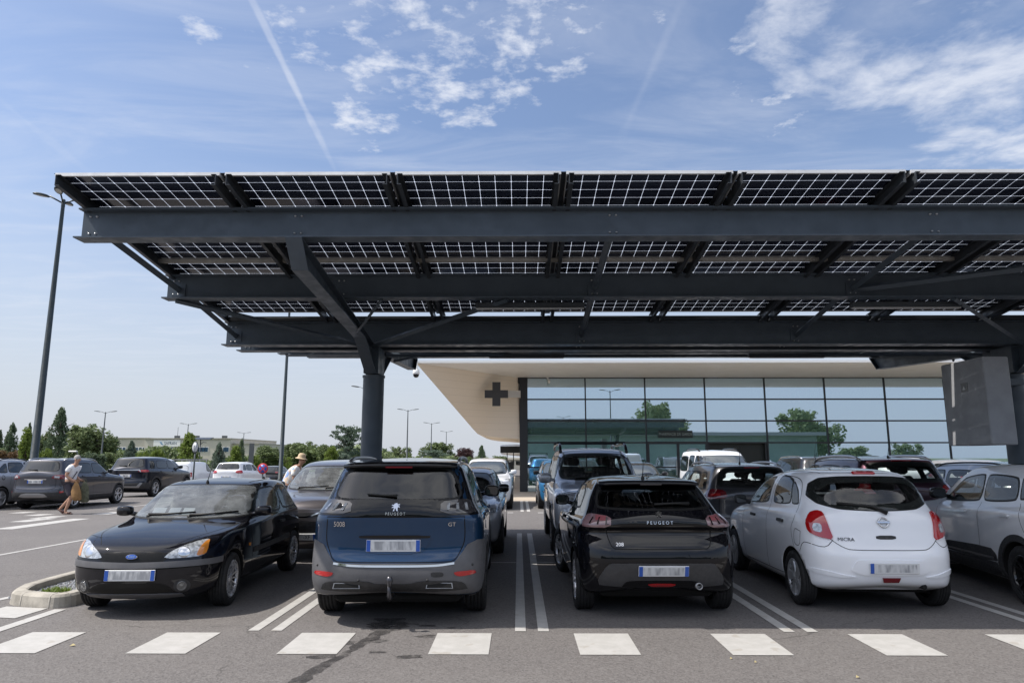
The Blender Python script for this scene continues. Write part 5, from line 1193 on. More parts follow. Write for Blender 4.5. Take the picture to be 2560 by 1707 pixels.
def build_white_micro():
    c = Car('small_car', 'rounded white hatchback with bright red tail lamps and plastic wheel covers', 'car', 3.83, 1.665, M['white_paint'], 3.985, 7.62, -1.6, hollow=True)
    c.shell(LV_ROUND, axles=(.66, 3.11), rw=.30, arch=.345); c.wheels('cap5', .205, .175)
    c.win('side_window', [(.62, 1.135), (.80, 1.125), (.92, 1.375), (.84, 1.345), (.72, 1.27)], 'S', mirror=True, rnd=3, edge=.014)
    c.win('side_window', [(.83, 1.123), (1.42, 1.10), (1.43, 1.425), (1.15, 1.42), (.95, 1.385)], 'S', mirror=True, rnd=3, edge=.014)
    c.win('side_window', [(1.58, 1.095), (2.44, 1.05), (2.44, 1.09), (2.02, 1.375), (1.62, 1.42)], 'S', mirror=True, rnd=3, edge=.014)
    c.seams([('S', [(.60, .66), (.66, .85), (.60, 1.0), (.64, 1.30), (.86, 1.415), (1.40, 1.445)]), ('S', [(1.50, 1.445), (1.48, .8), (1.50, .30)]), ('S', [(2.52, 1.03), (2.55, .7), (2.5, .3)]), ('S', [(1.0, .30), (2.5, .29)]),
             ('S', [(.42, .84), (.56, .85), (.57, .70), (.44, .69), (.42, .84)]), ('T', [(-.44, .62), (-.5, 1.0), (-.51, 1.8)], .012, 1, True)])
    c.handle(.98, .915, M['plastic'], w=.17); c.handle(2.02, .90, M['plastic'], w=.17)
    w_ = c.win('rear_window', [(0, 1.082), (.42, 1.10), (.60, 1.155), (.655, 1.235), (.595, 1.36), (.49, 1.425), (.3, 1.443), (0, 1.447), (-.3, 1.443), (-.49, 1.425), (-.595, 1.36), (-.655, 1.235), (-.60, 1.155), (-.42, 1.10)], 'R', rnd=2, edge=.006, grid=.03, off=.008, frit=.06)
    c.patch('tail_lamp', [(.545, .775), (.70, .80), (.82, .85), (.855, .95), (.80, 1.045), (.70, 1.075), (.635, 1.06), (.60, .95)], 'U', M['red_lamp'], .016, .014, .035, 1, mirror=True)
    for sg in (1, -1): c.patch('reverse_lamp', [(sg * .655, .845), (sg * .745, .86), (sg * .76, .90), (sg * .745, .945), (sg * .665, .94)], 'U', M['clear_lamp'], .019, .006, .04, 1)
    c.box_on('brake_lamp', 'R', 0, 1.482, .26, .062, .03, M['red_lamp'], .012, .006)
    c.seams([('R', [(-.60, 1.07), (-.585, .82), (-.54, .76), (-.45, .70), (-.36, .682), (0, .68), (.36, .682), (.45, .70), (.54, .76), (.585, .82), (.60, 1.07)]), ('U', [(.56, .775), (.66, .70), (.9, .73), (1.02, .62)], None, 1, False), ('U', [(-.56, .775), (-.66, .70), (-.9, .73), (-1.02, .62)], None, 1, False)])
    c.patch('plate_recess', [(-.36, .575), (-.31, .585), (.31, .585), (.36, .575), (.42, .47), (.30, .425), (-.30, .425), (-.42, .47)], 'R', M['white_paint'], .012, .014, .05, 2)
    c.plate('R', .02, .503, .52, .11, .020, blue_right=False)
    c.patch('bumper_crease', [(.36, .405), (.50, .425), (.64, .455), (.80, .470), (.92, .455), (.80, .425), (.64, .405), (.50, .392)], 'U', M['white_paint'], .010, .008, .03, 2, mirror=True)
    c.patch('fog_lamp', [(-.10, .40), (.09, .40), (.075, .352), (-.085, .352)], 'R', M['dark_red_lamp'], .012, .012, .04, 0)
    ex = MB(); ex.tube([(.36, .42, .29), (.36, .08, .30)], .028, 14); ex.lathe([(0, 0), (.022, 0)], 14, 0, 'y', (.36, .079, .30)); c.mb('exhaust_pipe', ex, M['well'])
    c.patch('boot_handle', [(-.105, .83), (.105, .83), (.105, .79), (-.105, .79)], 'R', M['plastic'], .004, .004, .04, 1)
    mt = c.frame('R', 0, .965, 1, .006); r = MB()
    r.loft([[tuple(mt @ Vector((R_ * math.cos(a), R_ * math.sin(a), z))) for a in np.linspace(0, 2 * math.pi, 28)[:-1]] for R_, z in ((.058, 0), (.058, .008), (.052, .011), (.044, .008), (.044, 0))], 0)
    r.cbox(-.066, .066, -.013, .013, .0, .013, .003, 0, mt); c.mb('emblem', r, M['chrome'])
    c.text('MICRA', .052, 'R', -.42, .785, sx=1.1, off=.004, m=mat('badge_grey', (.10, .10, .11), .3, metal=.6))
    c.wiper([(.06, 1.055), (-.08, 1.12), (-.42, 1.15)], 'R', r=.015)
    c.mirror(2.50, 1.02, .17, .13, .12, M['plastic']); c.antenna(1.9, 0, .25, .5)
    c.win('windscreen', [(-.64, 1.06), (.64, 1.06), (.50, 1.39), (-.50, 1.39)], 'F')
    c.open_windows(); c.interior(1.85, .98, .04, None, True, 2.80, .97)
    return c
def build_black_three_door():
    c = Car('small_car', 'older black three-door car facing the crossing, with amber indicators beside the kerb island', 'car', 3.83, 1.634, M['ford_paint'], -4.07, 7.40, 2.0, face='near', hollow=True)
    c.shell(LV_COUPE3, axles=(.62, 3.06), rw=.292, arch=.335); c.wheels('multi', .205, .19, steer=3)
    ws = [(-.735, .955), (-.3, .94), (.3, .94), (.735, .955), (.70, 1.06), (.60, 1.285), (.3, 1.298), (-.3, 1.298), (-.60, 1.285), (-.70, 1.06)]
    M['grille_black'] = mat('grille_black_plastic', (.008, .008, .009), .4, spec=.3)
    c.win('windscreen', ws, 'F', M['painted_sheen_screen'], edge=.014, frit=.035, rnd=2)
    c.win('side_window', [(1.30, .955), (2.36, .93), (2.36, .97), (1.96, 1.235), (1.40, 1.265)], 'S', mirror=True, rnd=3)
    c.win('side_window', [(.56, .985), (.60, 1.05), (.86, 1.24), (1.30, 1.262), (1.22, .965), (.66, .965)], 'S', mirror=True, rnd=3)
    c.seams([('S', [(1.26, 1.29), (1.18, .92), (1.16, .6), (1.22, .28)]), ('S', [(2.52, .90), (2.5, .7), (2.46, .3)]), ('S', [(1.2, .28), (2.46, .27)]), ('F', [(-.56, .80), (-.44, .70), (-.33, .665), (0, .66), (.33, .665), (.44, .70), (.56, .80)]),
             ('T', [(-.40, 3.68), (-.60, 3.3), (-.70, 2.85)], .006, 1, True), ('T', [(-.46, 1.75), (-.5, 1.4), (-.46, 1.0)], .02, 1, True)])
    c.patch('side_rub_strip', [(.98, .52), (2.44, .505), (2.44, .565), (.98, .585)], 'S', M['plastic'], .010, .01, .08, 0, mirror=True)
    c.patch('headlamp', [(.315, .612), (.66, .618), (.735, .635), (.755, .70), (.735, .78), (.62, .775), (.49, .735), (.37, .675)], 'V', M['clear_lamp'], .006, .012, .03, 1, mirror=True)
    for sg in (1, -1):
        c.patch('indicator_lamp', [(sg * .635, .622), (sg * .735, .638), (sg * .757, .70), (sg * .74, .775), (sg * .70, .765), (sg * .655, .70)], 'V', M['amber'], .009, .012, .03, 1)
        mb = MB(); mt = c.frame('F', sg * .50, .672, 1, .0075); mb.lathe([(.058, -.004), (.05, .0), (.03, .003), (0, .005)], 24); 
        for i, v in enumerate(mb.v): mb.v[i] = tuple(mt @ Vector(v))
        c.mb('lamp_reflector', mb, M['chrome'])
        f = MB(); mt = c.frame('F', sg * .51, .33, 1, .004); f.lathe([(.050, -.03), (.050, .004), (.044, .005), (.040, .001), (.026, .004), (0, .007)], 24)
        for i, v in enumerate(f.v): f.v[i] = tuple(mt @ Vector(v))
        c.mb('fog_lamp', f, M['fog_glass'])
        c.patch('fog_surround', [(sg * (.51 + .075 * math.cos(a)), .33 + .07 * math.sin(a)) for a in np.linspace(0, 2 * math.pi, 20)[:-1]], 'F', M['plastic'], .004, .01, .05, 0)
    c.patch('grille', [(-.29, .665), (0, .675), (.29, .665), (.31, .62), (.27, .588), (-.27, .588), (-.31, .62)], 'F', M['mesh_grille'], .003, .01, .04, 1)
    c.patch('grille_surround', [(-.34, .678), (0, .690), (.34, .678), (.36, .61), (.30, .577), (-.30, .577), (-.36, .61)], 'F', M['grille_black'], .0015, .01, .04, 1)
    c.patch('bumper_strip', [(-1.02, .585), (-.6, .588), (0, .575), (.6, .588), (1.02, .585), (1.02, .525), (.6, .527), (0, .515), (-.6, .527), (-1.02, .525)], 'V', M['grey_plastic'], .012, .012, .05, 0)
    c.seams([('V', [(-.98, .515), (-.6, .518), (0, .507), (.6, .518), (.98, .515)])])
    c.patch('lower_grille', [(-.46, .262), (.46, .262), (.40, .33), (.30, .372), (-.30, .372), (-.40, .33)], 'F', M['mesh_grille'], .004, .01, .05, 1)
    c.patch('lower_lip', [(-.50, .20), (.50, .20), (.50, .262), (-.50, .262)], 'F', M['dull_metal'] if False else M['grey_plastic'], .010, .012, .06, 1)
    c.plate('F', -.01, .452, .52, .11, .012)
    mt = c.frame('F', 0, .632, 1, .012); e = MB(); e.lathe([(1, 0), (1, .006), (.9, .009)], 28); e.v = [tuple(mt @ Vector((x * .062, y * .026, z))) for x, y, z in e.v]; eo = c.mb('emblem', e, M['chrome'])
    e = MB(); e.lathe([(.9, .0085), (.5, .0095), (0, .010)], 28); e.v = [tuple(mt @ Vector((x * .062, y * .026, z))) for x, y, z in e.v]; c.mb('emblem_field', e, M['plate_blue'], eo)
    me = text_mesh('Ford', .036, .0006, 'emblem_lettering'); me.transform(mt @ Matrix.Translation((0, -.001, .0105))); c.put('emblem_lettering', me, M['chrome'], eo)
    c.wiper([(.42, .958), (.15, .968), (-.14, .985)], 'F', r=.011); c.wiper([(-.10, .955), (-.35, .965), (-.60, .985)], 'F', r=.011)
    c.mirror(2.34, .945, .19, .125, .12, M['ford_paint']); c.antenna(1.86, .06, .30, .55)
    c.patch('side_repeater', [(2.56, .60), (2.60, .60), (2.60, .635), (2.56, .635)], 'S', M['amber'], .01, .01, .03, 1, mirror=True)
    c.handle(1.32, .79, M['plastic'], w=.17)
    c.open_windows(); c.interior(1.75, .95, -.03, M['seat_light'], True, 2.62, .86)
    b = MB()
    for x0, x1, y0, y1 in ((-.02, .12, 2.30, 2.52), (.17, .31, 2.26, 2.50), (.36, .52, 2.24, 2.48)): b.add([(x0, y1, .885), (x1, y1, .885), (x1 + .03, y0, 1.03), (x0 + .03, y0, 1.03)], [(0, 1, 2, 3)])
    c.mb('painted_reflection_strips', b, M['satin'])  # silver strips standing in for carport panels reflected in the windscreen
    return c
def build_pearl_crossover():
    c = Car('crossover', 'pearl white crossover with black wheels at the right edge of the near row', 'car', 4.5, 1.82, M['pearl_paint'], 6.50, 7.20, -9.5, scale=(1, 1, .965), hollow=True)
    c.shell(LV_SUV, axles=(.88, 3.62), rw=.345, arch=.395); c.wheels('dark', .235, .225); arch_trim(c, M['plastic'], .075)
    c.win('side_window', [(.62, 1.30), (.90, 1.22), (.96, 1.46), (.86, 1.455)], 'S', mirror=True, rnd=3)
    c.win('side_window', [(.97, 1.215), (1.72, 1.165), (1.78, 1.50), (1.05, 1.475)], 'S', mirror=True, rnd=3)
    c.win('side_window', [(1.80, 1.16), (2.86, 1.12), (2.86, 1.155), (2.45, 1.43), (1.86, 1.505)], 'S', mirror=True, rnd=3)
    c.seams([('S', [(.62, .72), (.74, .9), (.88, 1.18)]), ('S', [(1.76, 1.14), (1.74, .8), (1.76, .34)]), ('S', [(2.98, 1.08), (3.0, .7), (2.95, .34)]), ('S', [(1.3, .42), (2.9, .40)])])
    c.handle(1.10, 1.02, w=.21); c.handle(2.15, 1.0, w=.21)
    c.patch('door_cladding', [(1.36, .42), (2.95, .42), (2.90, .54), (1.5, .60), (1.36, .52)], 'S', M['plastic'], .012, .01, .08, 1, mirror=True)
    for sg in (-1, 1): ch = MB(); c.ribbon_add(ch, [(1.4, .475), (2.88, .455)], .025, 'S', sg, .018); c.mb('chrome_strip', ch, M['satin'])
    c.win('rear_window', [(-.64, 1.25), (.64, 1.25), (.52, 1.53), (-.52, 1.53)], 'R', rnd=1)
    c.patch('tail_lamp', [(.2, 1.03), (.92, 1.0), (.98, 1.06), (.9, 1.12), (.2, 1.08)], 'U', M['dark_red_lamp'], .01, .012, .05, 1, mirror=True)
    c.patch('roof_panel', [(-.50, .62), (.50, .62), (.50, 2.35), (-.50, 2.35)], 'T', M['gloss_black'], .003, .004, .12, 1)
    c.plate('R', 0, .80); c.mirror(2.80, 1.15, .20, .16, .15, M['gloss_black'])
    c.win('windscreen', [(-.72, 1.13), (.72, 1.13), (.60, 1.53), (-.60, 1.53)], 'F')
    c.open_windows(); c.interior(2.25, 1.2, .03, None, True, 3.25, 1.05)
    return c
HEROES = [build_blue_suv, build_black_hatch, build_white_micro, build_black_three_door, build_pearl_crossover]
for f in HEROES: f()
# ------------------------------------------------------------------ the other parked cars
def ground_z(x, y):
    k = min(1, max(0, (-4 - x) / 5)); return -.02 * max(0, min(y, 60) - 29) * k
def drop(c, x, y): c.root.location.z = ground_z(x, y)
G2, G3, GL = 'cars parked in the second row', 'cars parked in front of the pharmacy', 'cars parked in the open left part'
def suv_rear(c, lamp, lz=(1.0, 1.16), win=True, plate_z=.80, bump=None, plate_body=None, sm=True):
    c.win('rear_window', [(-.655, 1.245), (.655, 1.245), (.60, 1.40), (.53, 1.545), (-.53, 1.545), (-.60, 1.40)], 'R', rnd=3)
    c.patch('tail_lamp', [(.52, lz[0] + .03), (.88, lz[0]), (1.02, lz[0] + .03), (1.0, lz[1] - .02), (.86, lz[1]), (.60, lz[1] - .02)], 'U', lamp, .008, .012, .06, 1, mirror=True)
    c.seams([('R', [(-.66, 1.12), (-.67, .80), (-.60, .67), (0, .65), (.60, .67), (.67, .80), (.66, 1.12)])], .010)
    if bump is not None: c.patch('bumper_trim', [(-1.2, .35), (1.2, .35), (1.2, .56), (.8, .60), (0, .58), (-.8, .60), (-1.2, .56)], 'U', bump, .006, .01, .08, 0)
    c.plate('R', 0, plate_z, body=plate_body); c.wiper([(0, 1.268), (-.15, 1.275), (-.34, 1.29)], 'R')
SUV_WS = [(-.72, 1.13), (.72, 1.13), (.60, 1.53), (-.60, 1.53)]
SUV_HL = [(.44, .88), (.80, .90), (.86, .98), (.74, 1.0), (.46, .94)]
# taupe car facing the camera behind the old black car and the blue suv
c = Car('people_carrier', 'dark taupe car nose to nose behind the old black three-door', 'car', 4.64, 1.84, M['taupe_paint'], -3.52, 11.30, 0, G2, 'near', (.97, .93, .975), hollow=True)
c.shell(LV_SUV, axles=(.93, 3.77), rw=.335, arch=.385); c.wheels('five', .225, .215); suv_sides(c); arch_trim(c, M['plastic'])
front_std(c, SUV_WS, [(.47, .80), (.78, .83), (.84, .93), (.72, .96), (.50, .88)], [(-.46, .74), (.46, .74), (.42, .80), (-.42, .80)], .42, [(-.66, 1.0), (-.50, .86), (0, .84), (.50, .86), (.66, 1.0)], low=[(-.55, .48), (.55, .48), (.52, .66), (-.52, .66)], m_ws=M['painted_sheen_screen'])
c.plate('F', 0, .415, body='          -XF', off=.014); ch = MB(); c.ribbon_add(ch, [(-.50, .80), (-.30, .80), (-.12, .74), (.12, .74), (.30, .80), (.50, .80)], .022, 'F', 1, .012); c.mb('chrome_strip', ch, M['chrome'])
c.mirror(2.95, 1.14, m=M['taupe_paint']); c.patch('headrest_shadow', [(-.5, 1.2), (-.2, 1.2), (-.2, 1.4), (-.5, 1.4)], 'F', M['glass'], .001, .003, .2, 1) if False else None
c.win('rear_window', [(-.62, 1.26), (.62, 1.26), (.53, 1.53), (-.53, 1.53)], 'R'); c.open_windows(); c.interior(2.3, 1.25, .05, None, True, 3.25, 1.06)
# silver hatchback facing the camera behind the blue suv
c = Car('hatchback', 'silver hatchback with black mirror caps facing us behind the blue suv', 'car', 4.055, 1.745, M['silver_paint'], -1.12, 11.75, 0, G2, 'near', (1, 1, 1.02), hollow=True)
c.shell(LV_HATCH, axles=(.72, 3.26), rw=.315, arch=.355); c.wheels('five', .21, .205); hatch_sides(c)
front_std(c, [(-.68, .99), (.68, .99), (.55, 1.335), (-.55, 1.335)], [(.42, .69), (.76, .72), (.80, .80), (.68, .80), (.44, .75)], [(-.36, .55), (.36, .55), (.40, .68), (-.40, .68)], .46)
c.mirror(2.62, 1.02, .20, .15, .14, M['gloss_black'])
c.win('rear_window', [(-.60, 1.14), (.60, 1.14), (.50, 1.35), (-.50, 1.35)], 'R'); c.open_windows(); c.interior(1.98, 1.05, 0, None, True, 2.82, .92)
# big silver off-roader facing the camera
c = Car('off_roader', 'tall silver off-road car with roof bars facing us behind the black hatchback', 'car', 4.85, 1.88, M['silver_paint'], 1.50, 11.75, 0, G2, 'near', hollow=True)
c.shell(LV_TRUCK, axles=(.98, 3.78), rw=.385, arch=.44); c.wheels('five', .24, .255); arch_trim(c, M['silver_paint'], .06, False)
c.win('side_window', [(1.15, 1.28), (2.05, 1.27), (2.05, 1.69), (1.15, 1.68)], 'S', mirror=True, rnd=3); c.win('side_window', [(2.14, 1.27), (3.15, 1.25), (2.78, 1.66), (2.14, 1.69)], 'S', mirror=True, rnd=3); c.win('side_window', [(.34, 1.30), (1.05, 1.285), (1.05, 1.68), (.46, 1.66)], 'S', mirror=True, rnd=3)
c.seams([('S', [(2.10, 1.25), (2.08, .8), (2.10, .5)]), ('S', [(3.3, 1.2), (3.32, .8), (3.3, .5)]), ('S', [(1.1, 1.27), (1.2, .95), (1.42, .8)])]); c.handle(1.4, 1.06); c.handle(2.4, 1.05)
front_std(c, [(-.75, 1.255), (.75, 1.255), (.63, 1.73), (-.63, 1.73)], [(.52, .90), (.82, .92), (.86, 1.06), (.76, 1.08), (.54, 1.02)], [(-.44, .72), (.44, .72), (.46, 1.0), (-.46, 1.0)], .55, [(-.74, 1.13), (-.62, 1.07), (0, 1.06), (.62, 1.07), (.74, 1.13)], m_ws=M['clear_glass'])
c.mirror(3.14, 1.22, .24, .20, .15, M['silver_paint'])
for sg in (-1, 1):
    b = MB(); b.tube([(sg * .66, 2.75, 1.76), (sg * .66, 2.6, 1.90), (sg * .66, 2.4, 1.925), (sg * .66, .8, 1.925), (sg * .66, .6, 1.90), (sg * .66, .5, 1.83)], .030, 10); c.mb('roof_rail', b, M['gloss_black'])
for y in (2.3, 1.1):
    b = MB(); b.cbox(-.72, .72, y - .04, y + .04, 1.945, 1.985, .015); c.mb('roof_bar', b, M['plastic'])
c.win('rear_window', [(-.66, 1.30), (.66, 1.30), (.58, 1.70), (-.58, 1.70)], 'R'); c.open_windows(); c.interior(2.3, 1.3, .1, None, True, 3.3, 1.14)
# grey compact crossover, tail to us
c = Car('crossover', 'dark grey crossover with silver rails between black and white hatchbacks', 'car', 4.64, 1.84, M['grey_paint'], 4.02, 11.75, 0, G2, 'away', (.945, .90, .945), hollow=True)
c.shell(LV_SUV, axles=(.93, 3.77), rw=.34, arch=.39); c.wheels('five', .225, .215); suv_sides(c); arch_trim(c, M['plastic']); suv_rear(c, M['dark_red_lamp'], (1.02, 1.20)); c.rails(.55, 2.4, .60, M['satin'], .02, .05); c.antenna(1.0, 0, .30, .1); c.mirror(2.95, 1.14)
lc = c.patch('lamp_core', [(.66, 1.09), (.86, 1.07), (.86, 1.11), (.68, 1.13)], 'U', M['red_lamp'], .012, .004, .06, 0, mirror=True)
bl = c.box_on('brake_lamp', 'R', 0, 1.575, .28, .012, .02, M['red_lamp'], .003, .004)
c.win('windscreen', SUV_WS, 'F'); c.open_windows(); c.interior(2.3, 1.25, .05, None, True, 3.25, 1.06)
# plum people carrier, tail to us
c = Car('people_carrier', 'dark plum people carrier with black glass tail behind the white hatchback', 'car', 4.64, 1.84, M['plum_paint'], 6.62, 11.75, 0, G2, 'away', (1.0, .96, 1.015), hollow=True)
c.shell(LV_SUV, axles=(.93, 3.77), rw=.335, arch=.385); c.wheels('five', .225, .215); suv_sides(c); suv_rear(c, M['red_lamp'], (1.0, 1.2)); c.rails(.5, 2.5, .61, M['satin'], .024, .05); c.antenna(.85, .05, .24, .3); c.mirror(2.95, 1.14)
bl = c.box_on('brake_lamp', 'R', 0, 1.585, .34, .014, .02, M['red_lamp'], .003, .004)
c.win('windscreen', SUV_WS, 'F'); c.open_windows(); c.interior(2.3, 1.25, .05, None, True, 3.25, 1.06)
# pale silver estate, tail to us, at the right edge
c = Car('estate_car', 'pale silver estate with dark roof rails beyond the pearl crossover', 'car', 4.64, 1.84, M['silver_paint'], 9.2, 11.85, 0, G2, 'away', (1.0, 1.0, .955), hollow=True)
c.shell(LV_SUV, axles=(.93, 3.77), rw=.34, arch=.39); c.wheels('five', .225, .215); suv_sides(c); suv_rear(c, M['red_lamp']); c.rails(.5, 2.5, .61, M['gloss_black'], .02, .03); c.mirror(2.95, 1.14)
c.win('windscreen', SUV_WS, 'F'); c.open_windows(); c.interior(2.3, 1.25, .05, None, True, 3.25, 1.06)
# third row, before the pharmacy
c = Car('people_carrier', 'pale silver people carrier facing us left of the building corner post', 'car', 4.64, 1.84, M['pearl_paint'], -1.08, 22.2, 0, G3, 'near', (.98, .95, .985), 0)
c.shell(LV_SUV, axles=(.93, 3.77), rw=.335, arch=.385); c.wheels('five'); suv_sides(c); front_std(c, SUV_WS, SUV_HL, [(-.4, .70), (.4, .70), (.4, .82), (-.4, .82)], .55); c.mirror(2.95, 1.14)
c = Car('crossover', 'bright blue crossover with white door panels facing us beside the silver off-roader', 'car', 4.64, 1.84, M['cyan_paint'], 1.52, 22.4, 0, G3, 'near', (.98, .92, .96), 0)
c.shell(LV_SUV, axles=(.93, 3.77), rw=.345, arch=.40); c.wheels('five'); suv_sides(c); arch_trim(c, M['plastic']); front_std(c, SUV_WS, SUV_HL, [(-.4, .74), (.4, .74), (.4, .86), (-.4, .86)], .50); c.mirror(2.95, 1.14, m=M['gloss_black'])
c.patch('chrome_strip', [(.30, .56), (.84, .58), (.84, .62), (.30, .60)], 'F', M['chrome'], .01, .01, .1, 0, mirror=True)
c = Car('hatchback', 'black hatchback roof just showing right of the silver off-roader', 'car', 4.055, 1.745, M['dark_paint'], 4.15, 22.3, 0, G3, 'near', (1, 1, 1.04), 0)
c.shell(LV_HATCH, axles=(.72, 3.26), rw=.315, arch=.355); c.wheels('five'); hatch_sides(c); front_std(c, [(-.68, .99), (.68, .99), (.55, 1.335), (-.55, 1.335)], [(.42, .69), (.76, .72), (.80, .80), (.44, .75)], [(-.36, .55), (.36, .55), (.40, .68), (-.40, .68)], .46); c.mirror(2.62, 1.02)
def van_body(c):
    c.shell(LV_VAN, axles=(.75, 3.45), rw=.31, arch=.35); c.wheels('cap5', .21, .19)
c = Car('van', 'white leisure van with roof rails facing us in front of the pharmacy doors', 'van', 4.3, 1.71, M['white_paint'], 6.75, 21.4, 0, G3, 'near', (1.06, 1, 1.045), 0)
van_body(c); c.win('side_window', [(.30, 1.15), (1.5, 1.15), (1.5, 1.62), (.36, 1.62)], 'S', mirror=True, rnd=3); c.win('side_window', [(1.6, 1.15), (2.2, 1.15), (2.2, 1.64), (1.6, 1.64)], 'S', mirror=True, rnd=3); c.win('side_window', [(2.3, 1.15), (3.25, 1.13), (2.75, 1.62), (2.3, 1.64)], 'S', mirror=True, rnd=3)
front_std(c, [(-.74, 1.16), (.74, 1.16), (.66, 1.64), (-.66, 1.64)], SUV_HL, [(-.4, .62), (.4, .62), (.4, .76), (-.4, .76)], .45); c.rails(.5, 2.3, .60, M['gloss_black'], .025, .06); c.mirror(3.1, 1.12)
c = Car('estate_car', 'dark estate with bright silver roof rails right of the white van', 'car', 4.64, 1.84, M['dark_paint'], 9.75, 21.9, 0, G3, 'away', (1, 1, 1.02), 0)
c.shell(LV_SUV, axles=(.93, 3.77), rw=.335, arch=.385); c.wheels('five'); suv_sides(c); suv_rear(c, M['dark_red_lamp']); c.rails(.5, 2.5, .61, M['chrome'], .022, .05); c.antenna(1.0, 0, .55, .35)
c = Car('crossover', 'white crossover roof with dark rails showing above the plum people carrier', 'car', 4.64, 1.84, M['white_paint'], 12.45, 22.1, 0, G3, 'away', (1, 1, 1.02), 0)
c.shell(LV_SUV, axles=(.93, 3.77), rw=.335, arch=.385); c.wheels('five'); suv_sides(c); suv_rear(c, M['red_lamp']); c.rails(.5, 2.5, .61, M['gloss_black'], .02, .05)
c = Car('saloon', 'silver grey car roof showing left of the right carport column', 'car', 4.64, 1.84, M['silver_paint'], 15.1, 22.2, 0, G3, 'away', (1, 1, .97), 0)
c.shell(LV_SUV, axles=(.93, 3.77), rw=.335, arch=.385); c.wheels('five'); suv_sides(c); suv_rear(c, M['red_lamp'])
# open part on the left
c = Car('people_carrier', 'light silver people carrier cut by the left edge of the picture', 'car', 4.055, 1.745, M['silver_paint'], -17.75, 21.9, 0, GL, 'away', (1, 1.05, 1.115))
c.shell(LV_HATCH, axles=(.72, 3.26), rw=.31, arch=.35); c.wheels('cap5', .205, .195)
c.win('side_window', [(.62, 1.06), (.98, 1.05), (1.02, 1.30), (.90, 1.27), (.72, 1.17)], 'S', mirror=True, rnd=2); c.win('side_window', [(1.05, 1.06), (1.75, 1.055), (1.75, 1.325), (1.12, 1.325)], 'S', mirror=True, rnd=2); c.win('side_window', [(1.83, 1.055), (2.65, 1.02), (2.25, 1.305), (1.83, 1.325)], 'S', mirror=True, rnd=3)
c.win('rear_window', [(-.60, 1.13), (.60, 1.13), (.50, 1.35), (-.50, 1.35)], 'R', rnd=3); c.patch('tail_lamp', [(.66, .78), (.86, .78), (.93, .84), (.90, 1.02), (.80, 1.06), (.68, 1.06)], 'U', M['red_lamp'], .008, .01, .06, 1, mirror=True)
c.patch('fuel_flap', [(.75 + .07 * math.cos(a), .90 + .07 * math.sin(a)) for a in np.linspace(0, 6.28, 15)[:-1]], 'S', M['plastic'], .003, .004, .08, 0); c.plate('R', 0, .6); c.rails(.8, 2.2, .55, M['gloss_black'], .016, .03); c.seams([('S', [(1.04, .7), (1.08, 1.03)]), ('S', [(1.79, 1.04), (1.78, .3)])]); c.handle(1.3, .93); c.mirror(2.62, 1.02)
c = Car('crossover', 'slate grey crossover with silver bumper plate behind the walking man', 'car', 4.64, 1.84, M['eco_paint'], -15.55, 22.2, 0, GL, 'away', (.955, .88, .985))
c.shell(LV_SUV, axles=(.93, 3.77), rw=.345, arch=.395); c.wheels('five', .235, .215); suv_rear(c, M['dark_red_lamp'], (.98, 1.12), plate_z=.90); c.rails(.55, 2.6, .61, M['satin'], .02, .04); c.mirror(2.98, 1.14)
c.win('side_window', [(.80, 1.22), (1.10, 1.19), (1.92, 1.16), (1.96, 1.485), (1.0, 1.46)], 'S', mirror=True, rnd=3); c.win('side_window', [(2.02, 1.155), (3.10, 1.12), (2.66, 1.46), (2.06, 1.485)], 'S', mirror=True, rnd=3)
c.seams([('S', [(1.0, .85), (1.08, 1.16)]), ('S', [(1.98, 1.15), (1.96, .8), (1.98, .34)]), ('S', [(3.2, 1.08), (3.2, .34)]), ('S', [(1.35, .48), (3.15, .46)]), ('S', [(.9, 1.02), (2.2, 1.0), (3.4, .95)], .02)]); c.handle(1.35, 1.06); c.handle(2.4, 1.04)
c.patch('bumper_plate', [(-.52, .40), (.52, .40), (.36, .53), (-.36, .53)], 'R', M['dull_metal'], .012, .01, .08, 1); c.patch('bumper_trim', [(-1.2, .34), (1.2, .34), (1.2, .52), (.8, .56), (-.8, .56), (-1.2, .52)], 'U', M['plastic'], .006, .01, .08, 0); arch_trim(c, M['plastic'], .04)
c.patch('rear_reflector', [(.84, .54), (.97, .55), (.97, .60), (.84, .59)], 'U', M['red_lamp'], .012, .01, .06, 0, mirror=True); c.patch('chrome_strip', [(-.38, .965), (.38, .965), (.36, .99), (-.36, .99)], 'R', M['chrome'], .01, .01, .08, 0)
lp = c.patch('lamp_core', [(.62, 1.03), (.78, 1.01), (.80, 1.07), (.64, 1.08)], 'U', M['clear_lamp'], .011, .004, .06, 0, mirror=True)
c = Car('suv', 'dark navy suv with slim red lamps parked right of the walking man', 'car', 4.64, 1.84, M['navy_paint'], -16.75, 29.4, 0, GL, 'away', (1.0, .99, 1.03)); drop(c, -16.7, 30)
c.shell(LV_SUV, axles=(.93, 3.77), rw=.36, arch=.42); c.wheels('five', .24, .225); suv_sides(c); arch_trim(c, M['plastic'], .08); suv_rear(c, M['red_lamp'], (1.02, 1.12), bump=M['plastic'], plate_z=.88, plate_body='  908 JX '); c.mirror(2.95, 1.14)
c.patch('chrome_strip', [(-.56, 1.10), (.56, 1.10), (.60, 1.04), (.64, 1.02), (.64, 1.05), (.58, 1.13), (-.58, 1.13), (-.64, 1.05), (-.64, 1.02), (-.60, 1.04)], 'R', M['satin'], .01, .01, .06, 0); c.patch('bumper_plate', [(-.62, .40), (.62, .40), (.74, .58), (.66, .60), (.52, .46), (-.52, .46), (-.66, .60), (-.74, .58)], 'R', M['dull_metal'], .012, .01, .08, 0)
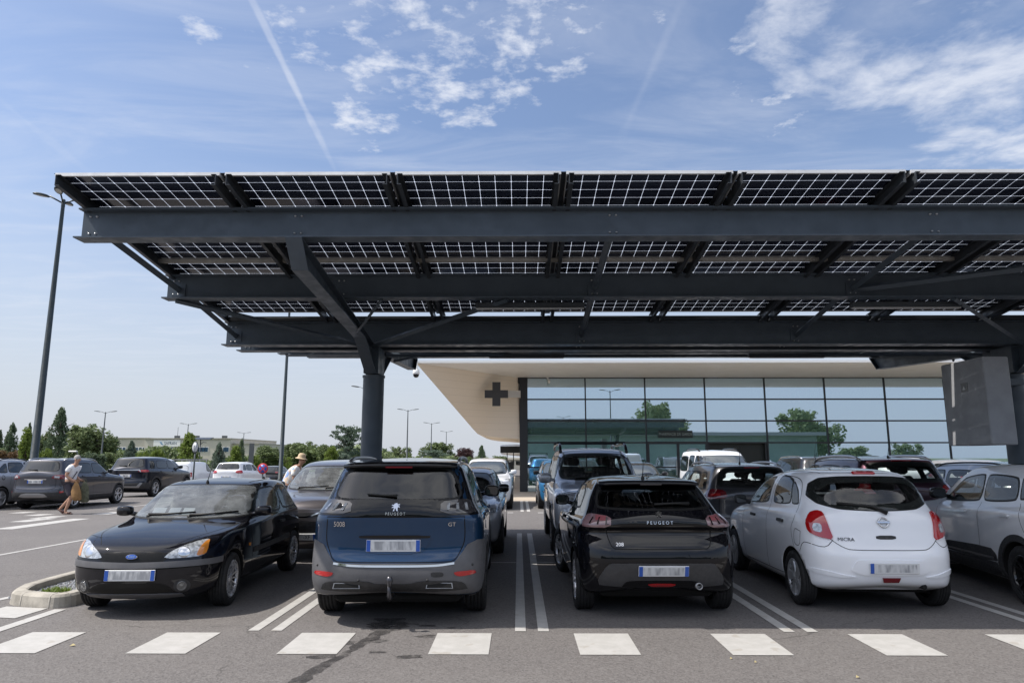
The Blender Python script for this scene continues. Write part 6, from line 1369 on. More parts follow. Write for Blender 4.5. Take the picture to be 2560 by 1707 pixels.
c = Car('saloon', 'white car with only its roof showing over the dark navy suv', 'car', 4.055, 1.745, M['white_paint'], -19.6, 36, 0, GL, 'away', (1, 1, 1.22), 0); drop(c, -19.6, 37)
c.shell(LV_HATCH, axles=(.72, 3.26), rw=.315, arch=.355); c.wheels('five'); hatch_sides(c)
c = Car('van', 'white work van with red chevrons and a ladder rack on its roof', 'van', 4.3, 1.71, M['white_paint'], -21.2, 43.0, 0, GL, 'away', (.95, 1, .93), 0); drop(c, -21, 44)
van_body(c); c.win('rear_window', [(-.64, 1.18), (-.05, 1.18), (-.05, 1.55), (-.58, 1.55)], 'R', M['pearl_paint'], rnd=1); c.win('rear_window', [(.05, 1.18), (.64, 1.18), (.58, 1.55), (.05, 1.55)], 'R', M['pearl_paint'], rnd=1)
c.patch('tail_lamp', [(.76, .80), (.95, .80), (.95, 1.1), (.76, 1.1)], 'U', M['red_lamp'], .01, .01, .1, 0, mirror=True); c.win('side_window', [(2.3, 1.15), (3.25, 1.13), (2.75, 1.62), (2.3, 1.64)], 'S', mirror=True, rnd=3)
for k in range(6): c.patch('chevron', [(-.5 + .17 * k, .96), (-.42 + .17 * k, .96), (-.36 + .17 * k, 1.06), (-.44 + .17 * k, 1.06)], 'R', M['red_lamp'], .005, .005, .1, 0)
b = MB()
for x in (-.5, .5): b.box(x - .03, x + .03, .3, 3.0, 1.93, 1.98)
for k in range(8): b.box(-.47, .47, .4 + .35 * k, .45 + .35 * k, 1.935, 1.975)
for y in (.5, 1.6, 2.6):
    for x in (-.6, .6): b.box(x - .02, x + .02, y, y + .04, 1.74, 1.96)
    b.box(-.62, .62, y + .001, y + .039, 1.90, 1.93)
c.mb('ladder_rack', b, M['dull_metal']); c.mirror(3.1, 1.12)
c = Car('crossover', 'white crossover with red lamps between the number sign and the no parking sign', 'car', 4.64, 1.84, M['white_paint'], -16.75, 39.6, 0, GL, 'away', (1, .95, .985), 0); drop(c, -16.7, 41)
c.shell(LV_SUV, axles=(.93, 3.77), rw=.335, arch=.385); c.wheels('five'); suv_sides(c); suv_rear(c, M['red_lamp'], (1.0, 1.18)); c.mirror(2.95, 1.14)
c = Car('hatchback', 'dark grey hatchback parked just right of the no parking sign', 'car', 4.055, 1.745, M['dark_paint'], -18.0, 49.5, 0, GL, 'away', (1.05, 1, 1.02), 0); drop(c, -18, 51)
c.shell(LV_HATCH, axles=(.72, 3.26), rw=.315, arch=.355); c.wheels('five'); hatch_sides(c); c.win('rear_window', [(-.60, 1.13), (.60, 1.13), (.50, 1.35), (-.50, 1.35)], 'R', rnd=3); c.patch('tail_lamp', [(.55, .95), (.9, .95), (.9, 1.05), (.55, 1.05)], 'U', M['dark_red_lamp'], .01, .01, .1, 0, mirror=True); c.mirror(2.62, 1.02); c.plate('R', 0, .6)

# ------------------------------------------------------------------ posts, lamps and signs
def at(px, py, Y):
    d = img_dir(px, py); k = Y / d.y; return Vector((d.x * k, Y, EYE + d.z * k))
M['pole'] = mat('green_grey_pole', (.022, .035, .042), .45, var=.1, vscale=2)
M['far_pole'] = mat('grey_pole', (.07, .08, .085), .5)
def lamp_post(x, y, h, label, heads=2, r=.11, rot=0.0, m=None, arm=1.0, z0=None):
    z0 = ground_z(x, y) if z0 is None else z0
    t = thing('street_lamp', label, 'street lamp', (x, y, z0), rot, 'tall lamp posts of the car park'); m = m or M['pole']; h -= z0
    b = MB(); b.lathe([(r * 1.25, 0), (r * 1.2, .6), (r, .62), (r * .45, h)], 16); b.lathe([(0, h + .05), (r * .5, h), (r * .5, h - .3)], 12); b.build('pole', m, t)
    for k in range(heads):
        a = 2 * math.pi * k / heads; d = Vector((math.cos(a), math.sin(a), 0)); b = MB()
        b.tube([d * .02 + Vector((0, 0, h - .15)), d * arm * .6 + Vector((0, 0, h + .10))], r * .22, 8)
        o = b.build('lamp_arm', m, t); hd = MB(); mt = Matrix.Translation(d * arm * .95 + Vector((0, 0, h + .12))) @ Matrix.Rotation(a, 4, 'Z') @ Matrix.Rotation(R(-7), 4, 'Y')
        hd.lathe([(.0, .06), (.7, .045), (1, .0), (.95, -.035), (.8, -.045), (0, -.045)], 24); hd.v = [tuple(mt @ Vector((x_ * .38 * arm, y_ * .17 * arm, z_))) for x_, y_, z_ in hd.v]; hd.build('lamp_head', m, o)
        le = MB(); le.lathe([(.0, -.047), (.72, -.047), (.7, -.05), (0, -.05)], 20); le.v = [tuple(mt @ Vector((x_ * .38 * arm, y_ * .17 * arm, z_))) for x_, y_, z_ in le.v]; le.build('lamp_lens', M['pearl_paint'] if False else mat('lamp_lens', (.5, .5, .48), .3), o)
    return t
P = at(158, 500, 27); lamp_post(at(84, 1154, 27).x, 27, P.z, 'tall four-headed lamp post leaning out of the left car row', 4, .15, .35, arm=.85)
lamp_post(at(703, 1150, 45).x, 45, 12.3, 'dark lamp post rising behind the carport beside the man in the hat', 2, .14, .3)
for px, py, Y, lab in ((264, 1030, 100, 'twin lamp post in front of the trees left of the cream building'), (471, 1060, 130, 'short looking twin lamp post above the bright tree by the cream building'), (610, 1082, 160, 'tiny twin lamp post right of the dark conifer at the cream building'), (1020, 1025, 100, 'first and tallest twin lamp post right of the carport column'), (1079, 1058, 130, 'middle twin lamp post right of the carport column'), (1116, 1079, 170, 'smallest twin lamp post nearest the round pavilion')):
    q = at(px, py, Y); lamp_post(q.x, Y, q.z, lab, 2, .13, .15, M['far_pole'], 1.2, z0=-.62)
q = at(911, 964, 60); lamp_post(q.x - .3, 62, q.z, 'lamp post half hidden behind the left carport column', 2, .1, .2, M['far_pole'], 1.0, z0=-.62)
lamp_post(11.4, -17, 9.8, 'lamp post mirrored in the pharmacy glass', 2, .11, .2); lamp_post(8.4, -60, 9.0, 'distant lamp post mirrored in the pharmacy glass', 2, .11, .2); 
q = at(195, 1128, 75); t = thing('street_lamp', 'short white street lamp with curved head before the broad tree', 'street lamp', (q.x, 75, -.62))
b = MB(); b.tube([(0, 0, 0), (0, 0, q.z + .3), (-.15, 0, q.z + .6)], .06, 8); b.build('pole', M['far_pole'], t); b = MB(); b.cbox(-1.0, -.1, -.15, .15, q.z + .55, q.z + .7, .04); b.build('lamp_head', M['fascia'], t)
def sign_post(px, py, Y, dia, label, post_r=.035):
    q = at(px, py, Y); gz = ground_z(q.x, Y); t = thing('road_sign', label, 'sign', (q.x, Y, gz)); h = q.z - gz
    b = MB(); b.tube([(0, .03, 0), (0, .03, h + dia * .3)], post_r, 10); b.build('post', M['far_pole'], t); return t, h
t, h = sign_post(488, 1118, 32, .46, 'round white bay number sign on a grey post behind the black three-door')
b = MB(); b.lathe([(0, -.014), (.24, -.014), (.25, 0), (.24, .006), (0, .006)], 32, 0, 'y', (0, 0, h)); b.v = [(x * .62, y, h + (z - h) * 1.12) for x, y, z in b.v]; d_ = b.build('sign_plate', M['far_pole'], t)
b = MB(); b.lathe([(0, -.016), (.2, -.016), (.2, -.0145)], 32, 0, 'y', (0, 0, h)); b.v = [(x * .62, y, h + (z - h) * 1.12) for x, y, z in b.v]; b.build('sign_face', mat('sign_white', (.62, .64, .66), .4), d_)
text_obj('11', .27, mat('sign_ink', (.03, .04, .06), .5), d_, Matrix.Translation((0, -.018, h)) @ Matrix.Rotation(R(90), 4, 'X'), 'sign_number', .72)
t, h = sign_post(657, 1171, 39, .6, 'round red and blue no parking sign beside the white crossover')
b = MB(); b.lathe([(0, -.012), (.29, -.012), (.30, 0), (.29, .006), (0, .006)], 36, 0, 'y', (0, 0, h)); d_ = b.build('sign_plate', mat('sign_red', (.50, .035, .04), .4), t)
b = MB(); b.lathe([(0, -.0145), (.225, -.0145), (.225, -.0125)], 36, 0, 'y', (0, 0, h)); b.build('sign_face', mat('sign_blue', (.02, .10, .42), .4), d_)
b = MB()
for a in (45, -45): b.box(-.225, .225, -.018 - (.001 if a > 0 else 0), -.015, -.03, .03, 0, Matrix.Translation((0, 0, h)) @ Matrix.Rotation(R(a), 4, 'Y'))
b.build('sign_cross', bpy.data.materials['sign_red'], d_)
q = at(630, 1108, 62); t = thing('totem_sign', 'tall narrow dark grey totem sign right of the cream building', 'sign', (q.x, 62, -.62)); b = MB(); b.box(-.19, .19, -.1, .1, .8, q.z + .62); b.build('panel', M['far_pole'], t); b = MB(); b.box(-.45, -.19, -.09, .09, 0, 1.9); b.build('side_panel', mat('totem_pale', (.45, .46, .46), .5), t)
q = at(507, 1096, 70); t = thing('solar_lamp', 'solar powered lamp with a tilted panel on its post before the cream building', 'street lamp', (q.x - .2, 70, -.62)); b = MB(); b.tube([(0, 0, 0), (0, 0, q.z + .55)], .05, 8); b.build('post', M['far_pole'], t); b = MB(); b.box(-.7, 1.0, -.5, .5, -.03, .03, 0, Matrix.Translation((.1, 0, q.z + .62)) @ Matrix.Rotation(R(12), 4, 'X')); b.build('panel', M['steel_dark'], t); b = MB(); b.tube([(0, 0, q.z), (.25, 0, q.z + .25), (.6, 0, q.z + .2)], .03, 6); b.build('lamp_arm', M['far_pole'], t)

# ------------------------------------------------------------------ cream office building
of = thing('office_building', 'long low cream office building with a blue window band and a white sign', 'building', (0, 0, 0))
M['cream'] = mat('cream_cladding', (.52, .49, .42), .7, var=.06, vscale=.3); M['cream_dark'] = mat('cream_coping', (.36, .34, .29), .7); M['blue_win'] = mat('blue_glass', (.03, .07, .12), .15)
OY = 170
def ox(px): return at(px, 1100, OY).x
b = MB(); b.box(ox(262), ox(372.5), OY, OY + 30, -.6, 6.2); b.box(ox(373), ox(585), OY - 2, OY + 30, -.6, 6.0); b.box(ox(585), ox(652), OY - 1, OY + 30, -.6, 4.8); b.build('wall', M['cream'], of)
b = MB(); b.box(ox(261), ox(372.2), OY - .3, OY + 30, 6.2, 6.4); b.box(ox(372.6), ox(586), OY - 2.3, OY + 30, 6.001, 6.25); b.box(ox(586.5), ox(653), OY - 1.3, OY + 30, 4.801, 5.0); b.build('roof', M['cream_dark'], of)
b = MB()
for px in (420, 470, 541): x = ox(px); b.box(x, x + 1.0, OY + 3, OY + 4, 6.2, 7.0)
b.build('roof_vent', M['far_pole'], of)
for p0, p1, yy in ((272, 318, OY), (322, 368, OY), (381, 393, OY - 2), (418, 452, OY - 2), (500, 532, OY - 2), (568, 582, OY - 2)):
    n = max(2, int((p1 - p0) / 8)); 
    for k in range(n):
        a = p0 + (p1 - p0) * k / n; f_ = MB(); f_.box(ox(a) - .1, ox(a + 7.2) + .1, yy - .08, yy - .002, 2.85, 4.1); fo = f_.build('window', M['fascia'], of); f_ = MB(); f_.box(ox(a) + .03, ox(a + 7.2) - .03, yy - .12, yy - .082, 2.95, 4.0); f_.build('pane', M['blue_win'], fo)
b = MB(); b.box(ox(396), ox(462), OY - 2.2, OY - 2.02, 4.2, 5.75); sb = b.build('sign_board', M['fascia'], of)
text_obj('SAFRAN', 1.0, mat('sign_navy', (.05, .09, .16), .5), sb, Matrix.Translation(((ox(396) + ox(462)) / 2 + .9, OY - 2.22, 4.98)) @ Matrix.Rotation(R(90), 4, 'X'), 'sign_lettering', .85)
b = MB(); cxs = ox(416); b.prism([(cxs - .5, 5.35), (cxs + .1, 5.25), (cxs - .1, 5.0), (cxs + .5, 4.75), (cxs - .1, 4.7), (cxs - .1, 4.95), (cxs - .35, 5.1)], 'y', OY - 2.26, OY - 2.22); b.build('sign_emblem', mat('sign_light_blue', (.08, .25, .45), .5), sb)
ma = thing('antenna_mast', 'thin radio mast on the roof of the cream building', 'antenna', (ox(418), OY + 5, 6.0)); b = MB(); b.tube([(0, 0, 0), (0, 0, 3.2)], .05, 6); b.build('mast', M['far_pole'], ma)

# ------------------------------------------------------------------ trees
TREE = {}
def crown_mesh(kind, seed):
    rs = random.Random(seed); b = MB(); vs = []; fs = []
    def clump(c, r, n, flat=1.0, leaf=.05):
        for _ in range(n):
            d = Vector((rs.gauss(0, 1), rs.gauss(0, 1), rs.gauss(0, 1) * flat)); d.normalize(); p = c + d * r * rs.random() ** .35
            p.z = c.z + (p.z - c.z) * flat
            u = Vector((rs.gauss(0, 1), rs.gauss(0, 1), rs.gauss(0, .6))).normalized(); v = u.orthogonal().normalized(); v.rotate(Matrix.Rotation(rs.uniform(0, 6), 3, u)); s_ = leaf * rs.uniform(.6, 1.4); i = len(vs)
            vs.extend([p - u * s_, p + v * s_ * .55, p + u * s_, p - v * s_ * .55]); fs.append((i, i + 1, i + 2, i + 3))
    if kind == 'cone':
        for k in range(150):
            z = rs.random() ** 1.25; r = .5 * (1 - z) ** .75 * (1 - .25 * max(0, .12 - z) / .12) + .02; a = rs.uniform(0, 6.28); q = r * rs.uniform(.35, 1.0); clump(Vector((q * math.cos(a), q * math.sin(a), z * .96)), .085 * (1.15 - .5 * z), 44, 1.25, .026)
    elif kind == 'column':
        for k in range(100):
            z = rs.random(); r = .34 * (1 - abs(z - .40) ** 2.2 * 2.2) * rs.uniform(.8, 1.1); a = rs.uniform(0, 6.28); q = max(.02, r) * rs.uniform(.25, 1); clump(Vector((q * math.cos(a), q * math.sin(a), z * .95)), .11, 44, 1, .034)
    elif kind == 'cedar':
        for k in range(120):
            z = rs.choice((.30, .37, .47, .55, .66, .73, .83, .90)) + rs.uniform(-.035, .035); rr = (.62 - .45 * max(0, z - .45)) * rs.uniform(.75, 1.1) * (.75 if z < .4 else 1); a = rs.uniform(0, 6.28); q = rr * rs.uniform(.05, 1.0); clump(Vector((q * math.cos(a), q * math.sin(a), z + .05 * (q / rr))), rs.uniform(.08, .14), 40, .45, .027)
    else:
        lobes = [(Vector((rs.uniform(-.27, .27), rs.uniform(-.27, .27), rs.uniform(.24, .78))), rs.uniform(.16, .26)) for _ in range(15)]
        for c0, r0 in lobes:
            for k in range(13):
                d = Vector((rs.gauss(0, 1), rs.gauss(0, 1), rs.gauss(0, 1))).normalized(); clump(c0 + d * r0 * rs.uniform(.45, 1), .09, 36, .9, .032)
    b.add(vs, fs, 0, False); b.v = [tuple(v) for v in vs]
    return b.mesh('crown', M['leaf'], False)
def tree(px, pytop, wpx, Y, kind, m, label, seed=None, cat='tree', base=-.62, x=None, h=None, name='tree'):
    if x is None:
        q = at(px, pytop, Y); zc = Y * .986 + (q.z - EYE) * .167; wd = wpx / 1706.7 * zc; x = q.x; h = q.z - base
    else: wd = wpx
    key = (kind, (seed or int(px)) % 4); 
    if key not in TREE: TREE[key] = crown_mesh(kind, hash(kind) % 1 + key[1] * 17 + len(kind))
    t = thing(name, label, cat, (x, Y, base), (px * 1.7) % 6.28, None)
    me = TREE[key].copy(); me.materials.clear(); me.materials.append(m); 
    wk = {'cone': 1.08, 'column': .75, 'cedar': 1.12, 'round': .95}[kind]; tz = {'cone': .04, 'column': .06, 'cedar': 0, 'round': .02}[kind]
    for v in me.vertices: v.co = (v.co.x * wd / wk, v.co.y * wd / wk, (v.co.z + tz) * h / (1.0 + tz))
    link(bpy.data.objects.new('crown', me), t)
    b = MB(); r = max(.05, h * .022); b.tube([(0, 0, 0), (.02 * h, 0, h * .3), (-.01 * h, .01 * h, h * .6), (0, 0, h * .85)], [r, r * .8, r * .5, r * .15], 8)
    rs = random.Random(seed or int(px))
    for k in range(6):
        a = rs.uniform(0, 6.28); z = h * rs.uniform(.28, .6); b.tube([(0, 0, z), (math.cos(a) * wd * .2, math.sin(a) * wd * .2, z + h * .12), (math.cos(a) * wd * .38, math.sin(a) * wd * .38, z + h * .17)], [r * .5, r * .35, r * .1], 6)
    b.build('trunk', M['bark'], t); return t
TL = [(155, 1019, 84, 120, 'cone', 'leaf_dark', 'tall dark conical tree, highest of the trees on the left'), (33, 1057, 56, 125, 'cone', 'leaf_dark', 'dark conical tree at the left edge behind the russet bushes'), (2, 1074, 40, 125, 'cone', 'leaf_dark', 'dark tree cut by the left picture edge'), (76, 1057, 34, 130, 'cone', 'leaf_dark', 'narrow dark treetop behind the big lamp post'),
      (70, 1070, 40, 70, 'column', 'leaf_bright', 'bright green young tree hugging the big lamp post'), (112, 1118, 40, 70, 'round', 'leaf_bright', 'round bright bush just right of the big lamp post'), (112, 1076, 50, 130, 'round', 'leaf', 'loose green tree between lamp post and tall cone'), (228, 1055, 108, 115, 'round', 'leaf', 'broad leafy tree between tall cone and cream building'), (262, 1080, 70, 118, 'round', 'leaf_dark', 'dark leafy tree right behind the twin lamp post'),
      (25, 1124, 90, 85, 'round', 'leaf_brown', 'low russet brown bush at the left edge'), (-20, 1118, 80, 95, 'round', 'leaf', 'green bush behind the russet bush'), (290, 1124, 75, 100, 'round', 'leaf', 'low green shrub before the left end of the cream building'), (240, 1128, 60, 90, 'round', 'leaf_dark', 'low dark shrub under the broad tree'), (330, 1101, 52, 110, 'cone', 'leaf_cedar', 'blue green pine before the cream building'), (356, 1124, 36, 75, 'round', 'leaf_bright', 'small round bright tree left of the white sign board'), (399, 1113, 44, 75, 'round', 'leaf_bright', 'round bright tree below the white sign board'),
      (476, 1086, 54, 60, 'column', 'leaf_bright', 'bright upright tree behind the round number sign'), (549, 1105, 50, 100, 'cone', 'leaf_cedar', 'grey green conifer right of the solar lamp'), (589, 1114, 38, 75, 'column', 'leaf_bright', 'bright pointed tree left of the totem sign'), (605, 1096, 34, 120, 'cone', 'leaf_dark', 'slim dark conifer left of the totem sign'), (641, 1135, 30, 75, 'round', 'leaf_bright', 'small bright bush right of the totem sign'), (675, 1106, 74, 140, 'round', 'leaf', 'green tree just left of the slim lamp post'), (748, 1101, 92, 140, 'round', 'leaf', 'broad green tree above the man in the hat'), (714, 1134, 34, 80, 'round', 'leaf_bright', 'bright bush right behind the slim lamp post'),
      (819, 1103, 58, 135, 'round', 'leaf', 'round green tree left of the cedar'), (872, 1064, 92, 120, 'cedar', 'leaf_cedar', 'tall spreading cedar left of the carport column'), (830, 1116, 42, 80, 'column', 'leaf_bright', 'bright young tree below the cedar'), (870, 1128, 70, 110, 'round', 'leaf_cedar', 'low grey green shrub under the cedar'), (1002, 1109, 60, 140, 'round', 'leaf', 'round green tree just right of the carport column'), (1093, 1104, 88, 140, 'round', 'leaf', 'broad green tree behind the middle twin lamp post'), (1085, 1124, 80, 120, 'cedar', 'leaf_cedar', 'low flat cedar before the broad green tree'), (1161, 1118, 50, 130, 'round', 'leaf_red', 'dark copper leaved tree left of the round pavilion'), (1204, 1113, 42, 130, 'cone', 'leaf_dark', 'dark green tree right of the copper leaved tree'),
      (1190, 1135, 80, 90, 'round', 'leaf', 'low hedge bush before the copper leaved tree'), (1130, 1136, 70, 95, 'round', 'leaf', 'low bush left of the copper leaved tree'), (1245, 1138, 50, 90, 'round', 'leaf', 'low bush before the round pavilion'), (1050, 1134, 70, 100, 'round', 'leaf_bright', 'bright low bush between the two twin lamp posts'), (960, 1134, 70, 100, 'round', 'leaf', 'low bush behind the carport column foot')]
for px, py, wp, Y, kd, mm, lab in TL: tree(px, py, wp, Y, kd, M[mm], lab)
rs = random.Random(21)
hb = MB(); hv = []
for _ in range(14000):
    x = rs.uniform(-170, -4); y = 142 + rs.uniform(-3, 3) + 8 * math.sin(x * .07); hgt = 3.0 + 1.4 * math.sin(x * .13) + .9 * math.sin(x * .41 + 1); z = -.6 + hgt * rs.random() ** .7; s_ = rs.uniform(.3, .6); u = Vector((rs.gauss(0, 1), rs.gauss(0, 1), rs.gauss(0, 1))).normalized(); v = u.orthogonal().normalized(); p = Vector((x, y, z)); hv += [p - u * s_, p + v * s_ * .6, p + u * s_, p - v * s_ * .6]
hb.add(hv, [(4 * i, 4 * i + 1, 4 * i + 2, 4 * i + 3) for i in range(len(hv) // 4)]); o = hb.build('undergrowth', M['leaf'], None, False); tag(o, kind='stuff')
# what the pharmacy glass mirrors: the hall, trees and lamps across the road behind the photographer
mk = thing('market_hall', 'long low hall across the road mirrored in the pharmacy glass', 'building', (0, 0, 0)); b = MB(); b.box(-40, 50, -75, -48, 0, 5.2); b.build('wall', mat('hall_wall', (.24, .33, .27), .7, var=.1, vscale=.4), mk); b = MB(); b.box(-41, 51, -76, -46.5, 5.2, 5.75); b.build('roof', mat('hall_roof', (.30, .32, .30), .6), mk)
for x, y, wd, h, kd in ((29.5, -82, 9.5, 14.5, 'round'), (34, -84, 9, 10.5, 'round'), (62, -80, 13, 13.5, 'round'), (-6, -70, 8, 11, 'round'), (52, -40, 5, 3.5, 'round'), (58, -36, 5, 4.2, 'round'), (-40, -60, 14, 13, 'round'), (-25, -85, 10, 14, 'cone')): tree(x * 3 + 200, 0, wd, y, kd, M['leaf'], 'leafy tree behind the photographer mirrored in the glass', None, 'tree', 0, x, h)['group'] = 'trees mirrored in the pharmacy glass'
# ------------------------------------------------------------------ people
def skin(name, V, E, Rr, m, parent, sub=2, root=0):
    me = bpy.data.meshes.new(name); me.from_pydata([Vector(v) for v in V], E, []); o = bpy.data.objects.new(name, me); COL.objects.link(o)
    md = o.modifiers.new('s', 'SKIN'); md.use_smooth_shade = True
    for i, r in enumerate(Rr):
        sv = me.skin_vertices[0].data[i]; sv.radius = (r, r) if isinstance(r, (int, float)) else r; sv.use_root = i == root
    sb = o.modifiers.new('u', 'SUBSURF'); sb.levels = sub
    dg = bpy.context.evaluated_depsgraph_get(); m2 = bpy.data.meshes.new_from_object(o.evaluated_get(dg)); bpy.data.objects.remove(o)
    m2.name = name; m2.materials.clear(); m2.materials.append(m)
    for p in m2.polygons: p.use_smooth = True
    return link(bpy.data.objects.new(name, m2), parent)
M['skin'] = mat('skin', (.42, .245, .17), .55, var=.08, vscale=9); M['shirt'] = mat('white_cotton', (.72, .73, .76), .8, var=.05, vscale=6, bump=.3, bscale=14)
M['shorts'] = mat('dark_shorts_cotton', (.05, .045, .06), .85, bump=.2, bscale=20); M['hair'] = mat('grey_hair', (.33, .32, .31), .8); M['leather'] = mat('brown_sandal', (.07, .03, .025), .6)
# the man walks to the right (+x); local x is his heading
man = thing('person', 'man in white t-shirt and dark shorts walking with cloth bags by the grey crossover', 'person', (-13.45, 20.75, 0))
def chain(V, E, Rr, start, pts):
    i = start
    for p, r in pts: V.append(p); Rr.append(r); E.append((i, len(V) - 1)); i = len(V) - 1
    return i
V = [(.02, 0, .90)]; E = []; Rr = [(.12, .15)]
ch = chain(V, E, Rr, 0, [((.02, 0, 1.06), (.125, .15)), ((.05, 0, 1.24), (.13, .165)), ((.09, 0, 1.38), (.105, .15))]); nk = chain(V, E, Rr, ch, [((.13, 0, 1.46), .055), ((.15, 0, 1.52), .055), ((.165, 0, 1.60), (.092, .075)), ((.165, 0, 1.655), (.085, .07))])
chain(V, E, Rr, nk - 1, [((.265, 0, 1.575), .014)])   # nose
for sg, foot in ((-1, 'front'), (1, 'rear')):
    el = chain(V, E, Rr, ch, [((.08, sg * .19, 1.37), .062), ((-.02 + .04 * (sg < 0), sg * .235, 1.12), .046), ((.20, sg * .17, .985), .036), ((.275, sg * .14, .975), .030)])
    for k, (dx, dz) in enumerate(((.06, .01), (.068, -.005), (.062, -.022), (.05, -.036))): chain(V, E, Rr, el, [((.275 + dx, sg * .135 + (.01 * k - .015), .975 + dz), .010), ((.275 + dx * 1.45, sg * .11 + (.01 * k - .015), .96 + dz * 1.3), .009)])
    chain(V, E, Rr, el, [((.31, sg * .105, 1.0), .011)])
    if foot == 'front': chain(V, E, Rr, 0, [((.03, sg * .10, .86), .095), ((.16, sg * .10, .50), .062), ((.02, sg * .10, .10), .040), ((.03, sg * .10, .05), .042), ((.20, sg * .105, .035), .032)])
    else: chain(V, E, Rr, 0, [((.0, sg * .10, .86), .095), ((.04, sg * .10, .50), .062), ((-.26, sg * .10, .16), .040), ((-.29, sg * .10, .115), .042), ((-.18, sg * .105, .04), .030)])
body = skin('body', V, E, Rr, M['skin'], man)
Vs = [(.02, 0, .92)]; Es = []; Rs = [(.145, .175)]; c2 = chain(Vs, Es, Rs, 0, [((.02, 0, 1.06), (.15, .175)), ((.05, 0, 1.24), (.15, .185)), ((.085, 0, 1.37), (.12, .165)), ((.12, 0, 1.44), .068)])
for sg in (-1, 1): chain(Vs, Es, Rs, 3, [((.08, sg * .195, 1.365), .082), ((.035 + .01 * sg, sg * .225, 1.22), .074)])
skin('t_shirt', Vs, Es, Rs, M['shirt'], man)
Vs = [(.02, 0, .92)]; Es = []; Rs = [(.14, .17)]
for sg, kx in ((-1, .15), (1, .05)): chain(Vs, Es, Rs, 0, [((.02, sg * .095, .84), .118), ((kx * .75, sg * .10, .60), .098), ((kx * .95, sg * .10, .52), .092)])
skin('shorts', Vs, Es, Rs, M['shorts'], man)
b = MB(); b.lathe([(0, .10), (.05, .088), (.082, .05), (.092, 0), (.09, -.03)], 20); b.v = [(x * 1.06 + .152, y * .86, z + 1.64) for x, y, z in b.v]; b.build('hair', M['hair'], man)
for sg in (-1, 1):
    b = MB(); b.lathe([(0, -.008), (.022, -.004), (.026, .004), (.012, .01), (0, .01)], 12, 0, 'y', (.15, sg * .079, 1.59)); b.build('ear', M['skin'], man)
    b = MB(); b.lathe([(0, .011), (.008, .008), (.011, 0)], 10, 0, 'x', (.247, sg * .03, 1.60)); b.build('eye', M['seal'], man)
    b = MB(); mt = Matrix.Translation((.10, -.103, .018)) if sg < 0 else Matrix.Translation((-.235, .103, .075)) @ Matrix.Rotation(R(38), 4, 'Y'); b.cbox(-.13, .14, -.05, .05, -.018, .012, .012, 0, mt); b.cbox(.0, .09, -.052, .052, .012, .052, .012, 0, mt); b.build('sandal', M['leather'], man)
b = MB(); b.tube([(.235, -.02, 1.555), (.245, 0, 1.553), (.235, .02, 1.555)], .006, 6); b.build('mouth', mat('lips', (.25, .10, .08), .5), man)
b = MB(); b.tube([(.05, .16, 1.40), (.20, -.02, 1.22), (.16, -.19, 1.0)], .014, 6); b.build('bag_strap', M['shorts'], man)
def cloth_bag(name, label, loc, m, w, h, seed, rz):
    rs = random.Random(seed); b = MB(); rings = []
    for q, k in ((0, .16), (.10, .42), (.28, .72), (.5, .92), (.75, 1.0), (.93, .92), (1, .55)):
        ring = []
        for j in range(16):
            a = 2 * math.pi * j / 16; f = 1 + .13 * math.sin(3 * a + seed + q * 4) + .06 * rs.uniform(-1, 1); ring.append((w * .5 * k * f * math.cos(a) + .05 * q, w * .22 * k * f * math.sin(a), -h * q))
        rings.append(ring)
    b.loft(rings, 0, True, True); t = thing(name, label, 'bag', loc, rz); b.build('bag_body', m, t); b = MB(); b.tube([(-.06, 0, -.03), (-.03, 0, .045), (.03, 0, .05), (.06, 0, -.03)], .012, 6); b.build('handle', m, t)
cloth_bag('shopping_bag', 'tan cloth shopping bag hanging from the walking man\'s hand', (-13.45 + .30, 20.75 - .16, .955), mat('tan_canvas', (.27, .155, .065), .85, var=.2, vscale=5, bump=.4, bscale=12), .27, .56, 3, .2)
cloth_bag('shopping_bag', 'olive green cloth bag held beside the tan bag', (-13.45 + .42, 20.75 + .05, .955), mat('olive_canvas', (.10, .105, .07), .85, var=.35, vscale=8, bump=.4, bscale=12), .26, .62, 8, .5)
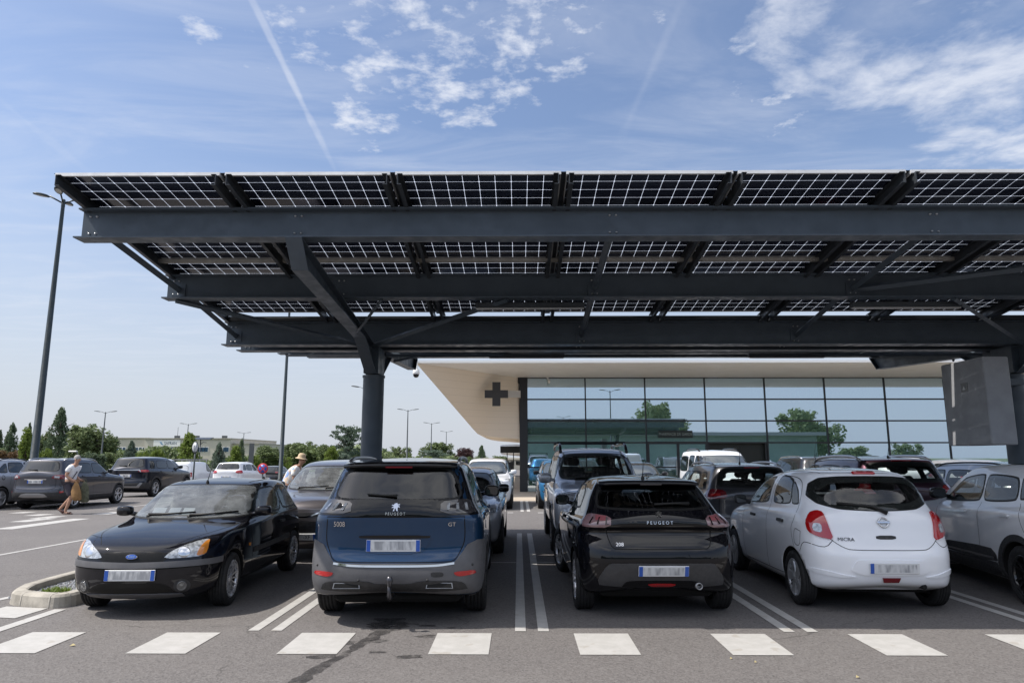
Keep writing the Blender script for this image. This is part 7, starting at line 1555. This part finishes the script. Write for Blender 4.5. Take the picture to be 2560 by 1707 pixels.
# person in a straw hat bending forward behind the taupe car
P = at(748, 1150, 17.2)
pr = thing('person', 'person in a pale straw hat and bright printed shirt bending behind the taupe car', 'person', (P.x - .15, 17.2, 0))
V = [(-.12, 0, .92)]; E = []; Rr = [(.12, .15)]
ch = chain(V, E, Rr, 0, [((-.07, 0, 1.08), (.13, .16)), ((.02, 0, 1.26), (.135, .17)), ((.11, 0, 1.40), (.10, .15))]); nk = chain(V, E, Rr, ch, [((.17, 0, 1.46), .055), ((.20, 0, 1.51), .055), ((.22, 0, 1.575), (.09, .075)), ((.22, 0, 1.63), (.08, .07))]); chain(V, E, Rr, nk - 1, [((.318, 0, 1.55), .014)])
for sg in (-1, 1):
    el = chain(V, E, Rr, ch, [((.10, sg * .19, 1.38), .06), ((.12, sg * .24, 1.13), .045), ((.30, sg * .18, 1.0), .035), ((.37, sg * .16, .985), .030)])
    for k, (dx, dz) in enumerate(((.06, .01), (.068, -.005), (.062, -.022), (.05, -.036))): chain(V, E, Rr, el, [((.37 + dx, sg * .155 + (.01 * k - .015), .985 + dz), .010)])
    chain(V, E, Rr, el, [((.40, sg * .125, 1.01), .011)]); chain(V, E, Rr, 0, [((-.12, sg * .10, .86), .095), ((-.07, sg * .10, .48), .06), ((-.12, sg * .10, .09), .04), ((-.11, sg * .10, .045), .042), ((.05, sg * .11, .035), .03)])
skin('body', V, E, Rr, M['skin'], pr)
def shirt_mat():
    m = bpy.data.materials.new('printed_shirt'); m.use_nodes = True; t = NT(m.node_tree); b = t.n['Principled BSDF']; oc = t.new('ShaderNodeTexCoord').outputs['Object']
    a = t.ramp(t.noise(oc, 5, 1, .3), .60, .64); c = t.ramp(t.noise(t.vmath('ADD', oc, (3.1, 1.7, .4)), 6, 1, .3), .56, .60)
    t.link(t.mix(c, t.mix(a, (.78, .77, .76), (.76, .60, .45)), (.30, .42, .72)), b.inputs['Base Color']); b.inputs['Roughness'].default_value = .85; return m
Vs = [(-.12, 0, .88)]; Es = []; Rs = [(.16, .19)]; c2 = chain(Vs, Es, Rs, 0, [((-.07, 0, 1.08), (.155, .185)), ((.02, 0, 1.26), (.155, .19)), ((.105, 0, 1.385), (.115, .165)), ((.155, 0, 1.44), .07)])
for sg in (-1, 1): chain(Vs, Es, Rs, 3, [((.10, sg * .195, 1.37), .08), ((.11, sg * .235, 1.20), .075)])
skin('printed_shirt', Vs, Es, Rs, shirt_mat(), pr)
Vs = [(-.12, 0, .90)]; Es = []; Rs = [(.14, .17)]
for sg in (-1, 1): chain(Vs, Es, Rs, 0, [((-.12, sg * .10, .82), .115), ((-.08, sg * .10, .50), .085), ((-.12, sg * .10, .14), .065)])
skin('trousers', Vs, Es, Rs, M['shorts'], pr)
b = MB(); b.lathe([(0, .125), (.06, .118), (.088, .085), (.096, .03), (.10, .012), (.15, -.012), (.155, -.018), (.148, -.02), (.095, .0)], 24); mt = Matrix.Translation((.205, 0, 1.645)) @ Matrix.Rotation(R(10), 4, 'Y'); b.v = [tuple(mt @ Vector(v)) for v in b.v]; b.build('straw_hat', mat('straw', (.52, .40, .26), .8, var=.12, vscale=30), pr)
